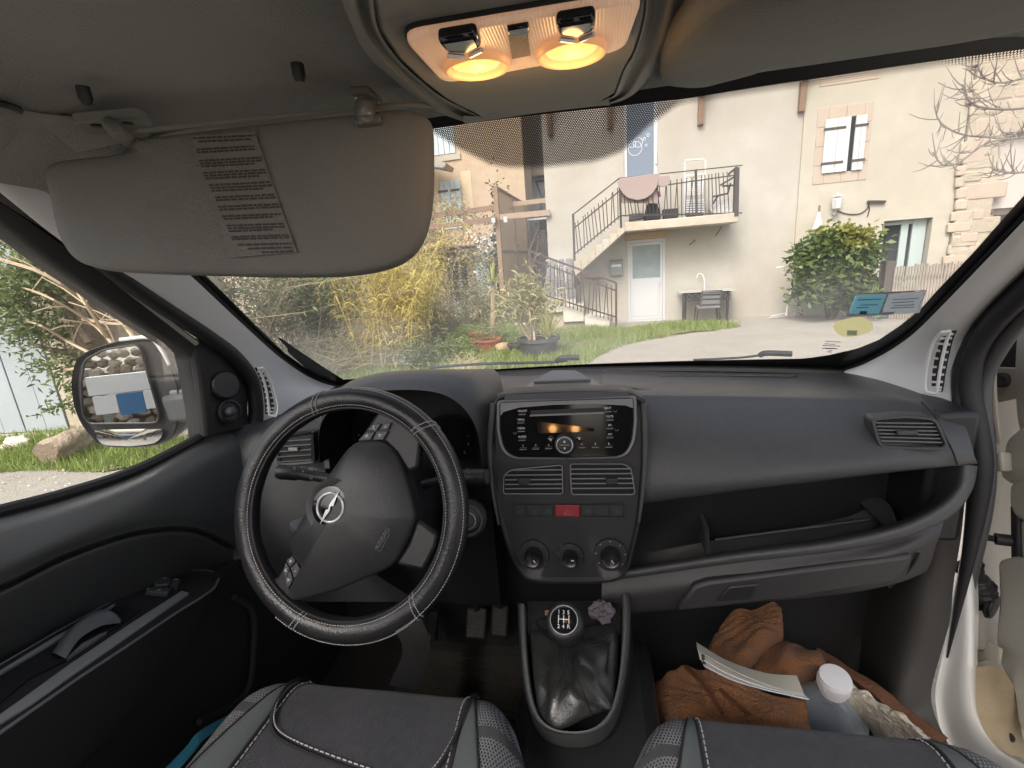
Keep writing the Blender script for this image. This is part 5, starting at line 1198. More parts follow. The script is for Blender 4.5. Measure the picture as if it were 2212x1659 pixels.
# ---- A pillars
def pillar(inner, outer, mname, n=40):
    b = MB(); a = catmull(inner, n); c = catmull(outer, n); rows = []
    for f, bulge in ((0, 0), (.06, .012), (.2, .022), (.45, .026), (.7, .020), (.92, .008), (1, -.004)):
        rows.append([p.lerp(q, f) + Vector((0, -1, .2)) * bulge for p, q in zip(a, c)])
    b.grid(rows); return b.build(mname, TRIM, van, smooth=60)
Lin = [PW(u, v, .012) for u, v in ((760, 834), (735, 828), (695, 817), (655, 797), (600, 757), (520, 683), (424, 591), (330, 505), (240, 420), (150, 330), (50, 240), (-80, 130))]
Lout = [P(u, v, x=d) for u, v, d in ((562, 912, -.705), (548, 860, -.71), (530, 815, -.712), (455, 748, -.715), (310, 648, -.715), (205, 575, -.712), (100, 500, -.705), (0, 420, -.69), (-150, 300, -.68), (-320, 170, -.67))]
pl = pillar(Lin, Lout, 'pillar_trim')
Rin = [PW(u, v, .012) for u, v in ((1790, 801), (1850, 781), (1881, 767), (1927, 741), (1973, 706), (2019, 660), (2090, 585), (2212, 454), (2330, 325), (2420, 226))]
Rout = [P(u, v, x=d) for u, v, d in ((2063, 878, .70), (2062, 820, .705), (2068, 780, .71), (2090, 724, .715), (2120, 680, .715), (2200, 598, .715), (2330, 480, .705), (2460, 370, .69))]
pr_ = pillar(Rin, Rout, 'pillar_trim')
# black line between glass and trim
b = MB(); b.tube(catmull([p + Vector((.004, .012, 0)) for p in Rin], 30), .004, 8); b.build('screen_seal', RUB, van)
b = MB(); b.tube(catmull([p + Vector((-.004, .012, 0)) for p in Lin], 30), .004, 8); b.build('screen_seal', RUB, van)
# little demister grilles in the pillar feet
def grille(root, top, bot, wl, wr, n, off):
    ctr = [catmull(s_, n * 3 + 1) for s_ in (wl, wr)]
    o = Vector(off)
    frm = [p + o for p in ctr[0]] + [p + o for p in reversed(ctr[1])]
    b = MB(); b.poly(frm); g = b.build('demister_grille', mat('grille_shadow', (.02, .017, .018), .8), root, smooth=0)
    b = MB(); b.tube([p + o for p in frm], .0028, 6, closed=True); b.build('grille_rim', TRIM, g)
    for k in range(1, n):
        p, q = ctr[0][k * 3] + o * 1.3, ctr[1][k * 3] + o * 1.3; b = MB(); b.bar(p, q, .0022, .004, (0, 0, 1)); b.build('louvre', TRIM, g)
gx = lambda pts, d: [P(u, v, x=d) for u, v in pts]
grille(pr_, None, None, gx(((2062, 714), (2048, 730), (2036, 760), (2028, 800), (2026, 832), (2030, 843)), .683), gx(((2082, 711), (2074, 730), (2065, 765), (2058, 800), (2053, 832), (2050, 845)), .695), 11, (-.014, -.006, 0))
grille(pl, None, None, gx(((541, 793), (552, 815), (560, 845), (564, 875), (565, 893)), -.695), gx(((552, 793), (568, 815), (578, 845), (584, 875), (580, 896)), -.683), 10, (.014, -.006, 0))
# ---- dashboard: passenger side sheet
r0 = [(1300, 798, 1.285), (1394, 798, 1.285), (1590, 798, 1.27), (1740, 801, 1.22), (1860, 808, 1.13), (1960, 840, 1.02), (2066, 880, .95)]
r1 = [(1300, 822, 1.12), (1394, 824, 1.12), (1590, 826, 1.10), (1740, 830, 1.06), (1860, 837, 1.01), (1960, 857, .96), (2070, 892, .92)]
r2 = [(1300, 846, .97), (1394, 848, .965), (1590, 850, .96), (1740, 852, .95), (1850, 856, .935), (1960, 866, .915), (2075, 905, .895)]
r3 = [(1300, 868, .93), (1394, 869, .93), (1590, 870, .925), (1740, 872, .915), (1850, 875, .905), (1965, 884, .89), (2085, 920, .88)]
r4 = [(1300, 960, .865), (1394, 958, .865), (1590, 950, .86), (1740, 942, .855), (1850, 937, .85), (1965, 933, .845), (2095, 948, .855)]
r5 = [(1300, 1060, .835), (1394, 1056, .83), (1590, 1036, .82), (1740, 1020, .815), (1850, 1008, .812), (1965, 996, .812), (2105, 985, .835)]
r6 = [(1300, 1092, .845), (1394, 1087, .845), (1590, 1061, .835), (1740, 1043, .83), (1850, 1029, .827), (1965, 1016, .827), (2108, 1002, .845)]
rows = rowsP((r0, r1, r2, r3, r4, r5, r6), 'y'); rows.append([p + Vector((0, .06, -.001)) for p in rows[-1]]); rows.append([p + Vector((0, .12, .0)) for p in rows[-1]])
b = MB(); b.sgrid(rows, 60, 60); dash = b.build('dashboard', DASH, van, smooth=70)
# seams drawn as grooves
def groove(pts, k, root, r_=.0016, m=RUB, name='seam', n=24):
    b = MB(); b.tube(catmull([P(u, v, **{k: d}) for u, v, d in pts], n), r_, 6); return b.build(name, m, root)
groove(((1990, 868, .902), (2020, 900, .876), (2040, 940, .848), (2058, 975, .824), (2068, 1003, .822)), 'y', dash)
groove(((1420, 812, 1.19), (1560, 811, 1.18), (1700, 813, 1.14), (1722, 811, 1.14)), 'y', dash, .002, DASHD)
# passenger air vent
VP0 = P(1953, 933, y=.835); VN_ = Vector((-.16, -1, .12)).normalized()
def vq(u, v, o=0): return PP(u, v, VP0, VN_) + VN_ * o
vo = [(1872, 899), (1952, 893), (2018, 899), (2044, 960), (2040, 970), (1962, 969), (1892, 964)]
b = MB(); op = rr_poly([vq(*p, .008) for p in vo], .012); ip = rr_poly([vq(*p, .010) for p in ((1885, 906), (1952, 901), (2010, 906), (2033, 955), (2030, 962), (1962, 961), (1900, 957))], .008)
b.grid([[p - VN_ * .03 for p in op], op, [p.lerp(q, .25) + VN_ * .003 for p, q in zip(op, ip)], [p.lerp(q, .8) + VN_ * .002 for p, q in zip(op, ip)], ip, [p - VN_ * .03 for p in ip]], True)
b.poly([p - VN_ * .028 for p in ip]); vent = b.build('air_vent', DASH, van, smooth=40)
SLAT = mat('slat_grey', (.10, .10, .105), .35)
b = MB(); b.poly([p - VN_ * .012 for p in ip]); b.build('vent_throat', RUB, vent, smooth=0)
for k in range(6):
    f = (k + .8) / 6.5; l = vq(1886 + 15 * f, 906 + 50 * f, .003); r_ = vq(2011 + 21 * f, 907 + 53 * f, .003); bb = MB(); bb.bar(l, r_, .0022, .010, (0, 1, -.30)); bb.build('slat', SLAT, vent)
b = MB(); b.box(vq(1952, 931, .012), (.03, .006, .008)); b.build('vent_tab', DASH, vent, bevel=.002)
# open tray, its lip and dividers
lip_in = [(1300, 1232, .86), (1394, 1220, .855), (1588, 1189, .85), (1720, 1172, .848), (1820, 1157, .848), (1930, 1130, .85), (2005, 1092, .855), (2038, 1050, .86), (2046, 1008, .865)]
lip_md = [(1300, 1238, .815), (1394, 1226, .81), (1590, 1196, .80), (1725, 1180, .798), (1830, 1164, .798), (1945, 1136, .80), (2028, 1096, .81), (2074, 1050, .825), (2086, 1005, .835)]
lip_lo = [(1300, 1258, .81), (1394, 1243, .805), (1594, 1215, .795), (1730, 1200, .793), (1840, 1185, .793), (1962, 1158, .797), (2056, 1115, .81), (2100, 1060, .83), (2112, 1008, .85)]
rows = rowsP((lip_in, lip_md, lip_lo), 'y'); rows.insert(0, [p + Vector((0, .02, -.02)) for p in rows[0]]); rows.append([p + Vector((0, .03, -.02)) for p in rows[-1]])
b = MB(); b.sgrid(rows, 60, 20); tray = b.build('tray_lip', DASH, van, smooth=70)
fl0 = [p for p in rows[1]]
b = MB(); back = [Vector((p.x, .985, p.z + .02)) for p in fl0]; b.grid([[p + Vector((0, .008, -.01)) for p in fl0], [p + Vector((0, .012, -.085)) for p in fl0], [p + Vector((0, .10, -.10)) for p in fl0], [p + Vector((0, 0, -.085)) for p in back], back, [Vector((p.x, .99, 1.12)) for p in fl0]]); trf = b.build('tray', DASHD, van)
b = MB(); q = P(1925, 1100, y=.9); b.prism([P(1890, 1098, y=.95), P(1930, 1090, y=.95), P(1945, 1140, y=.88), P(1918, 1150, y=.88)], (0, .1, 0)); b.build('tray_divider', DASH, trf, bevel=.006)
b = MB(); b.prism([P(1522, 1140, y=.93), P(1533, 1138, y=.93), P(1538, 1205, y=.87), P(1526, 1208, y=.87)], (0, .1, 0)); b.build('tray_divider', DASH, trf, bevel=.004)
b = MB(); b.tube([P(1545, 1166, y=.95), P(1880, 1122, y=.95)], .003, 6); b.tube([P(1945, 1093, y=.95), P(2015, 1082, y=.95)], .003, 6); b.build('tray_step_highlight', DASH, trf)  # paler rods standing in for the highlights along the tray step
# lower dash with the glovebox flap
r0 = [(1300, 1256, .83), (1394, 1243, .825), (1594, 1215, .815), (1730, 1200, .813), (1840, 1186, .813), (1962, 1158, .817), (2040, 1122, .83)]
r1 = [(1300, 1300, .815), (1394, 1290, .81), (1590, 1262, .80), (1730, 1245, .797), (1840, 1228, .797), (1950, 1200, .80), (2025, 1170, .82)]
r2 = [(1300, 1330, .83), (1394, 1322, .83), (1590, 1303, .825), (1730, 1292, .82), (1840, 1280, .82), (1930, 1262, .825), (1990, 1240, .84)]
rows = rowsP((r0, r1, r2), 'y'); rows.append([p + Vector((0, .10, -.01)) for p in rows[-1]])
b = MB(); b.sgrid(rows, 50, 24); low = b.build('lower_dashboard', LOWD, van, smooth=70)
groove(((1985, 1195, .803), (1975, 1215, .805), (1950, 1245, .814), (1920, 1268, .822)), 'y', low, .0025)
b = MB(); gb = [P(u, v, y=.792) for u, v in ((1462, 1322), (1500, 1268), (1530, 1258), (1950, 1203), (1975, 1200), (1968, 1222), (1935, 1258), (1700, 1296), (1560, 1312))]
b.prism(gb, (0, .02, 0)); gbx = b.build('glovebox_flap', LOWD, low, bevel=.006)
b = MB(); b.prism([P(u, v, y=.788) for u, v in ((1548, 1300), (1575, 1268), (1640, 1262), (1622, 1296))], (0, .006, 0)); b.build('flap_handle', DASHD, gbx, bevel=.003)
# ---- dash top in the middle and on the driver's side
r0 = [(535, 925, .90), (600, 893, .97), (700, 846, 1.10), (745, 830, 1.17), (850, 820, 1.21), (1000, 812, 1.25), (1120, 806, 1.275), (1240, 800, 1.285), (1330, 799, 1.285)]
r1 = [(530, 935, .89), (590, 905, .95), (690, 862, 1.05), (745, 840, 1.09), (850, 826, 1.12), (1000, 822, 1.14), (1120, 822, 1.15), (1240, 820, 1.15), (1330, 822, 1.14)]
r2 = [(525, 945, .885), (580, 920, .92), (660, 890, .97), (720, 870, .99), (850, 850, 1.0), (1010, 850, 1.01), (1120, 846, 1.01), (1240, 842, 1.0), (1330, 846, .98)]
r3 = [(520, 955, .88), (570, 935, .89), (620, 925, .93), (700, 915, .94), (850, 905, .97), (1020, 885, .96), (1090, 880, .95), (1240, 872, .93), (1330, 872, .93)]
rows = rowsP((r0, r1, r2, r3), 'y'); b = MB(); b.sgrid(rows, 50, 30); b.build('dashboard_top', DASH, van, smooth=70)
groove(((925, 838, 1.06), (1000, 834, 1.07), (1070, 831, 1.08)), 'y', dash, .0015)
groove(((1000, 815, 1.22), (1100, 811, 1.23), (1170, 808, 1.24)), 'y', dash, .0015, DASHD)
b = MB(); b.sgrid(rowsP(([(1330, 840, 1.01), (1400, 846, .99), (1450, 853, .965)], [(1310, 832, 1.0), (1360, 834, 1.01), (1420, 840, 1.01), ][:3], [(1300, 822, 1.05), (1370, 826, 1.06), (1440, 838, 1.04)]), 'y'), 16, 10); b.build('dash_scoop', DASH, van)
# storage lid on top of the middle
def lid(pts, th, nm, par, m=DASH):
    b = MB(); b.prism([P(u, v, y=d) for u, v, d in pts], (0, .01, -th)); return b.build(nm, m, par, bevel=.003)
ld_ = lid(((1118, 848, .965), (1316, 841, .965), (1280, 819, 1.06), (1151, 823, 1.06)), .03, 'storage_lid', van, mat('lid_grey', (.15, .153, .157), .42, bump=(900, .2, .002)))
lid(((1151, 822, 1.03), (1277, 818, 1.03), (1244, 799, 1.07), (1191, 799, 1.07)), .03, 'lid_flap', ld_, bpy.data.materials['lid_grey'])
# ---- centre stack
SN = Vector((0, -.981, .193)); S0 = Vector((0, .845, 1.14)); SY = Vector((0, .193, .981)); SX = Vector((1, 0, 0))
def sp_(u, v, o=0): return PP(u, v, S0, SN) + SN * o
def z3(X, Y): return 1016.6 + .3064 * X, 779.4 + .3064 * Y
def sz_(X, Y, o=0): return sp_(*z3(X, Y), o)
body = [z3(*p) for p in ((170, 265), (240, 225), (640, 205), (1060, 205), (1180, 235), (1235, 300), (1240, 600), (1225, 900), (1195, 1150), (1150, 1350), (1110, 1480), (1010, 1560), (700, 1575), (430, 1560), (340, 1490), (260, 1330), (205, 1150), (160, 900), (140, 600), (140, 380))]
ctr = sum((sp_(*p) for p in body), Vector()) / len(body); rim = catmull([sp_(*p) for p in body], 120, True)
b = MB(); b.grid([[p - SN * .12 for p in rim], [p - SN * .004 for p in rim], [ctr.lerp(p, .985) + SN * .004 for p in rim], [ctr.lerp(p, .96) + SN * .005 for p in rim], [ctr.lerp(p, .93) for p in rim], [ctr.lerp(p, .5) for p in rim]], True); b.poly([ctr.lerp(p, .5) for p in rim]); stack = b.build('centre_console', DASHD, van, smooth=40)
b = MB(); sg = [[sz_(165, 300, .004), sz_(140, 600, .004), sz_(158, 900, .004), sz_(200, 1150, .004)]]; rt = [sz_(1222, 300, .006), sz_(1228, 600, .006), sz_(1212, 900, .006), sz_(1185, 1130, .006)]
b.tube(catmull(rt, 24), [.007 - .0002 * i for i in range(24)], 10); b.build('side_trim', DASH, stack); b = MB(); b.tube(catmull(sg[0], 24), [.007 - .0002 * i for i in range(24)], 10); b.build('side_trim', DASH, stack)
# radio
face = [(215, 290), (1142, 258), (1147, 420), (1132, 560), (1090, 640), (1030, 668), (700, 676), (335, 674), (270, 645), (235, 590), (214, 480)]
fp_ = rr_poly([sz_(*p, .010) for p in face], .008, 4); fc = sum(fp_, Vector()) / len(fp_)
b = MB(); b.grid([[fc + (p - fc) * 1.055 - SN * .01 for p in fp_], [fc + (p - fc) * 1.05 + SN * .001 for p in fp_], [fc + (p - fc) * 1.035 + SN * .004 for p in fp_], [fc + (p - fc) * 1.012 + SN * .003 for p in fp_], [fc + (p - fc) * 1.0 - SN * .002 for p in fp_]], True); b.build('radio_surround', SILV, stack, smooth=40)
b = MB(); b.prism(fp_, -SN * .03); radio = b.build('radio', GLOSS, van, bevel=.002)
# matt crescent at its upper edge
b = MB(); b.prism([sz_(X, Y, .0108) for X, Y in ((218, 292), (1140, 261), (1143, 330), (1090, 310), (900, 300), (600, 305), (350, 325), (240, 355), (217, 385))], -SN * .0006); b.build('radio_brow', SILV, radio)
hood = [sz_(250, 285, .006), sz_(1105, 255, .006)]
b = MB(); b.grid([[sz_(240, 286, .012), sz_(680, 262, .014), sz_(1115, 256, .012)], [sz_(250, 240, .006), sz_(680, 222, .006), sz_(1108, 212, .006)], [sz_(262, 228, -.03), sz_(680, 208, -.03), sz_(1098, 202, -.03)]]); b.build('radio_hood', DASH, stack)
b = MB(); b.bar(sz_(425, 380, .0115), sz_(940, 360, .0115), .003, .0035, SN); b.build('disc_slot_edge', SILV, radio)
b = MB(); b.prism([sz_(X, Y, .0105) for X, Y in ((430, 345), (935, 325), (938, 355), (428, 374))], -SN * .0004); b.build('disc_slot', RUB, radio)
dq_ = sz_(668, 456, .0112); LM = Vector((.012, .40, 1.59)); HN = ((CAM - dq_).normalized() + (LM - dq_).normalized()).normalized()
dpl = [PP(*z3(X, Y), dq_, HN) for X, Y in ((470, 425), (868, 405), (872, 498), (476, 512))]
b = MB(); b.prism(dpl, -HN * .0006); b.build('display', mat('display_glass', (.012, .012, .013), .05, spec=.8), radio)
b = MB()
for k in range(4):
    p, q = dpl[k], dpl[(k + 1) % 4]; b.poly([p - HN * .0003, q - HN * .0003, q - SN * SN.dot(q - sz_(600, 450, .010)), p - SN * SN.dot(p - sz_(600, 450, .010))])
b.build('display_wedge', GLOSS, radio)
def btn(X, Y, w_, h_, par, nm='button', o=.012, m=GLOSS, bev=.001):
    b = MB(); b.box(sz_(X, Y, o), (w_, h_, .004), (SX, SY, SX.cross(SY))); return b.build(nm, m, par, bevel=bev)
def lett(s_, X, Y, size, par, m=WHITEP, o=.0125, **k): return text(s_, sz_(X, Y, o), size, SX, SY, m, par, **k)
for s_, X, Y, Yb in (('ON/OFF', 372, 348, 370), ('MENU', 362, 408, 428), ('MEDIA', 365, 468, 488), ('AUDIO', 370, 527, 549), ('EJECT', 966, 327, 350), ('MUTE', 980, 386, 408), ('FM', 980, 447, 468), ('AM', 980, 510, 531), ('1', 378, 590, 612), ('2', 465, 586, 609), ('3', 556, 584, 606), ('4', 785, 579, 600), ('5', 880, 577, 598), ('6', 973, 575, 596)):
    k = btn(X, Yb, .0135, .004, radio); lett(s_, X, Y, .0048, radio)
    q = MB(); q.bar(sz_(X - 24, Yb + 3, .0145), sz_(X + 24, Yb + 2, .0145), .0008, .0008, SN); q.build('button_edge', GREYP, k)
for X, Y, s_ in ((568, 548, '<'), (770, 540, '>')):
    b = MB(); b.lathe([(.0062, 0), (.0062, .003), (.0055, .0036)], sz_(X, Y, .010), SN, 20); k = b.build('arrow_button', GLOSS, radio)
    b = MB(); sx = -1 if s_ == '<' else 1; c = sz_(X, Y, .0142); b.prism([c + SX * .0022 * sx, c - SX * .0016 * sx + SY * .002, c - SX * .0016 * sx - SY * .002], SN * .0002); b.build('arrow_mark', WHITEP, k)
c = sz_(668, 577, .010)
b = MB(); b.lathe([(.0190, 0), (.0190, .010), (.0178, .0125), (.0165, .013)], c, SN, 40); kn = b.build('volume_knob', DASHD, radio, smooth=30)
b = MB(); b.lathe([(.0152, .012), (.0155, .0142), (.0142, .0150), (.0134, .0128)], c, SN, 40, cap=False); b.build('knob_ring', CHROME, kn)
for dz, sg_ in ((.0062, 1), (-.0062, -1)):
    b = MB(); q = c + SY * dz + SN * .0138; b.prism([q + SY * .0025 * sg_, q - SY * .0015 * sg_ + SX * .0024, q - SY * .0015 * sg_ - SX * .0024], SN * .0003); b.build('arrow_mark', WHITEP, kn)
b = MB(); b.bar(c - SX * .009 + SN * .0139, c + SX * .009 + SN * .0139, .0008, .0008, SN); b.build('knob_split', GREYP, kn)
for X, Y, s_ in ((1018, 345, 0), (320, 498, 0), (1028, 476, 0)):
    b = MB(); q = sz_(X, Y, .0112); b.tube([q + SX * .0028 * math.cos(a) + SY * .0028 * math.sin(a) for a in np.linspace(math.pi, 2 * math.pi, 8)], .0004, 4); b.build('arc_mark', GREYP, radio)
# air vents under the radio
for pts, ys, tab in ((((290, 762), (648, 728), (652, 920), (640, 930), (236, 930), (240, 800)), (762, 797, 830, 862, 892), 380), (((704, 720), (1075, 720), (1128, 752), (1156, 920), (1140, 934), (712, 934)), (755, 788, 822, 856, 890), 992)):
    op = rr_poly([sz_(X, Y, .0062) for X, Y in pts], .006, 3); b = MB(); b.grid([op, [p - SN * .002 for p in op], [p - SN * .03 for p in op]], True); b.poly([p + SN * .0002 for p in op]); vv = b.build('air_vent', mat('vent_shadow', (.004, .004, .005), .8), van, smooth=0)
    b = MB(); b.tube([p + SN * .0016 for p in op], .0011, 6, closed=True); b.build('vent_rim', SILV, vv)
    for y in ys:
        xl = pts[-1][0] + (8 if y > 790 else 30 + (797 - y)); xr = max(p[0] for p in pts) - (8 if y > 800 else 26) if tab > 600 else 646
        if tab > 600: xl = 710
        b = MB(); b.bar(sz_(xl, y + 2, .0075), sz_(xr, y - 1, .0075), .0018, .0022, SN); b.build('slat', SILV, vv)
    b = MB(); b.prism(rr_poly([sz_(tab - 46, 818, .012), sz_(tab + 46, 816, .012), sz_(tab + 40, 862, .012), sz_(tab - 36, 866, .012)], .004), -SN * .007); b.build('vent_tab', DASHD, vv, bevel=.002)
# switch row with the red hazard button
b = MB(); b.prism([sz_(X, Y, .006) for X, Y in ((305, 1012), (1078, 1004), (1080, 1095), (312, 1088))], -SN * .003); swr = b.build('switch_row', DASHD, van, bevel=.002)
for X, w_ in ((350, .022), (450, .022), (548, .02), (820, .022), (925, .024), (1030, .024)): btn(X, 1048, w_, .021, swr, 'switch', .0065, DASHD)
RED = mat('red_button', (.24, .018, .03), .4)
hz_b = btn(685, 1046, .0455, .0225, swr, 'hazard_button', .0085, RED, .0015)
for s_ in (.009, .0055):
    b = MB(); q = sz_(685, 1053, .0108); b.tube([q + SY * s_ * .75, q - SY * s_ * .6 + SX * s_ * .85, q - SY * s_ * .6 - SX * s_ * .85], .0004, 4, closed=True); b.build('triangle_mark', mat('pink_print', (.5, .2, .2), .6), hz_b)
text('SET', sz_(450, 1050, .0088), .0055, SX, SY, DIMP, swr)
for X, n in ((355, 2), (548, 2), (822, 3), (1030, 3)):
    b = MB(); q = sz_(X, 1052, .0088); b.tube([q + SX * (.0035 * math.cos(a)) + SY * (.0026 * math.sin(a)) for a in np.linspace(0, 6.28, 11)[:-1]], .0003, 4, closed=True)
    for k in range(n): b.tube([q + SX * (.0012 * (k - 1)) - SY * .0018, q + SX * (.0012 * (k - 1)) + SY * .0018], .00025, 4)
    b.build('switch_mark', DIMP, swr)
# heater knobs
for X, Y, r_ in ((448, 1362, .017), (705, 1372, .0145), (985, 1362, .018)):
    c = sz_(X, Y, .002); b = MB(); b.lathe([(r_ * 1.75, .0), (r_ * 1.7, .004), (r_ * 1.3, .0045)], c, SN, 40); kb = b.build('heater_control', DASHD, van, smooth=30)
    b = MB(); b.lathe([(r_ * 1.05, .003), (r_, .02), (r_ * .92, .0225), (r_ * .7, .0205), (.001, .020)], c, SN, 40); kk = b.build('knob', mat('knob_black', (.012, .012, .013), .25), kb, smooth=50)
    b = MB(); q = c + SN * .0215; dr_ = (SX * .55 - SY * .8) if X != 705 else SX; b.bar(q + dr_ * r_ * .15, q + dr_ * r_ * .5, .0014, .0006, SN); b.build('pointer', WHITEP, kk)
    for a in np.linspace(-2.2, 2.2, 7):
        q = c + SX * r_ * 1.5 * math.sin(a) + SY * r_ * 1.5 * math.cos(a) + SN * .0048; bb = MB(); bb.box(q, (.0022, .0022, .0004), (SX, SY, SN)); bb.build('dial_mark', GREYP if X > 900 else DIMP, kb)
text('0', sz_(614, 1350, .004), .006, SX, SY, GREYP, stack); text('1', sz_(640, 1298, .004), .006, SX, SY, GREYP, stack)
# ---- driver's binnacle
arch = [(690, 1000), (690, 930), (715, 885), (780, 852), (870, 842), (950, 850), (1000, 880), (1030, 930), (1042, 1010)]
r_b = [P(u, v, y=.84) for u, v in arch]
outer = [p + Vector(((p.x + .36) * .10, .03, .016 if 2 <= i <= 6 else .006)) for i, p in enumerate(r_b)]
back = [Vector((-.36 + (p.x + .36) * 1.05, 1.06 if 1 < i < 7 else 1.0, min(p.z + .0, 1.21))) for i, p in enumerate(outer)]
deep = [p + Vector((-(p.x + .36) * .10, .11, -.012)) for p in r_b]
b = MB(); b.sgrid([back, [p.lerp(q, .7) + Vector((0, 0, .012)) for p, q in zip(back, outer)], outer, r_b], 60, 18); bin_ = b.build('instrument_hood', DASH, van, smooth=60)
b = MB(); b.sgrid([r_b, deep], 60, 2); b.poly([deep[0], *deep[1:]]); b.build('instrument_recess', mat('binnacle_black', (.006, .006, .007), .5), bin_)
cl_c = [(-.43, .945, 1.09), (-.27, .945, 1.085)]
for c in cl_c:
    b = MB(); b.lathe([(.058, 0), (.06, -.012), (.054, -.012)], c, (0, 1, .25), 40); b.build('dial', GLOSS, bin_)
    for a in np.linspace(-2.3, 2.3, 11):
        bb = MB(); q = Vector(c) + Vector((.048 * math.sin(a), -.014, .047 * math.cos(a))); bb.box(q, (.003, .001, .006)); bb.build('dial_mark', DIMP, bin_)
# outer driver's vent and face
r0 = [(505, 925, .87), (560, 912, .90), (640, 905, .92), (705, 905, .93)]
r1 = [(512, 960, .85), (565, 955, .865), (640, 950, .88), (705, 950, .90)]
r2 = [(515, 1040, .82), (570, 1040, .835), (640, 1040, .85), (705, 1040, .87)]
r3 = [(505, 1180, .80), (570, 1180, .80), (650, 1180, .82), (740, 1180, .84)]
r4 = [(500, 1300, .84), (570, 1300, .84), (700, 1300, .85), (900, 1300, .86)]
b = MB(); b.sgrid(rowsP((r0, r1, r2, r3, r4), 'y'), 24, 30); b.build('driver_dashboard', DASH, van, smooth=60)
D0 = P(645, 965, y=.862); DN = Vector((.1, -1, .12)).normalized()
def dq(u, v, o=0): return PP(u, v, D0, DN) + DN * o
op = rr_poly([dq(u, v, .006) for u, v in ((596, 945), (680, 930), (684, 998), (604, 1004))], .008, 3); ip = [(p - sum(op, Vector()) / len(op)) * .86 + sum(op, Vector()) / len(op) for p in op]
b = MB(); b.grid([[p - DN * .03 for p in op], op, [p + DN * .002 for p in op], ip, [p - DN * .003 for p in ip]], True); b.poly([p - DN * .003 for p in ip]); dv = b.build('air_vent', DASHD, van, smooth=40)
for k in range(5): bb = MB(); v = 947 + k * 11; bb.bar(dq(604, v + 5, .007), dq(677, v, .007), .0020, .006, (0, 1, -.3)); bb.build('slat', bpy.data.materials['slat_grey'], dv)
bb = MB(); bb.box(dq(640, 967, .012), (.022, .004, .007)); bb.build('vent_tab', GREYP, dv, bevel=.001)
b = MB(); b.sgrid(rowsP(([(690, 900, .90), (696, 950, .875), (702, 1012, .868)], [(704, 898, .91), (708, 950, .88), (712, 1012, .872)]), 'y'), 12, 4); b.build('vent_side_trim', SILV, van)
# bulkhead, floor
b = MB(); b.box((0, 1.13, .70), (1.44, .06, .82)); b.build('bulkhead', mat('carpet_black', (.014, .014, .015), .95, bump=(200, .6, .004)), van)
b = MB(); b.box((0, .35, .36), (1.46, 1.6, .04)); fl_ = b.build('cab_floor', mat('floor_rubber', (.022, .020, .019), .85, bump=(120, .5, .004), var=(5, (.05, .042, .034), .5)), van)
MATM = mat('dusty_floor_mat', (.022, .020, .018), .9, bump=(90, .5, .003), var=(8, (.055, .046, .036), .6))
b = MB(); b.box((-.26, .78, .385), (.46, .56, .012)); fm = b.build('floor_mat', MATM, fl_, bevel=.004)
for k in range(22):
    b = MB(); b.bar(Vector((-.47 + .006 * k, .60 + .021 * k, .394)), Vector((-.12 + .004 * k, .56 + .021 * k, .394)), .007, .006); b.build('mat_rib', MATM, fm)
for u, v, w_ in ((925, 1350, .055), (1030, 1345, .055), (1080, 1340, .045)):
    c = P(u, v, y=1.0); t_ = MB(); t_.box(c, (w_, .02, .075), (SX, Vector((0, .8, -.5)).normalized(), Vector((0, .5, .8)).normalized())); pd_ = t_.build('pedal', mat('pedal_rubber', (.025, .025, .025), .6, bump=(150, .6, .004)), van, bevel=.006)
    bb = MB(); bb.tube([c + Vector((0, .01, .03)), c + Vector((0, .06, .20))], .009, 8); bb.build('pedal_arm', DASHD, pd_)
b = MB(); b.sgrid([[P(830, 1330, y=.92), P(870, 1400, y=.85), P(840, 1480, y=.75)], [P(900, 1310, y=.95), P(930, 1400, y=.88), P(900, 1490, y=.75)]], 10, 4); b.build('column_lower_trim', LOWD, van)
# ---- steering column, stalks, ignition
WC = Vector((-.362, .655, 1.066)); WT = R(22); E2 = Vector((0, math.sin(WT), math.cos(WT))); WNn = Vector((0, -math.cos(WT), math.sin(WT)))
def wp(u, v, o=0): return PP(u, v, WC, WNn) + WNn * o
def z2(X, Y): return 474.4 + .3758 * X, 799.7 + .3758 * Y
def wz(X, Y, o=0): return wp(*z2(X, Y), o)
b = MB(); rws = []
for o, wx, hz2, zo in ((-.05, .06, .06, 0), (-.10, .085, .075, -.005), (-.20, .095, .085, -.01), (-.30, .10, .09, -.01)):
    rws.append([WC + WNn * o + SX * wx * math.copysign(abs(math.cos(a)) ** .7, math.cos(a)) + E2 * (hz2 * math.copysign(abs(math.sin(a)) ** .7, math.sin(a)) + zo - .02) for a in np.linspace(0, 2 * math.pi, 37)[:-1]])
b.grid(rws, True); b.poly(rws[0]); colm = b.build('steering_column', DASHD, van, smooth=60)
def stalk(pts, r_, nm):
    b = MB(); p = catmull([P(u, v, y=d) for u, v, d in pts], 16); b.tube(p, r_, 14); return b.build(nm, DASHD, van, smooth=50), p
st1, p1_ = stalk(((745, 1040, .76), (680, 1028, .755), (640, 1022, .75), (600, 1019, .745)), [.010] * 6 + [.012] * 4 + [.0145] * 5 + [.012], 'indicator_stalk')
st2, p2_ = stalk(((915, 1047, .76), (960, 1037, .755), (1000, 1030, .75), (1050, 1029, .745)), [.009] * 7 + [.011] * 2 + [.014] * 6 + [.013], 'wiper_stalk')
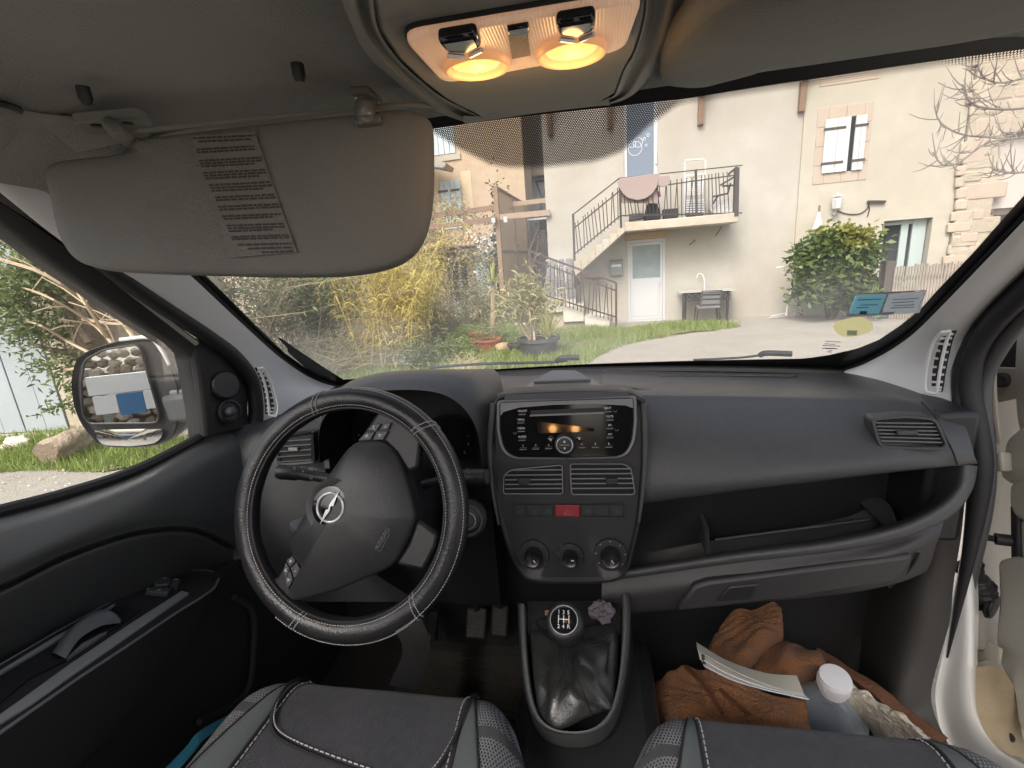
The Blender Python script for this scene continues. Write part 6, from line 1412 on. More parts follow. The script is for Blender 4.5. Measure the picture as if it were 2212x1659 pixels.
for (u, v, s_, st_) in ((636, 1012, 'O', st1), (652, 1010, '=', st1), (655, 1020, '*', st1), (672, 1013, 'IIO', st1), (682, 1013, 'v', st1), (1010, 1012, 'o', st2), (1012, 1020, '-', st2), (672, 1032, 'O', st1)):
    text(s_, P(u, v, y=.733), .008, SX, Vector((0, .2, 1)), GREYP, st_)
b = MB(); c = P(1050, 1030, y=.745); b.lathe([(.012, 0), (.013, .003), (.008, .004)], c, (1, 0, .05), 16); b.build('stalk_cap', DASH, st2)
c = P(1012, 1122, y=.80); b = MB(); b.lathe([(.034, -.03), (.036, 0), (.030, .012), (.026, .012), (.022, .002), (.014, .004), (.012, .010), (.001, .010)], c, (.1, -1, .3), 32); ig = b.build('ignition_lock', DASH, van, smooth=40)
b = MB(); b.lathe([(.016, .004), (.017, .011), (.014, .012)], c, (.1, -1, .3), 28, cap=False); b.build('lock_ring', SILV, ig)
b = MB(); b.bar(P(640, 1130, y=.74), P(660, 1148, y=.72), .03, .02); b.build('tilt_lever', SILV, van, bevel=.005)
# ---- steering wheel
LEATH = mat('black_leather', (.017, .017, .019), .30, bump=(260, .35, .002), rvar=.15)
sw_ = thing("steering_wheel", None, None); sw_.parent = van
RC, RT = .1895, .0200
def tor(a, ph, k=1.0): 
    r_ = RC + RT * k * math.cos(ph); return WC + SX * r_ * math.cos(a) + E2 * r_ * math.sin(a) + WNn * RT * k * math.sin(ph)
b = MB(); na, npn = 120, 20
b.grid([[tor(2 * math.pi * i / na, 2 * math.pi * j / npn, 1 + .02 * math.sin(i * .9) * math.sin(j)) for j in range(npn)] for i in range(na + 1)], True); rimo = b.build('rim_cover', LEATH, sw_, smooth=60)
THREAD = mat('pale_thread', (.36, .35, .345), .8)
def stitches(name, f, n, r_=.0009, gap=.62):
    b = MB()
    for k in range(n): b.tube([f((k + .5 - gap / 2) / n), f((k + .5 + gap / 2) / n)], r_, 4)
    o = b.build(name, THREAD, rimo); o['kind'] = 'stuff'; return o
stitches('inner_stitching', lambda f: tor(2 * math.pi * f, R(128), 1.03), 230)
stitches('outer_stitching', lambda f: tor(R(-62) + R(150) * f, R(42), 1.03), 110, .0008)
stitches('lower_stitching', lambda f: tor(R(236) + R(74) * f, R(40 - 22 * math.sin(f * 3.14)), 1.04), 60, .0010)
for a0_ in (104, 42, 243, 308):
    for da in (-1.2, 1.2): stitches('cross_stitching', lambda f: tor(R(a0_ + da + 6 * f), R(-30 + 175 * f), 1.035), 16, .0010, .7)
b = MB(); b.tube([tor(2 * math.pi * i / 90, R(148), 1.0) for i in range(90)], .0022, 6, closed=True); b.build('inner_welt', RUB, rimo)
# airbag pad
PADM = mat('black_pad', (.026, .027, .029), .34, bump=(800, .3, .002), rvar=.22, var2=(150, (.06, .06, .06), .14))
pad = [(790, 425), (900, 405), (965, 415), (1030, 475), (1085, 600), (1125, 740), (1142, 830), (1132, 880), (1085, 990), (1010, 1110), (880, 1175), (700, 1250), (560, 1290), (450, 1310), (432, 1250), (515, 1160), (450, 1060), (432, 965), (470, 900), (530, 800), (600, 685), (690, 545)]
pp_ = catmull([wz(*p, .012) for p in pad], 100, True); pc_ = wz(745, 800, .012)
b = MB(); b.grid([[pc_.lerp(p, k) + WNn * o for p in pp_] for k, o in ((1.0, -.03), (1.0, -.003), (.985, .002), (.95, .005), (.85, .012), (.65, .021), (.4, .027), (.15, .029))], True); b.poly([pc_.lerp(p, .15) + WNn * .029 for p in pp_]); padO = b.build('airbag_pad', PADM, sw_, smooth=50)
groove_pts = [wz(*p, .032) for p in ((725, 525), (790, 600), (850, 660))]
text('AIRBAG', wz(990, 945, .034), .011, (wz(1012, 905) - wz(958, 1000)), (wz(958, 905) - wz(1010, 1000)), mat('pad_emboss', (.07, .07, .075), .4), padO)
b = MB(); q = [wz(X, Y, .033) for X, Y in ((945, 1005), (1000, 905), (1030, 915), (975, 1015))]; b.tube(q, .0007, 4, closed=True); b.build('airbag_outline', bpy.data.materials['pad_emboss'], padO)
# emblem
ec = wz(715, 770, .036)
b = MB(); b.lathe([(.046, -.006), (.045, .002), (.036, .0005), (.033, -.001), (.001, -.001)], ec, WNn, 48); emb = b.build('emblem', DASHD, sw_, smooth=35)
b = MB(); b.lathe([(.034, .000), (.033, .0035), (.028, .0045), (.001, .005)], ec, WNn, 48); b.build('emblem_disc', GLOSS, emb, smooth=50)
b = MB(); b.tube([ec + WNn * .006 + (SX * math.cos(a) + E2 * math.sin(a)) * .0225 for a in np.linspace(0, 2 * math.pi, 49)[:-1]], .0021, 8, closed=True); b.build('emblem_ring', CHROME, emb)
ZA = R(58); ax_, ay_ = SX * math.cos(ZA) + E2 * math.sin(ZA), -SX * math.sin(ZA) + E2 * math.cos(ZA)
bolt = [(-.030, -.0008), (-.006, .0036), (-.0030, .0002), (.004, .0030), (.030, .0008), (.006, -.0036), (.0030, -.0002), (-.004, -.0030)]
b = MB(); b.prism([ec + WNn * .0065 + ax_ * x + ay_ * y for x, y in bolt], WNn * .0018); b.build('emblem_bolt', CHROME, emb, smooth=0)
# spokes and their buttons
def spoke(pts, th=.02, top=.006):
    b = MB(); b.prism([wz(X, Y, top) for X, Y in pts], -WNn * th); return b.build('spoke', DASHD, sw_, bevel=.006)
s1 = spoke(((925, 225), (1175, 300), (1150, 560), (1090, 590), (1020, 480), (960, 420), (790, 425), (850, 335)))
s2 = spoke(((440, 1040), (520, 1165), (440, 1320), (400, 1385), (300, 1210), (345, 1180), (400, 1090)))
s3 = spoke(((1140, 850), (1262, 940), (1250, 1010), (1180, 1150), (1010, 1112), (1090, 990)))
def wbtn(pts, par, mark, o=.011):
    b = MB(); q = [wz(X, Y, o) for X, Y in pts]; b.prism(q, -WNn * .008); k = b.build('wheel_button', DASH, par, bevel=.0015)
    if mark: text(mark, sum(q, Vector()) / 4 + WNn * .0006, .011, wz(1000, 400) - wz(900, 400 + 25), E2, WHITEP, k)
for pts, mk in ((((860, 352), (895, 310), (945, 308), (920, 348)), '('), (((935, 345), (958, 305), (1002, 302), (985, 345)), '-'), (((812, 405), (855, 358), (908, 354), (885, 402)), '<'), (((895, 402), (920, 354), (985, 350), (955, 402)), '>')): wbtn(pts, s1, mk)
for pts, mk in ((((405, 1085), (440, 1060), (460, 1090), (425, 1125)), '+'), (((430, 1130), (465, 1095), (492, 1150), (450, 1190)), '-'), (((388, 1150), (402, 1095), (424, 1130), (405, 1195)), '<'), (((398, 1200), (425, 1140), (446, 1195), (415, 1250)), '>')): wbtn(pts, s2, mk)
# ---- gear lever and its console
K0 = Vector((0, .62, .715)); KN = Vector((0, -.42, 1)).normalized(); KX = SX; KY = Vector((0, 1, .42)).normalized()
def kp(u, v, o=0): return PP(u, v, K0, KN) + KN * o
def z7(X, Y): return .6777 * (1550 + X / 2.6024), .6777 * (1850 + Y / 2.6024)
def kz(X, Y, o=0): return kp(*z7(X, Y), o)
path = [(270, 215), (275, 400), (290, 640), (315, 880), (355, 1070), (420, 1200), (540, 1285), (700, 1315), (860, 1300), (985, 1235), (1075, 1110), (1130, 920), (1165, 700), (1190, 480), (1195, 260), (1180, 140)]
pi_ = [(330, 230), (338, 400), (352, 640), (378, 880), (412, 1040), (465, 1160), (560, 1240), (700, 1268), (840, 1255), (950, 1195), (1030, 1080), (1080, 900), (1108, 700), (1122, 480), (1122, 270), (1118, 150)]
b = MB(); A_, B2 = [kz(*p, .010) for p in path], [kz(*p, .012) for p in pi_]
b.sgrid([[p - KN * .25 for p in A_], [p - KN * .012 for p in A_], [p.lerp(q, .12) for p, q in zip(A_, B2)], [p.lerp(q, .85) + KN * .002 for p, q in zip(A_, B2)], [q - KN * .03 for q in B2]], 80, 20); gcon = b.build('gear_console', mat('console_grey', (.085, .09, .092), .4, bump=(700, .2, .002)), van, smooth=50)
b = MB(); b.sgrid([[kz(*p, -.04) for p in path], [kz(*p, -.35) + Vector((.03 * (1 if p[0] > 700 else -1), -.02, 0)) for p in path]], 60, 4); b.build('console_side', DASHD, gcon)
b = MB(); b.box((0.02, .56, .52), (.26, .62, .28)); b.build('tunnel', DASHD, van, bevel=.03)
b = MB(); b.prism([kz(X, Y, -.012) for X, Y in ((335, 150), (1115, 140), (1110, 420), (340, 420))], -KN * .02); tr2 = b.build('cubby', DASHD, gcon)
# boot
ob = [(365, 400), (420, 355), (520, 350), (700, 370), (900, 375), (1010, 368), (1085, 405), (1098, 520), (1085, 760), (1060, 960), (1040, 1060), (990, 1090), (860, 1130), (700, 1200), (560, 1230), (480, 1190), (430, 1080), (400, 900), (375, 650), (360, 500)]
o3 = catmull([kz(*p, -.004) for p in ob], 96, True); GK = Vector((-.004, .612, .905))
neck = Vector((-.004, .640, .835)); lay = []; random.seed(3)
for f, sc_, hgt in ((0, 1, 0), (.06, .985, .012), (.22, .86, .022), (.42, .64, .036), (.62, .42, .058), (.8, .25, .082), (.93, .16, .105), (1, .15, .115)):
    c = sum(o3, Vector()) / len(o3); row = []
    for i, p in enumerate(o3):
        a = 2 * math.pi * i / 96; wr = 1 + (.15 * math.sin(a * 2 + f * 5) + .11 * math.sin(a * 5 - f * 9) + .05 * math.sin(a * 9 + f * 14)) * math.sin(math.pi * min(f * 1.1, 1))
        cc = c.lerp(neck - KN * .115, f); row.append(cc + (p - c) * sc_ * wr + KN * hgt)
    lay.append(row)
b = MB(); cl_rows = [[lay[j][i] for j in range(len(lay))] for i in range(96)]; b.sgrid(cl_rows + [cl_rows[0]], 30, 97); boot = b.build('gear_boot', mat('boot_leather', (.024, .025, .025), .26, bump=(240, .25, .002), rvar=.15), van, smooth=60)
for i in (4, 30, 57, 76):
    b = MB(); q = catmull([lay[j][i] + KN * .0015 for j in range(0, 7)], 26); b.tube(q, .0013, 5); b.build('boot_seam', RUB, boot)
# lever and knob
kn_ax = Vector((-.02, -.52, .86)).normalized()
b = MB(); b.tube([neck - KN * .02, GK - kn_ax * .03], [.017, .012], 14); lev = b.build('gear_lever', DASHD, van)
fr_ = frame_of(kn_ax, (0, 0, 1))
b = MB(); b.lathe([(.015, -.066), (.021, -.052), (.0255, -.030), (.0292, -.008), (.0296, .002), (.0275, .012), (.0225, .0168), (.001, .0168)], GK, kn_ax, 40); kn2 = b.build('gear_knob', DASHD, lev, smooth=50)
b = MB(); b.lathe([(.0212, .0158), (.0213, .0178), (.0204, .0186), (.0198, .0170)], GK, kn_ax, 48, cap=False); b.build('knob_ring', CHROME, lev)
b = MB(); b.lathe([(.0200, .0172), (.017, .0180), (.001, .0186)], GK, kn_ax, 40); b.build('knob_face', GLOSS, lev)
gx_, gy_ = SX, kn_ax.cross(SX).normalized(); 
if gy_.z < 0: gy_ = -gy_
gf = GK + kn_ax * .0192
for s_, x, y in (('1', -.0075, .0098), ('3', -.0005, .0098), ('5', .0068, .0098), ('2', -.0075, -.0104), ('4', -.0005, -.0104), ('R', .0075, -.0104)): text(s_, gf + gx_ * x + gy_ * y, .0082, gx_, gy_, WHITEP, lev)
b = MB()
for x in (-.0078, 0, .0078): b.bar(gf + gx_ * x - gy_ * .0058, gf + gx_ * x + gy_ * .0058, .0011, .0004, kn_ax)
b.bar(gf - gx_ * .0078, gf + gx_ * .0078, .0011, .00045, kn_ax); b.build('gate_pattern', WHITEP, lev)
b = MB(); q = catmull([kz(X, Y, .05) for X, Y in ((790, 740), (800, 800), (835, 810), (838, 775))], 10); b.tube(q, .003, 6); b.build('boot_hook', SILV, lev)
# tissue in the cubby
def crumple(name, c, s_, m, seed, lab, cat, amp=.35):
    rnd = random.Random(seed); b = MB(); rws = []
    for i in range(11):
        th = math.pi * i / 10; rws.append([Vector(c) + Vector((s_[0] * math.sin(th) * math.cos(ph), s_[1] * math.sin(th) * math.sin(ph), s_[2] * math.cos(th))) * rnd.uniform(1 - amp, 1 + amp) for ph in np.linspace(0, 2 * math.pi, 17)[:-1]])
    b.grid(rws, True); return tag(b.build(name, m, smooth=20), lab, cat)
crumple('crumpled_tissue', kz(960, 300, .02), (.021, .018, .016), mat('mauve_tissue', (.17, .145, .165), .8), 5, 'crumpled mauve tissue lying in the cubby behind the gear lever', 'tissue')
b = MB(); b.prism([kz(X, Y, .002) for X, Y in ((488, 265), (545, 262), (548, 296), (490, 300))], KN * .006); tag(b.build('card_scrap', mat('tan_card', (.25, .15, .09), .7)), 'small tan card scrap tucked beside the gear knob', 'card')
# ---- seats
FAB = mat('charcoal_fabric', (.020, .0205, .026), .9, bump=(380, .5, .003), var=(9, (.034, .034, .040), .6), var2=(75, (.09, .09, .09), .16), sheen=.12)
LTH = mat('grey_leatherette', (.085, .095, .096), .5, bump=(250, .3, .002), var=(6, (.09, .098, .10), .5))
MESHF = bpy.data.materials.new('spacer_mesh_fabric'); t, bb_ = nodes(MESHF); bb_.inputs['Roughness'].default_value = .8
at_ = N(t, 'Attribute', attribute_name='sheet'); sp2 = N(t, 'SeparateXYZ'); t.links.new(at_.outputs['Vector'], sp2.inputs[0]); dsl = []
for o in (0, .5):
    fx = M(t, 'SUBTRACT', M(t, 'FRACT', M(t, 'ADD', M(t, 'DIVIDE', sp2.outputs[0], .0058), o + 200)), .5); fy = M(t, 'SUBTRACT', M(t, 'FRACT', M(t, 'ADD', M(t, 'DIVIDE', sp2.outputs[1], .0084), o + 200)), .5)
    dsl.append(M(t, 'SQRT', M(t, 'ADD', M(t, 'POWER', fx, 2), M(t, 'MULTIPLY', M(t, 'POWER', fy, 2), 2.2))))
md = M(t, 'MINIMUM', dsl[0], dsl[1]); mr = N(t, 'MapRange'); t.links.new(md, mr.inputs[0]); mr.inputs[1].default_value = .2; mr.inputs[2].default_value = .36
mxc = N(t, 'MixRGB'); mxc.inputs[1].default_value = (.035, .036, .037, 1); mxc.inputs[2].default_value = (.17, .175, .18, 1); t.links.new(mr.outputs[0], mxc.inputs[0]); t.links.new(mxc.outputs[0], bb_.inputs['Base Color'])
bp = N(t, 'Bump'); bp.inputs['Distance'].default_value = .003; bp.inputs['Strength'].default_value = .8; t.links.new(mr.outputs[0], bp.inputs['Height']); t.links.new(bp.outputs[0], bb_.inputs['Normal'])
def seat(cx, label_side, zoff=0.0, mir=1):
    def sz2(x, y):     # cushion surface
        dx = abs(x - cx); z = .80 + zoff
        yf = .600 - .10 * max(0, dx - .12) ** 2 / .02
        if y > yf - .07: z -= .16 * (1 - max(0, 1 - (min(y - (yf - .07), .0899) / .09) ** 2) ** .5) + max(0, y - yf - .0199) * 4
        z += .022 * math.exp(-((dx - .19) / .045) ** 2)
        if dx > .20: z -= 1.1 * (dx - .20) ** 1.35 * 1.6
        z -= .018 * math.exp(-(dx / .12) ** 2) * min(1, max(0, (.50 - y) / .25))
        return z
    def sv(x, y, o=0): return Vector((x, y, sz2(x, y) + o))
    root = thing('seat', None, None); root.parent = van
    ys0 = np.concatenate([np.linspace(-.05, .44, 12), np.linspace(.46, .63, 14)])
    def strip(fa, fb, m, name, n=14, y0=-.05, y1=.63, o=0):
        b = MB(); rows = []; uv = []
        for y in [yy for yy in np.linspace(y0, y1, 44)]:
            xa, xb = fa(y), fb(y); rows.append([sv(xa + (xb - xa) * i / (n - 1), y, o * math.sin(math.pi * i / (n - 1)) ** .4) for i in range(n)])
        b.grid(rows); ob = b.build(name, m, root, smooth=70)
        if m is MESHF:
            a = ob.data.attributes.new('sheet', 'FLOAT_VECTOR', 'POINT')
            for vv in ob.data.vertices: a.data[vv.index].vector = (vv.co.x * 1.35, vv.co.y + (vv.co.z if vv.co.y > .5 else 0) * .8, 0)
        return ob
    c1 = lambda s_: (lambda y: cx + s_ * (.158 - .03 * max(0, y - .3) * 1.5))           # centre panel edge
    c2 = lambda s_: (lambda y: cx + s_ * max(.205 - .30 * max(0, y - .40), .158 - .03 * max(0, y - .3) * 1.5 + .004))
    c3 = lambda s_: (lambda y: cx + s_ * (.268 - (.55 * max(0, y - .42) ** 1.15)))
    strip(c1(-1), c1(1), FAB, 'centre_panel', 22, o=.006)
    for s_ in (-1, 1):
        strip(c1(s_), c2(s_), LTH, 'bolster', 8, o=.004); strip(c2(s_), c3(s_), MESHF, 'mesh_edge', 12)
        b = MB(); b.tube([sv(c1(s_)(y), y, .001) for y in np.linspace(-.05, .6, 50)], .0022, 6); b.build('piping', RUB, root)
        b = MB()
        for k in range(70):
            y = -.02 + k * .0088; b.tube([sv(c1(s_)(y) - s_ * .006, y, .004), sv(c1(s_)(y) - s_ * .006, y + .0055, .004)], .0010, 4)
        o_ = b.build('stitching', THREAD, root); o_['kind'] = 'stuff'
        b = MB(); b.tube([sv(c2(s_)(y), y, .001) for y in np.linspace(-.05, .58, 50)], .0018, 6); b.build('piping', RUB, root)
    # front panel seam (rounded U)
    us = [(-.148, .585), (-.150, .55), (-.145, .50), (-.125, .47), (-.08, .455), (0, .440), (.08, .428), (.12, .432), (.142, .47), (.152, .53), (.152, .585)]
    pts = catmull([(cx + x, y - (.015 if mir < 0 else 0), 0) for x, y in us], 90)
    if mir > 0:
        b = MB(); b.tube([sv(p.x, p.y, .0085) for p in pts], .0026, 6); b.build('piping', RUB, root)
        b = MB(); dn = [sv(p.x, p.y + .007, .0098) for p in pts]
        for k in range(0, 89): 
            a = dn[k].lerp(dn[k + 1], .15); c = dn[k].lerp(dn[k + 1], .8); b.tube([a, c], .0011, 4)
        o_ = b.build('stitching', THREAD, root); o_['kind'] = 'stuff'
        pass
    b = MB(); b.box((cx, .2, .60 + zoff), (.46, .66, .22)); b.build('seat_base', DASHD, root, bevel=.05)
    # seat squab behind the camera
    rows = [[Vector((cx + x, -.20 - .12 * f - .02 * math.cos(x * 7), .78 + .62 * f)) for x in np.linspace(-.24, .24, 13)] for f in np.linspace(0, 1, 8)]
    b = MB(); b.shell(rows, 14, 10, (0, -.10, 0)); b.build('backrest', FAB, root)
    return root
seat(-.300, 'driver', 0, 1); seat(.325, 'passenger', 0, -1)

b = MB(); b.box((-.725, .62, .60), (.04, 1.0, .56)); b.build('side_footwell', mat('footwell_carpet', (.014, .014, .015), .95, bump=(200, .6, .004)), van)
b = MB(); b.box((.664, 1.0, 1.02), (.07, .24, .25)); b.build('dash_end', DASHD, van, bevel=.01)
b = MB(); b.box((-.45, 1.04, .86), (.5, .1, .5)); b.build('under_dash', DASHD, van)
# pale edge of the headlining over the visor
b = MB(); b.tube(catmull([P(u, v, z=1.618) for u, v in ((300, 284), (420, 272), (560, 257), (700, 243), (780, 236), (880, 226), (960, 232))], 30), .003, 8); b.build('lining_edge', CONM, van)

b = MB(); b.box((-.785, .84, .88), (.03, .68, .36)); b.build('side_footwell', bpy.data.materials['footwell_carpet'], van)
b = MB(); b.tube(catmull([p + Vector((.008, -.004, 0)) for p in Rout], 40), .014, 10); b.build('pillar_seal', RUB, van)

b = MB(); b.sgrid([[P(u, v, z=zz) for u, v, zz in ((-260, 330, 1.60), (-120, 342, 1.605), (0, 334, 1.612), (60, 338, 1.616), (130, 335, 1.618), (220, 318, 1.620), (320, 296, 1.622))], [P(u, v, z=zz) for u, v, zz in ((-260, 200, 1.64), (-120, 215, 1.645), (0, 225, 1.648), (60, 240, 1.648), (130, 250, 1.646), (220, 255, 1.646), (320, 250, 1.642))]], 20, 6); b.build('lining_corner', LINING, van, smooth=80)
# ---- driver's door
DOORP = mat('door_grey_plastic', (.068, .071, .072), .38, bump=(700, .25, .002), rvar=.1)
DOORD = mat('door_dark_cloth', (.022, .021, .022), .85, bump=(400, .4, .003), var=(5, (.032, .029, .029), .5))
r0 = [(-150, 1152, -.742), (0, 1112, -.742), (150, 1072, -.742), (300, 1020, -.742), (445, 944, -.742), (540, 925, -.735)]
r1 = [(-150, 1195, -.70), (0, 1150, -.70), (150, 1102, -.70), (300, 1052, -.70), (440, 995, -.705), (532, 980, -.71)]
r2 = [(-150, 1270, -.672), (0, 1222, -.672), (150, 1160, -.672), (300, 1112, -.678), (420, 1098, -.685), (520, 1110, -.69)]
r3 = [(-150, 1310, -.676), (0, 1262, -.676), (150, 1192, -.678), (300, 1145, -.684), (420, 1139, -.69), (510, 1176, -.695)]
r4 = [(-150, 1322, -.705), (0, 1272, -.705), (150, 1201, -.705), (300, 1153, -.708), (420, 1146, -.71), (508, 1184, -.712)]
r5 = [(-150, 1338, -.688), (0, 1288, -.688), (150, 1215, -.688), (300, 1164, -.692), (420, 1158, -.697), (505, 1198, -.706)]
r6 = [(-150, 1420, -.725), (0, 1360, -.725), (150, 1290, -.728), (300, 1230, -.733), (420, 1205, -.735), (505, 1225, -.735)]
r7 = [(-150, 1530, -.765), (0, 1450, -.765), (150, 1360, -.765), (300, 1285, -.765), (420, 1238, -.765), (505, 1245, -.765)]
door = thing('front_door', None, None); door.parent = van
def back_on(rows): return [[r_[0] + (r_[0] - r_[1]).normalized() * .5] + r_ for r_ in rows]     # the door runs on behind the driver
b = MB(); b.sgrid(back_on(rowsP((r0, r1, r2, r3), 'x')), 44, 24); b.build('upper_door_trim', DOORP, door, smooth=60)
b = MB(); b.sgrid(back_on(rowsP((r3, r4, r5, r6, r7), 'x')), 44, 30); b.build('door_insert', DOORP, door, smooth=60)
r8 = [(-150, 1900, -.70), (0, 1800, -.70), (150, 1680, -.70), (300, 1560, -.70), (440, 1480, -.70), (540, 1480, -.70)]
b = MB(); b.sgrid(back_on([[P(u, v, x=d) for u, v, d in r7], [P(u, v + 30, x=-.755) for u, v, d in r7], [P(u, v, x=d - .02) for u, v, d in r8], [P(u, v + 260, x=d + .01) for u, v, d in r8]]), 34, 24); b.build('lower_door_card', DOORD, door, smooth=60)
b = MB(); b.tube(catmull([P(u, v, x=-.69) for u, v in ((430, 1560), (530, 1500), (548, 1400), (545, 1320), (505, 1290))], 20), .006, 8); b.build('door_pocket_edge', DOORD, door)
# armrest with the window switches
A0, A1, A2 = P(0, 1440, x=-.72), P(470, 1240, x=-.72), P(0, 1587, x=-.615)
AN = (A1 - A0).cross(A2 - A0).normalized()
if AN.z < 0: AN = -AN
def ap(u, v, o=0): return PP(u, v, A0, AN) + AN * o
def z5(X, Y): return .3465 * X, 1084.3 + .3465 * Y
def az(X, Y, o=0): return ap(*z5(X, Y), o)
out_ = [(-420, 1250), (0, 1020), (350, 815), (700, 622), (950, 500), (1180, 430), (1300, 428), (1355, 445), (1366, 478), (1335, 540), (1230, 612), (1100, 690), (820, 880), (500, 1090), (250, 1265), (0, 1440), (-420, 1740)]
p_ = rr_poly([az(*q) for q in out_], .01, 3); pcn = sum(p_, Vector()) / len(p_)
b = MB(); b.grid([[p - AN * .16 for p in p_], [p - AN * .006 for p in p_], p_, [p.lerp(pcn, .025) + AN * .002 for p in p_], [p.lerp(pcn, .06) - AN * .001 for p in p_]], True); b.poly([p.lerp(pcn, .06) - AN * .001 for p in p_]); arm = b.build('armrest', DOORD, door, smooth=35)
b = MB(); b.tube(p_, .0022, 6, closed=True); b.build('armrest_welt', SILV, arm)
b = MB(); b.prism([az(X, Y, .003) for X, Y in ((-420, 1600), (0, 1330), (400, 1040), (800, 770), (1130, 560), (1180, 575), (900, 770), (500, 1050), (200, 1265), (0, 1390), (-420, 1680))], -AN * .006); b.build('armrest_strip', mat('satin_grey_strip', (.30, .31, .32), .35), arm, bevel=.002)
b = MB(); b.prism([az(X, Y, .004) for X, Y in ((-420, 1310), (0, 1065), (350, 850), (600, 715), (700, 652), (715, 648), (690, 670), (400, 850), (0, 1085), (-420, 1335))], -AN * .004); b.build('armrest_strip', bpy.data.materials['satin_grey_strip'], arm)
# pull cup, handle pocket
b = MB(); b.prism([az(X, Y, .003) for X, Y in ((-420, 1345), (0, 1100), (400, 860), (700, 672), (880, 680), (760, 765), (400, 1000), (180, 1110), (0, 1260), (-420, 1560))], -AN * .003); b.build('pull_recess', RUB, arm)
ph = [[az(320, 960, .004), az(420, 830, .010), az(580, 735, .012), az(700, 740, .010), az(755, 762, .006)], [az(345, 985, .008), az(450, 860, .022), az(600, 770, .024), az(690, 770, .020), az(740, 775, .010)], [az(405, 995, .004), az(480, 905, .012), az(600, 835, .014), az(680, 800, .010), az(745, 778, .006)]]
b = MB(); b.sgrid(ph, 24, 12); b.build('door_pull', mat('pull_grey', (.13, .145, .15), .45), arm, smooth=80)
b = MB(); b.prism([az(X, Y, .006) for X, Y in ((412, 998), (500, 910), (620, 845), (660, 832), (560, 900))], -AN * .005); b.build('pull_liner', SILV, arm)
for pts, dots in ((((950, 525), (985, 500), (1065, 500), (1045, 540), (960, 545)), ((1018, 506),)), (((1052, 540), (1068, 502), (1120, 508), (1095, 560)), ((1087, 514),)), (((900, 580), (930, 555), (1060, 562), (1040, 595)), ((982, 582), (914, 574)))):
    b = MB(); b.prism([az(X, Y, .009) for X, Y in pts], -AN * .01); k = b.build('window_switch', mat('switch_grey', (.09, .094, .097), .35), arm, bevel=.002)
    for X, Y in dots: bb = MB(); q = az(X, Y, .0102); bb.box(q, (.007 if len(dots) == 1 or X > 950 else .002, .004, .0005), (SX, SX.cross(AN).normalized() * -1, AN)); bb.build('switch_mark', WHITEP, k)
# door frame, glass, mirror patch
fo = [(-200, 300), (0, 432), (114, 506), (204, 577), (320, 668), (428, 747), (445, 790), (450, 944)]
fi = [(-200, 360), (0, 486), (122, 577), (286, 690), (392, 760), (408, 795), (425, 870), (435, 946)]
b = MB(); A_, B_2 = [P(u, v, x=-.728) for u, v in fo], [P(u, v, x=-.745) for u, v in fi]; A_ = catmull(A_, 40); B_2 = catmull(B_2, 40)
b.grid([A_, [p.lerp(q, .3) + Vector((.012, 0, 0)) for p, q in zip(A_, B_2)], [p.lerp(q, .9) + Vector((.008, 0, 0)) for p, q in zip(A_, B_2)], B_2, [p + Vector((-.03, 0, 0)) for p in B_2]]); b.build('window_frame', RUB, door, smooth=60)
b = MB(); b.tube(catmull([P(u, v, x=-.722) for u, v in ((-200, 285), (0, 424), (114, 498), (204, 571), (330, 668), (424, 742))], 30), .006, 8); b.build('frame_strip', mat('strip_grey', (.30, .29, .275), .5), door)
b = MB(); b.tube(catmull([P(u, v, x=-.712) for u, v in ((-200, 262), (0, 400), (120, 483), (220, 565), (330, 645), (430, 712), (500, 765), (540, 815), (552, 870), (550, 935), (545, 990))], 40), .016, 10); b.build('door_seal', RUB, van)
b = MB(); b.poly([P(u, v, x=-.748) for u, v in ((-200, 340), (0, 472), (122, 563), (286, 676), (400, 748), (440, 952), (300, 1030), (150, 1082), (0, 1122), (-200, 1175))]); b.build('window_glass', glassmat('side_glass', (.96, .98, .96), .35, .012), door, smooth=0)
b = MB(); b.tube(catmull([P(u, v, x=-.742) for u, v in ((-700, 1290), (-150, 1146), (0, 1104), (150, 1064), (300, 1012), (440, 940))], 26), .009, 8); b.build('window_seal', RUB, door)
mp = [(412, 722), (475, 752), (528, 806), (537, 860), (538, 928), (500, 932), (447, 946), (440, 880), (430, 800)]
b = MB(); b.prism([P(u, v, x=-.722) for u, v in mp], (-.02, 0, 0)); patch = b.build('mirror_patch', DOORD, door, bevel=.006)
def xdisc(prof, u, v, x, nm, m, par, ax=(.94, -.30, .15)): b = MB(); b.lathe(prof, P(u, v, x=x), ax, 32); return b.build(nm, m, par, smooth=35)
spk = xdisc([(.030, -.006), (.029, .006), (.026, .010), (.001, .011)], 484, 832, -.715, 'tweeter', DASHD, patch)
spk2 = xdisc([(.026, 0), (.025, .006), (.021, .008), (.018, .004), (.001, .003)], 494, 889, -.714, 'mirror_control', DASHD, patch)
xdisc([(.010, 0), (.009, .014), (.006, .017), (.001, .0175)], 494, 889, -.712, 'mirror_joystick', mat('joystick', (.06, .06, .065), .35), patch)
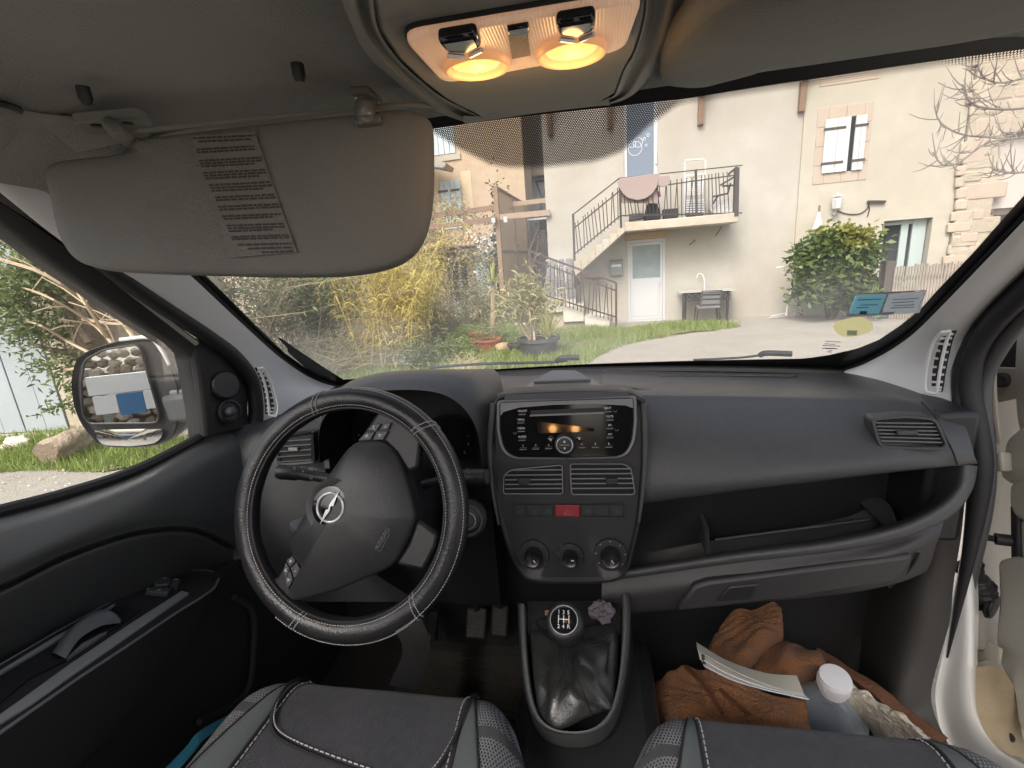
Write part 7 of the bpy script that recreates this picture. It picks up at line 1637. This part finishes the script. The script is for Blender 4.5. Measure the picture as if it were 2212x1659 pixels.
# ---- wing mirror: a real mirror that shows what lies behind
mir = thing('wing_mirror', None, None); mir.parent = van
MC = P(272, 845, y=.80)
TGT = Vector((-2.55, -3.3, .80)); MN = ((CAM - MC).normalized() + (TGT - MC).normalized()).normalized()
def mq(u, v, o=0): return PP(u, v, MC, MN) + MN * o
def zm(X, Y): return .4085 * X, 440.5 + .4085 * Y
def mz(X, Y, o=0): return mq(*zm(X, Y), o)
hou = [(383, 960), (395, 860), (430, 800), (520, 755), (640, 722), (760, 708), (815, 720), (870, 790), (920, 900), (945, 980), (950, 1100), (935, 1190), (900, 1240), (830, 1275), (700, 1288), (550, 1280), (490, 1230), (440, 1170), (400, 1080)]
h3 = catmull([mz(*q) for q in hou], 90, True); hc_ = sum(h3, Vector()) / len(h3)
b = MB(); b.grid([h3, [hc_.lerp(p, .985) + MN * .004 for p in h3], [hc_.lerp(p, .93) - MN * .004 for p in h3]], True); b.poly([hc_.lerp(p, .93) - MN * .004 for p in h3]); b.build('mirror_bezel', DASHD, mir, smooth=60)
b = MB(); b.grid([h3, [hc_.lerp(p, 1.02) - MN * .02 for p in h3], [hc_.lerp(p, .98) - MN * .07 for p in h3], [hc_.lerp(p, .75) - MN * .12 for p in h3], [hc_.lerp(p, .3) - MN * .14 for p in h3]], True); b.poly([hc_.lerp(p, .3) - MN * .14 for p in h3]); b.build('mirror_shell', mat('mirror_grey', (.09, .095, .10), .4), mir, smooth=60)
b = MB(); q = catmull([mz(X, Y, .002) for X, Y in ((640, 718), (760, 705), (815, 718), (868, 788), (900, 850))], 20); b.tube(q, .004, 8); b.build('mirror_cap', BODYW, mir)
MIRG = mat('mirror_silver', (.92, .94, .93), .01, metal=1)
g1 = rr_poly([mz(X, Y, .005) for X, Y in ((458, 825), (560, 768), (745, 742), (790, 900), (850, 1110), (845, 1150), (800, 1156), (480, 1160), (448, 1110), (440, 940))], .012, 4)
b = MB(); b.prism(g1, -MN * .003); b.build('mirror_glass', MIRG, mir, smooth=0)
b = MB(); b.tube(g1, .0022, 6, closed=True); b.build('mirror_glass_rim', RUB, mir)
g2_ = [mz(X, Y, .005) for X, Y in ((502, 1192), (868, 1184), (866, 1225), (830, 1262), (700, 1278), (560, 1272), (520, 1240))]
bl_c = sum(g2_, Vector()) / 7; rimp = catmull(rr_poly(g2_, .01, 3), 60, True)
b = MB(); b.grid([[bl_c.lerp(p, k) + MN * o for p in rimp] for k, o in ((1, 0), (.75, .0007), (.5, .0012), (.25, .0015), (.03, .0016))], True); b.poly([bl_c.lerp(p, .03) + MN * .0016 for p in rimp]); b.build('blind_spot_glass', MIRG, mir, smooth=80)
b = MB(); b.bar(P(372, 880, y=.84), P(446, 872, x=-.76), .05, .065, UP); b.build('mirror_arm', bpy.data.materials['mirror_grey'], mir, bevel=.012)
b = MB(); b.bar(P(372, 848, y=.83), P(445, 840, x=-.755), .02, .012, UP); b.build('arm_cap', SILV, mir, bevel=.004)
# ---- open passenger doorway
b = MB(); b.sgrid([[P(u, v, x=d) for u, v, d in r_] for r_ in ([(2098, 1000, .70), (2085, 1080, .70), (2076, 1160, .70), (2060, 1260, .70), (2052, 1340, .70), (2030, 1420, .70), (2012, 1490, .70), (2018, 1540, .70), (2045, 1600, .70), (2090, 1670, .70)], [(2040, 1060, .69), (2010, 1150, .68), (1980, 1210, .67), (1960, 1290, .66), (1950, 1360, .655), (1940, 1430, .65), (1930, 1500, .64), (1930, 1560, .64), (1960, 1620, .63), (2000, 1700, .62)], [(1900, 1180, .72), (1880, 1220, .72), (1870, 1280, .70), (1860, 1330, .69), (1860, 1400, .68), (1850, 1480, .66), (1840, 1540, .65), (1840, 1600, .64), (1850, 1660, .63), (1880, 1720, .62)])], 40, 16); kick = b.build('kick_panel', mat('kick_grey', (.062, .058, .055), .7, bump=(500, .3, .002), var=(5, (.045, .042, .04), .5)), van, smooth=60)
b = MB(); b.prism([P(u, v, x=.685) for u, v in ((1998, 1348), (2016, 1346), (2017, 1350), (1999, 1352))], (.004, 0, 0)); b.build('panel_scuff', WHITEP, kick)
# seal round the opening
b = MB(); b.tube(catmull([P(u, v, x=.715) for u, v in ((2420, 455), (2300, 555), (2200, 645), (2150, 695), (2115, 745), (2098, 795), (2096, 850), (2112, 930), (2120, 1000), (2112, 1080), (2100, 1160), (2085, 1240), (2066, 1330), (2046, 1420))], 50), [.016 if i < 33 else .016 - (i - 33) * .0009 for i in range(50)], 10); b.build('door_seal', RUB, van)
b = MB(); b.tube(catmull([P(u, v, x=.74) for u, v in ((2440, 480), (2300, 600), (2200, 700), (2155, 760), (2128, 820), (2126, 900), (2134, 1000), (2126, 1100), (2100, 1220), (2075, 1330))], 50), .012, 10); b.build('door_seal', mat('grey_seal', (.06, .058, .062), .5), van)
# white painted sill edge
eo = [(2090, 1180), (2068, 1290), (2048, 1400), (2032, 1480), (2034, 1530), (2050, 1590), (2090, 1640), (2140, 1690), (2240, 1760)]
ei = [(2094, 1182), (2098, 1290), (2096, 1400), (2094, 1470), (2098, 1530), (2118, 1580), (2150, 1618), (2200, 1650), (2320, 1720)]
b = MB(); b.sgrid([[P(u, v, x=.705) + Vector((0, .01, -.02)) for u, v in eo], [P(u, v, x=.715) for u, v in eo], [P(u, v, x=.728) for u, v in ei], [P(u, v, x=.735) + Vector((.03, .02, -.03)) for u, v in ei]], 50, 14); b.build('sill_edge', BODYW, van, smooth=60)
# dirty inner pillar and sill of the opening, white paint darkened for shade
pc_rows = [[(2128, 640, .80), (2180, 640, .88), (2260, 640, .95), (2400, 640, 1.05)], [(2110, 860, .76), (2160, 850, .86), (2230, 850, .95), (2400, 850, 1.05)], [(2115, 1050, .76), (2160, 1050, .86), (2230, 1050, .95), (2400, 1050, 1.05)], [(2080, 1200, .75), (2150, 1200, .86), (2230, 1200, .95), (2400, 1200, 1.05)], [(2085, 1350, .75), (2150, 1350, .84), (2230, 1350, .94), (2400, 1350, 1.05)], [(2090, 1480, .745), (2150, 1480, .81), (2230, 1490, .92), (2400, 1490, 1.05)], [(2105, 1590, .75), (2160, 1590, .80), (2240, 1620, .90), (2400, 1640, 1.05)], [(2250, 1720, .76), (2300, 1720, .8), (2340, 1720, .86), (2450, 1740, .95)]]
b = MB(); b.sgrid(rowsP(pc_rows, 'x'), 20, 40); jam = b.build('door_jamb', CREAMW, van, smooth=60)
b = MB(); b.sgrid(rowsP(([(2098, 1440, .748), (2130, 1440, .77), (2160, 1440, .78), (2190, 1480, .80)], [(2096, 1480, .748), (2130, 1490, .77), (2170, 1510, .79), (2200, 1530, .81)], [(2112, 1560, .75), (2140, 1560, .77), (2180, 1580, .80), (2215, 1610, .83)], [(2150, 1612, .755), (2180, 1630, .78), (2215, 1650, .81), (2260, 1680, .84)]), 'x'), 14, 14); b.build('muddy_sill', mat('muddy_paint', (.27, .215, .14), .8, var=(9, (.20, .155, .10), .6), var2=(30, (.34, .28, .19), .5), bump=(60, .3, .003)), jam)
xdisc([(.014, -.004), (.014, .003), (.009, .005), (.004, .003)], 2165, 821, .825, 'hole_plug', RUB, jam, (-.9, -.4, .1))
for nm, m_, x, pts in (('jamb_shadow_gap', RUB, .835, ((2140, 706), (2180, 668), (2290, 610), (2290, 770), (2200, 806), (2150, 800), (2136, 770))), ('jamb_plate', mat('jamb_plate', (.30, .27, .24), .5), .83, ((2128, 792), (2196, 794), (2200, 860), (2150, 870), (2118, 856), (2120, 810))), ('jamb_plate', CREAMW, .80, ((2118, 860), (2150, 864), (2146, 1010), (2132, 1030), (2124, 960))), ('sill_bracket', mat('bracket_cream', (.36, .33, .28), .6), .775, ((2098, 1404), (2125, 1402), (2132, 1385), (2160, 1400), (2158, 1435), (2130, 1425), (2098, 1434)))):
    b = MB(); b.prism([P(u, v, x=x) for u, v in pts], (.006, 0, 0)); b.build(nm, m_, jam, bevel=.003)
b = MB(); b.tube(catmull([P(u, v, x=.80) for u, v in ((2186, 700), (2160, 745), (2148, 800), (2150, 880), (2160, 960))], 20), .004, 6); b.build('jamb_fold', mat('jamb_edge', (.34, .31, .27), .5), jam)
b = MB(); b.lathe([(.008, 0), (.007, .003), (.002, .0035)], P(2182, 1593, x=.80), (-.8, -.3, .5), 12); b.build('sill_hole', RUB, jam)
# door edge (cream, lumpy) close by on the right
de = [[(2215, 560, .85), (2260, 560, .83), (2420, 560, .90)], [(2195, 760, .83), (2240, 760, .82), (2420, 760, .90)], [(2196, 880, .83), (2240, 880, .82), (2420, 880, .90)], [(2206, 940, .835), (2250, 930, .83), (2420, 930, .90)]]
b = MB(); b.sgrid(rowsP(de, 'x'), 14, 24); pd = thing('passenger_door', None, None); pd.parent = van; b.build('door_edge', mat('cream_paint', (.42, .41, .36), .35, var=(4, (.54, .52, .45), .5)), pd)
CRM = bpy.data.materials['cream_paint']
def blob(pts, x, th, nm, bev=.012): b = MB(); b.prism(rr_poly([P(u, v, x=x) for u, v in pts], .012, 3), (th, 0, 0)); return b.build(nm, CRM, pd, bevel=bev, seg=3)
blob(((2160, 1010), (2170, 950), (2205, 920), (2260, 925), (2320, 960), (2320, 1060), (2260, 1040), (2180, 1048), (2158, 1030)), .81, .06, 'upper_lobe', .02)
blob(((2178, 1050), (2190, 1035), (2230, 1030), (2330, 1040), (2330, 1150), (2240, 1138), (2190, 1118), (2178, 1090)), .805, .06, 'lower_lobe', .02)
blob(((2192, 1120), (2222, 1120), (2330, 1150), (2330, 1270), (2215, 1255), (2196, 1240)), .815, .05, 'door_web', .01)
blob(((2152, 1210), (2190, 1200), (2330, 1250), (2330, 1700), (2240, 1640), (2195, 1560), (2188, 1490), (2155, 1430), (2148, 1380), (2156, 1290)), .80, .06, 'lower_door_edge', .02)
b = MB(); b.prism([P(u, v, x=.79) for u, v in ((2132, 988), (2148, 990), (2148, 980), (2160, 976), (2164, 1018), (2152, 1020), (2148, 1004), (2132, 1004))], (.02, 0, 0)); b.build('hinge', CRM, pd, bevel=.004)
b = MB(); b.prism([P(u, v, x=.808) for u, v in ((2180, 1090), (2196, 1090), (2200, 1220), (2182, 1230))], (.02, 0, 0)); b.build('door_rubber', RUB, pd, bevel=.004)
b = MB(); b.tube([P(2095, 1156, x=.765), P(2150, 1164, x=.79)], .006, 8); b.tube([P(2150, 1164, x=.79), P(2184, 1168, x=.81)], .011, 10); b.build('check_strap', RUB, pd)
b = MB(); p = catmull([P(u, v, x=d) for u, v, d in ((2086, 1216, .755), (2100, 1235, .765), (2118, 1270, .78), (2126, 1300, .79), (2150, 1312, .80))], 40); b.tube(p, [.016 + .006 * (i % 4 > 1) + .004 * math.sin(i * .4) for i in range(40)], 12); b.build('harness_boot', RUB, pd, smooth=0)
# outer bodywork in view of nothing else: a plain floor edge under the sill
# ================================================================== loose things in the cab
COAT = mat('rust_fleece', (.27, .122, .055), 1.0, bump=(220, 1.0, .006), var=(7, (.17, .072, .032), .6), sheen=.15, spec=.1)
WOOL = mat('cream_wool', (.55, .49, .40), 1, bump=(120, 1.0, .01))
def cloth(rows, nm, m, par=None, nu=40, nv=40, wr=.012, th=(0, .01, -.02), seed=0):
    b = MB(); rnd = random.Random(seed); f = [rnd.uniform(20, 70) for _ in range(6)]; ph = [rnd.uniform(0, 6) for _ in range(6)]
    b.shell(rowsP(rows, 'y'), nu, nv, th)
    b.v = [(x, y + wr * .5 * math.sin(x * f[0] + z * f[1] + ph[0]), z + wr * (math.sin(x * f[2] + y * f[3] + ph[1]) * .6 + .4 * math.sin(x * f[4] * 1.6 - y * f[5] + ph[2]) + .28 * math.sin(x * 130 + z * 90 * math.sin(y * 9) + ph[3]))) for x, y, z in b.v]
    return b.build(nm, m, par, smooth=75)
coat = thing('rust_jacket', 'rust brown fleece jacket with cream wool lining bundled in the passenger footwell', 'jacket')
cloth(([(1560, 1345, .98), (1600, 1320, 1.0), (1640, 1305, 1.02), (1680, 1310, 1.02), (1688, 1330, 1.0)], [(1535, 1390, .92), (1580, 1370, .93), (1630, 1350, .95), (1680, 1345, .96), (1692, 1365, .96)], [(1525, 1420, .88), (1575, 1425, .86), (1630, 1400, .88), (1670, 1385, .92), (1690, 1400, .93)], [(1530, 1450, .86), (1580, 1460, .84), (1620, 1440, .86), (1650, 1425, .88), (1680, 1430, .9)]), 'sleeve', COAT, coat, seed=1, wr=.010)
cloth(([(1632, 1425, .90), (1680, 1388, .93), (1730, 1395, .92), (1775, 1412, .90), (1790, 1440, .88)], [(1625, 1445, .86), (1680, 1420, .86), (1730, 1420, .85), (1775, 1435, .84), (1788, 1452, .84)], [(1628, 1462, .85), (1680, 1452, .84), (1720, 1450, .83), (1755, 1452, .83), (1780, 1462, .83)], [(1640, 1470, .88), (1680, 1475, .86), (1710, 1475, .86), (1740, 1474, .86), (1765, 1472, .86)]), 'sleeve', COAT, coat, seed=2, wr=.008)
cloth(([(1400, 1480, .86), (1480, 1440, .86), (1560, 1460, .84), (1650, 1490, .82), (1740, 1520, .80)], [(1405, 1540, .78), (1480, 1510, .78), (1560, 1510, .77), (1650, 1530, .76), (1750, 1560, .75)], [(1425, 1590, .72), (1480, 1570, .72), (1560, 1560, .71), (1650, 1575, .70), (1760, 1600, .70)], [(1430, 1680, .66), (1480, 1680, .66), (1560, 1680, .66), (1650, 1680, .66), (1770, 1690, .66)]), 'body', COAT, coat, seed=4, wr=.014)
for pts in (((1555, 1490, .80), (1590, 1520, .765), (1640, 1560, .735)), ((1480, 1440, .855), (1520, 1480, .80), (1560, 1540, .74))):
    b = MB(); b.tube(catmull([P(u, v, y=d - .01) for u, v, d in pts], 12), .004, 6); b.build('seam', mat('dark_rust', (.10, .035, .015), .95), coat)
cloth(([(1770, 1455, .84), (1815, 1460, .84), (1860, 1490, .80), (1930, 1530, .76), (2010, 1580, .72)], [(1770, 1470, .81), (1820, 1480, .80), (1870, 1510, .77), (1930, 1550, .73), (2000, 1600, .70)], [(1790, 1500, .82), (1830, 1520, .80), (1870, 1550, .78), (1920, 1590, .75), (1980, 1640, .72)]), 'lining', WOOL, coat, seed=5, wr=.010)
cloth(([(1762, 1400, .92), (1820, 1432, .88), (1890, 1475, .84), (1960, 1530, .79), (2050, 1600, .74)], [(1770, 1418, .88), (1830, 1455, .84), (1890, 1500, .80), (1950, 1550, .76), (2020, 1610, .71)]), 'collar', mat('brown_hem', (.15, .062, .028), .9, bump=(160, .6, .005)), coat, seed=6, wr=.004, nv=8)
cloth(([(1655, 1375, .97), (1680, 1375, .97), (1700, 1392, .97)], [(1660, 1400, .95), (1690, 1400, .95), (1710, 1410, .95)], [(1665, 1430, .96), (1700, 1430, .96), (1720, 1430, .96)]), 'lining', mat('grey_lining', (.30, .28, .30), .8), coat, seed=7, wr=.004, nu=10, nv=10)
# papers
pap = thing('papers', 'sheaf of white papers with punched holes on the jacket', 'papers')
PAPER = mat('paper', (.68, .68, .66), .8); PAPE = mat('cream_paper', (.45, .43, .36), .8)
for k, (up_, dn, m_, o) in enumerate(((((1504, 1389), (1570, 1428), (1650, 1455), (1722, 1462)), ((1510, 1408), (1575, 1445), (1655, 1480), (1738, 1504)), PAPE, .0), (((1505, 1396), (1572, 1436), (1650, 1466), (1720, 1480)), ((1512, 1424), (1575, 1458), (1650, 1486), (1742, 1508)), PAPER, -.006), (((1510, 1415), (1575, 1450), (1650, 1478), (1732, 1499)), ((1521, 1440), (1582, 1470), (1656, 1492), (1748, 1512)), PAPER, -.016))):
    b = MB(); b.shell([[P(u, v, y=.80 + o - .04 * i) for i, (u, v) in enumerate(up_)], [P(u, v, y=.765 + o - .04 * i) for i, (u, v) in enumerate(dn)]], 24, 4, (0, .001, .0012)); sh = b.build('sheet', m_, pap)
    if k:
        for i in (.35, .75):
            p = P(1507 + 6 * i + 8, 1402 + 22 * i + (k - 1) * 7, y=.775 + o); bb = MB(); bb.lathe([(.0032, 0), (.0032, -.0012), (.001, -.0013)], p + Vector((0, -.006, 0)), (0, 1, -.6), 10); bb.build('punched_hole', RUB, sh)
# bottle
bt = thing('water_bottle', 'large clear plastic bottle with a white cap on the jacket', 'bottle')
BC = P(1802, 1474, y=.80); BA = Vector((-.05, -.18, 1)).normalized()
PETM = bpy.data.materials.new('clear_plastic'); t, pb2 = nodes(PETM)
pb2.inputs['Base Color'].default_value = (.80, .86, .92, 1); pb2.inputs['Roughness'].default_value = .05
trn = N(t, 'BsdfTransparent'); trn.inputs[0].default_value = (.80, .86, .90, 1); lw = N(t, 'LayerWeight'); lw.inputs[0].default_value = .45
mxs = N(t, 'MixShader'); t.links.new(M(t, 'ADD', M(t, 'MULTIPLY', lw.outputs['Facing'], .6), .2), mxs.inputs[0]); t.links.new(trn.outputs[0], mxs.inputs[1]); t.links.new(pb2.outputs[0], mxs.inputs[2]); t.links.new(mxs.outputs[0], t.nodes['Material Output'].inputs[0])
pb2.inputs['Base Color'].default_value = (.46, .51, .57, 1)
b = MB(); b.lathe([(.021, -.012), (.022, -.018), (.028, -.03), (.05, -.062), (.064, -.085), (.066, -.10), (.063, -.108), (.066, -.116), (.066, -.16), (.063, -.17), (.066, -.18), (.066, -.26), (.05, -.268)], BC, BA, 40); b.build('bottle_body', PETM, bt, smooth=60)
b = MB(); b.lathe([(.0265, -.014), (.0275, -.010), (.0275, .012), (.0255, .0165), (.001, .0175)], BC, BA, 48); cp = b.build('cap', mat('white_cap', (.74, .74, .76), .45), bt, smooth=50)
b = MB(); x_, y_, d_ = frame_of(BA)
for k in range(44): a = 2 * math.pi * k / 44; q = BC + (x_ * math.cos(a) + y_ * math.sin(a)) * .0277; b.bar(q - BA * .008, q + BA * .009, .0012, .0012, (x_ * math.cos(a) + y_ * math.sin(a)))
b.build('cap_ribs', bpy.data.materials['white_cap'], cp)
b = MB(); b.lathe([(.0235, -.024), (.0245, -.020), (.0235, -.016)], BC, BA, 40); b.build('neck_ring', bpy.data.materials['white_cap'], bt)
# teal strap beside the driver's seat
b = MB(); b.shell([[P(u, v, x=d) for u, v, d in ((345, 1672, -.60), (400, 1615, -.595), (430, 1580, -.59), (490, 1546, -.585), (520, 1531, -.58), (532, 1528, -.575))], [P(u, v, x=d) for u, v, d in ((372, 1672, -.585), (415, 1622, -.58), (440, 1592, -.58), (495, 1556, -.575), (524, 1537, -.573), (534, 1532, -.572))]], 30, 5, (.002, 0, -.003))
tag(b.build('teal_bag_edge', mat('teal_cloth', (.022, .16, .24), .6, bump=(300, .4, .002))), 'edge of a teal bag squeezed between the driver seat and the door', 'bag')

# the open door itself, swung forward beyond the frame
b = MB(); b.prism([Vector((.97, 1.02, .42)), Vector((1.55, .62, .42)), Vector((1.62, .66, .42)), Vector((1.02, 1.10, .42))], (0, 0, .78)); b.prism([Vector((.98, 1.00, 1.2)), Vector((1.55, .60, 1.2)), Vector((1.62, .64, 1.2)), Vector((1.02, 1.08, 1.2))], (0, 0, .06)); b.build('door_shell', BODYW, pd)
b = MB(); b.box((.845, -.62, 1.10), (.05, .95, 1.4)); b.build('side_body', BODYW, van, bevel=.02)  # unseen body side behind the camera, added to shade the door jamb
# lettering becomes plain mesh
dg = bpy.context.evaluated_depsgraph_get()
for o in [o for o in S.objects if o.type == 'FONT']:
    me = bpy.data.meshes.new_from_object(o.evaluated_get(dg)); me.name = 'lettering'
    n = bpy.data.objects.new('lettering', me); link(n, o.parent); n.matrix_local = o.matrix_local.copy()
    bpy.data.objects.remove(o)
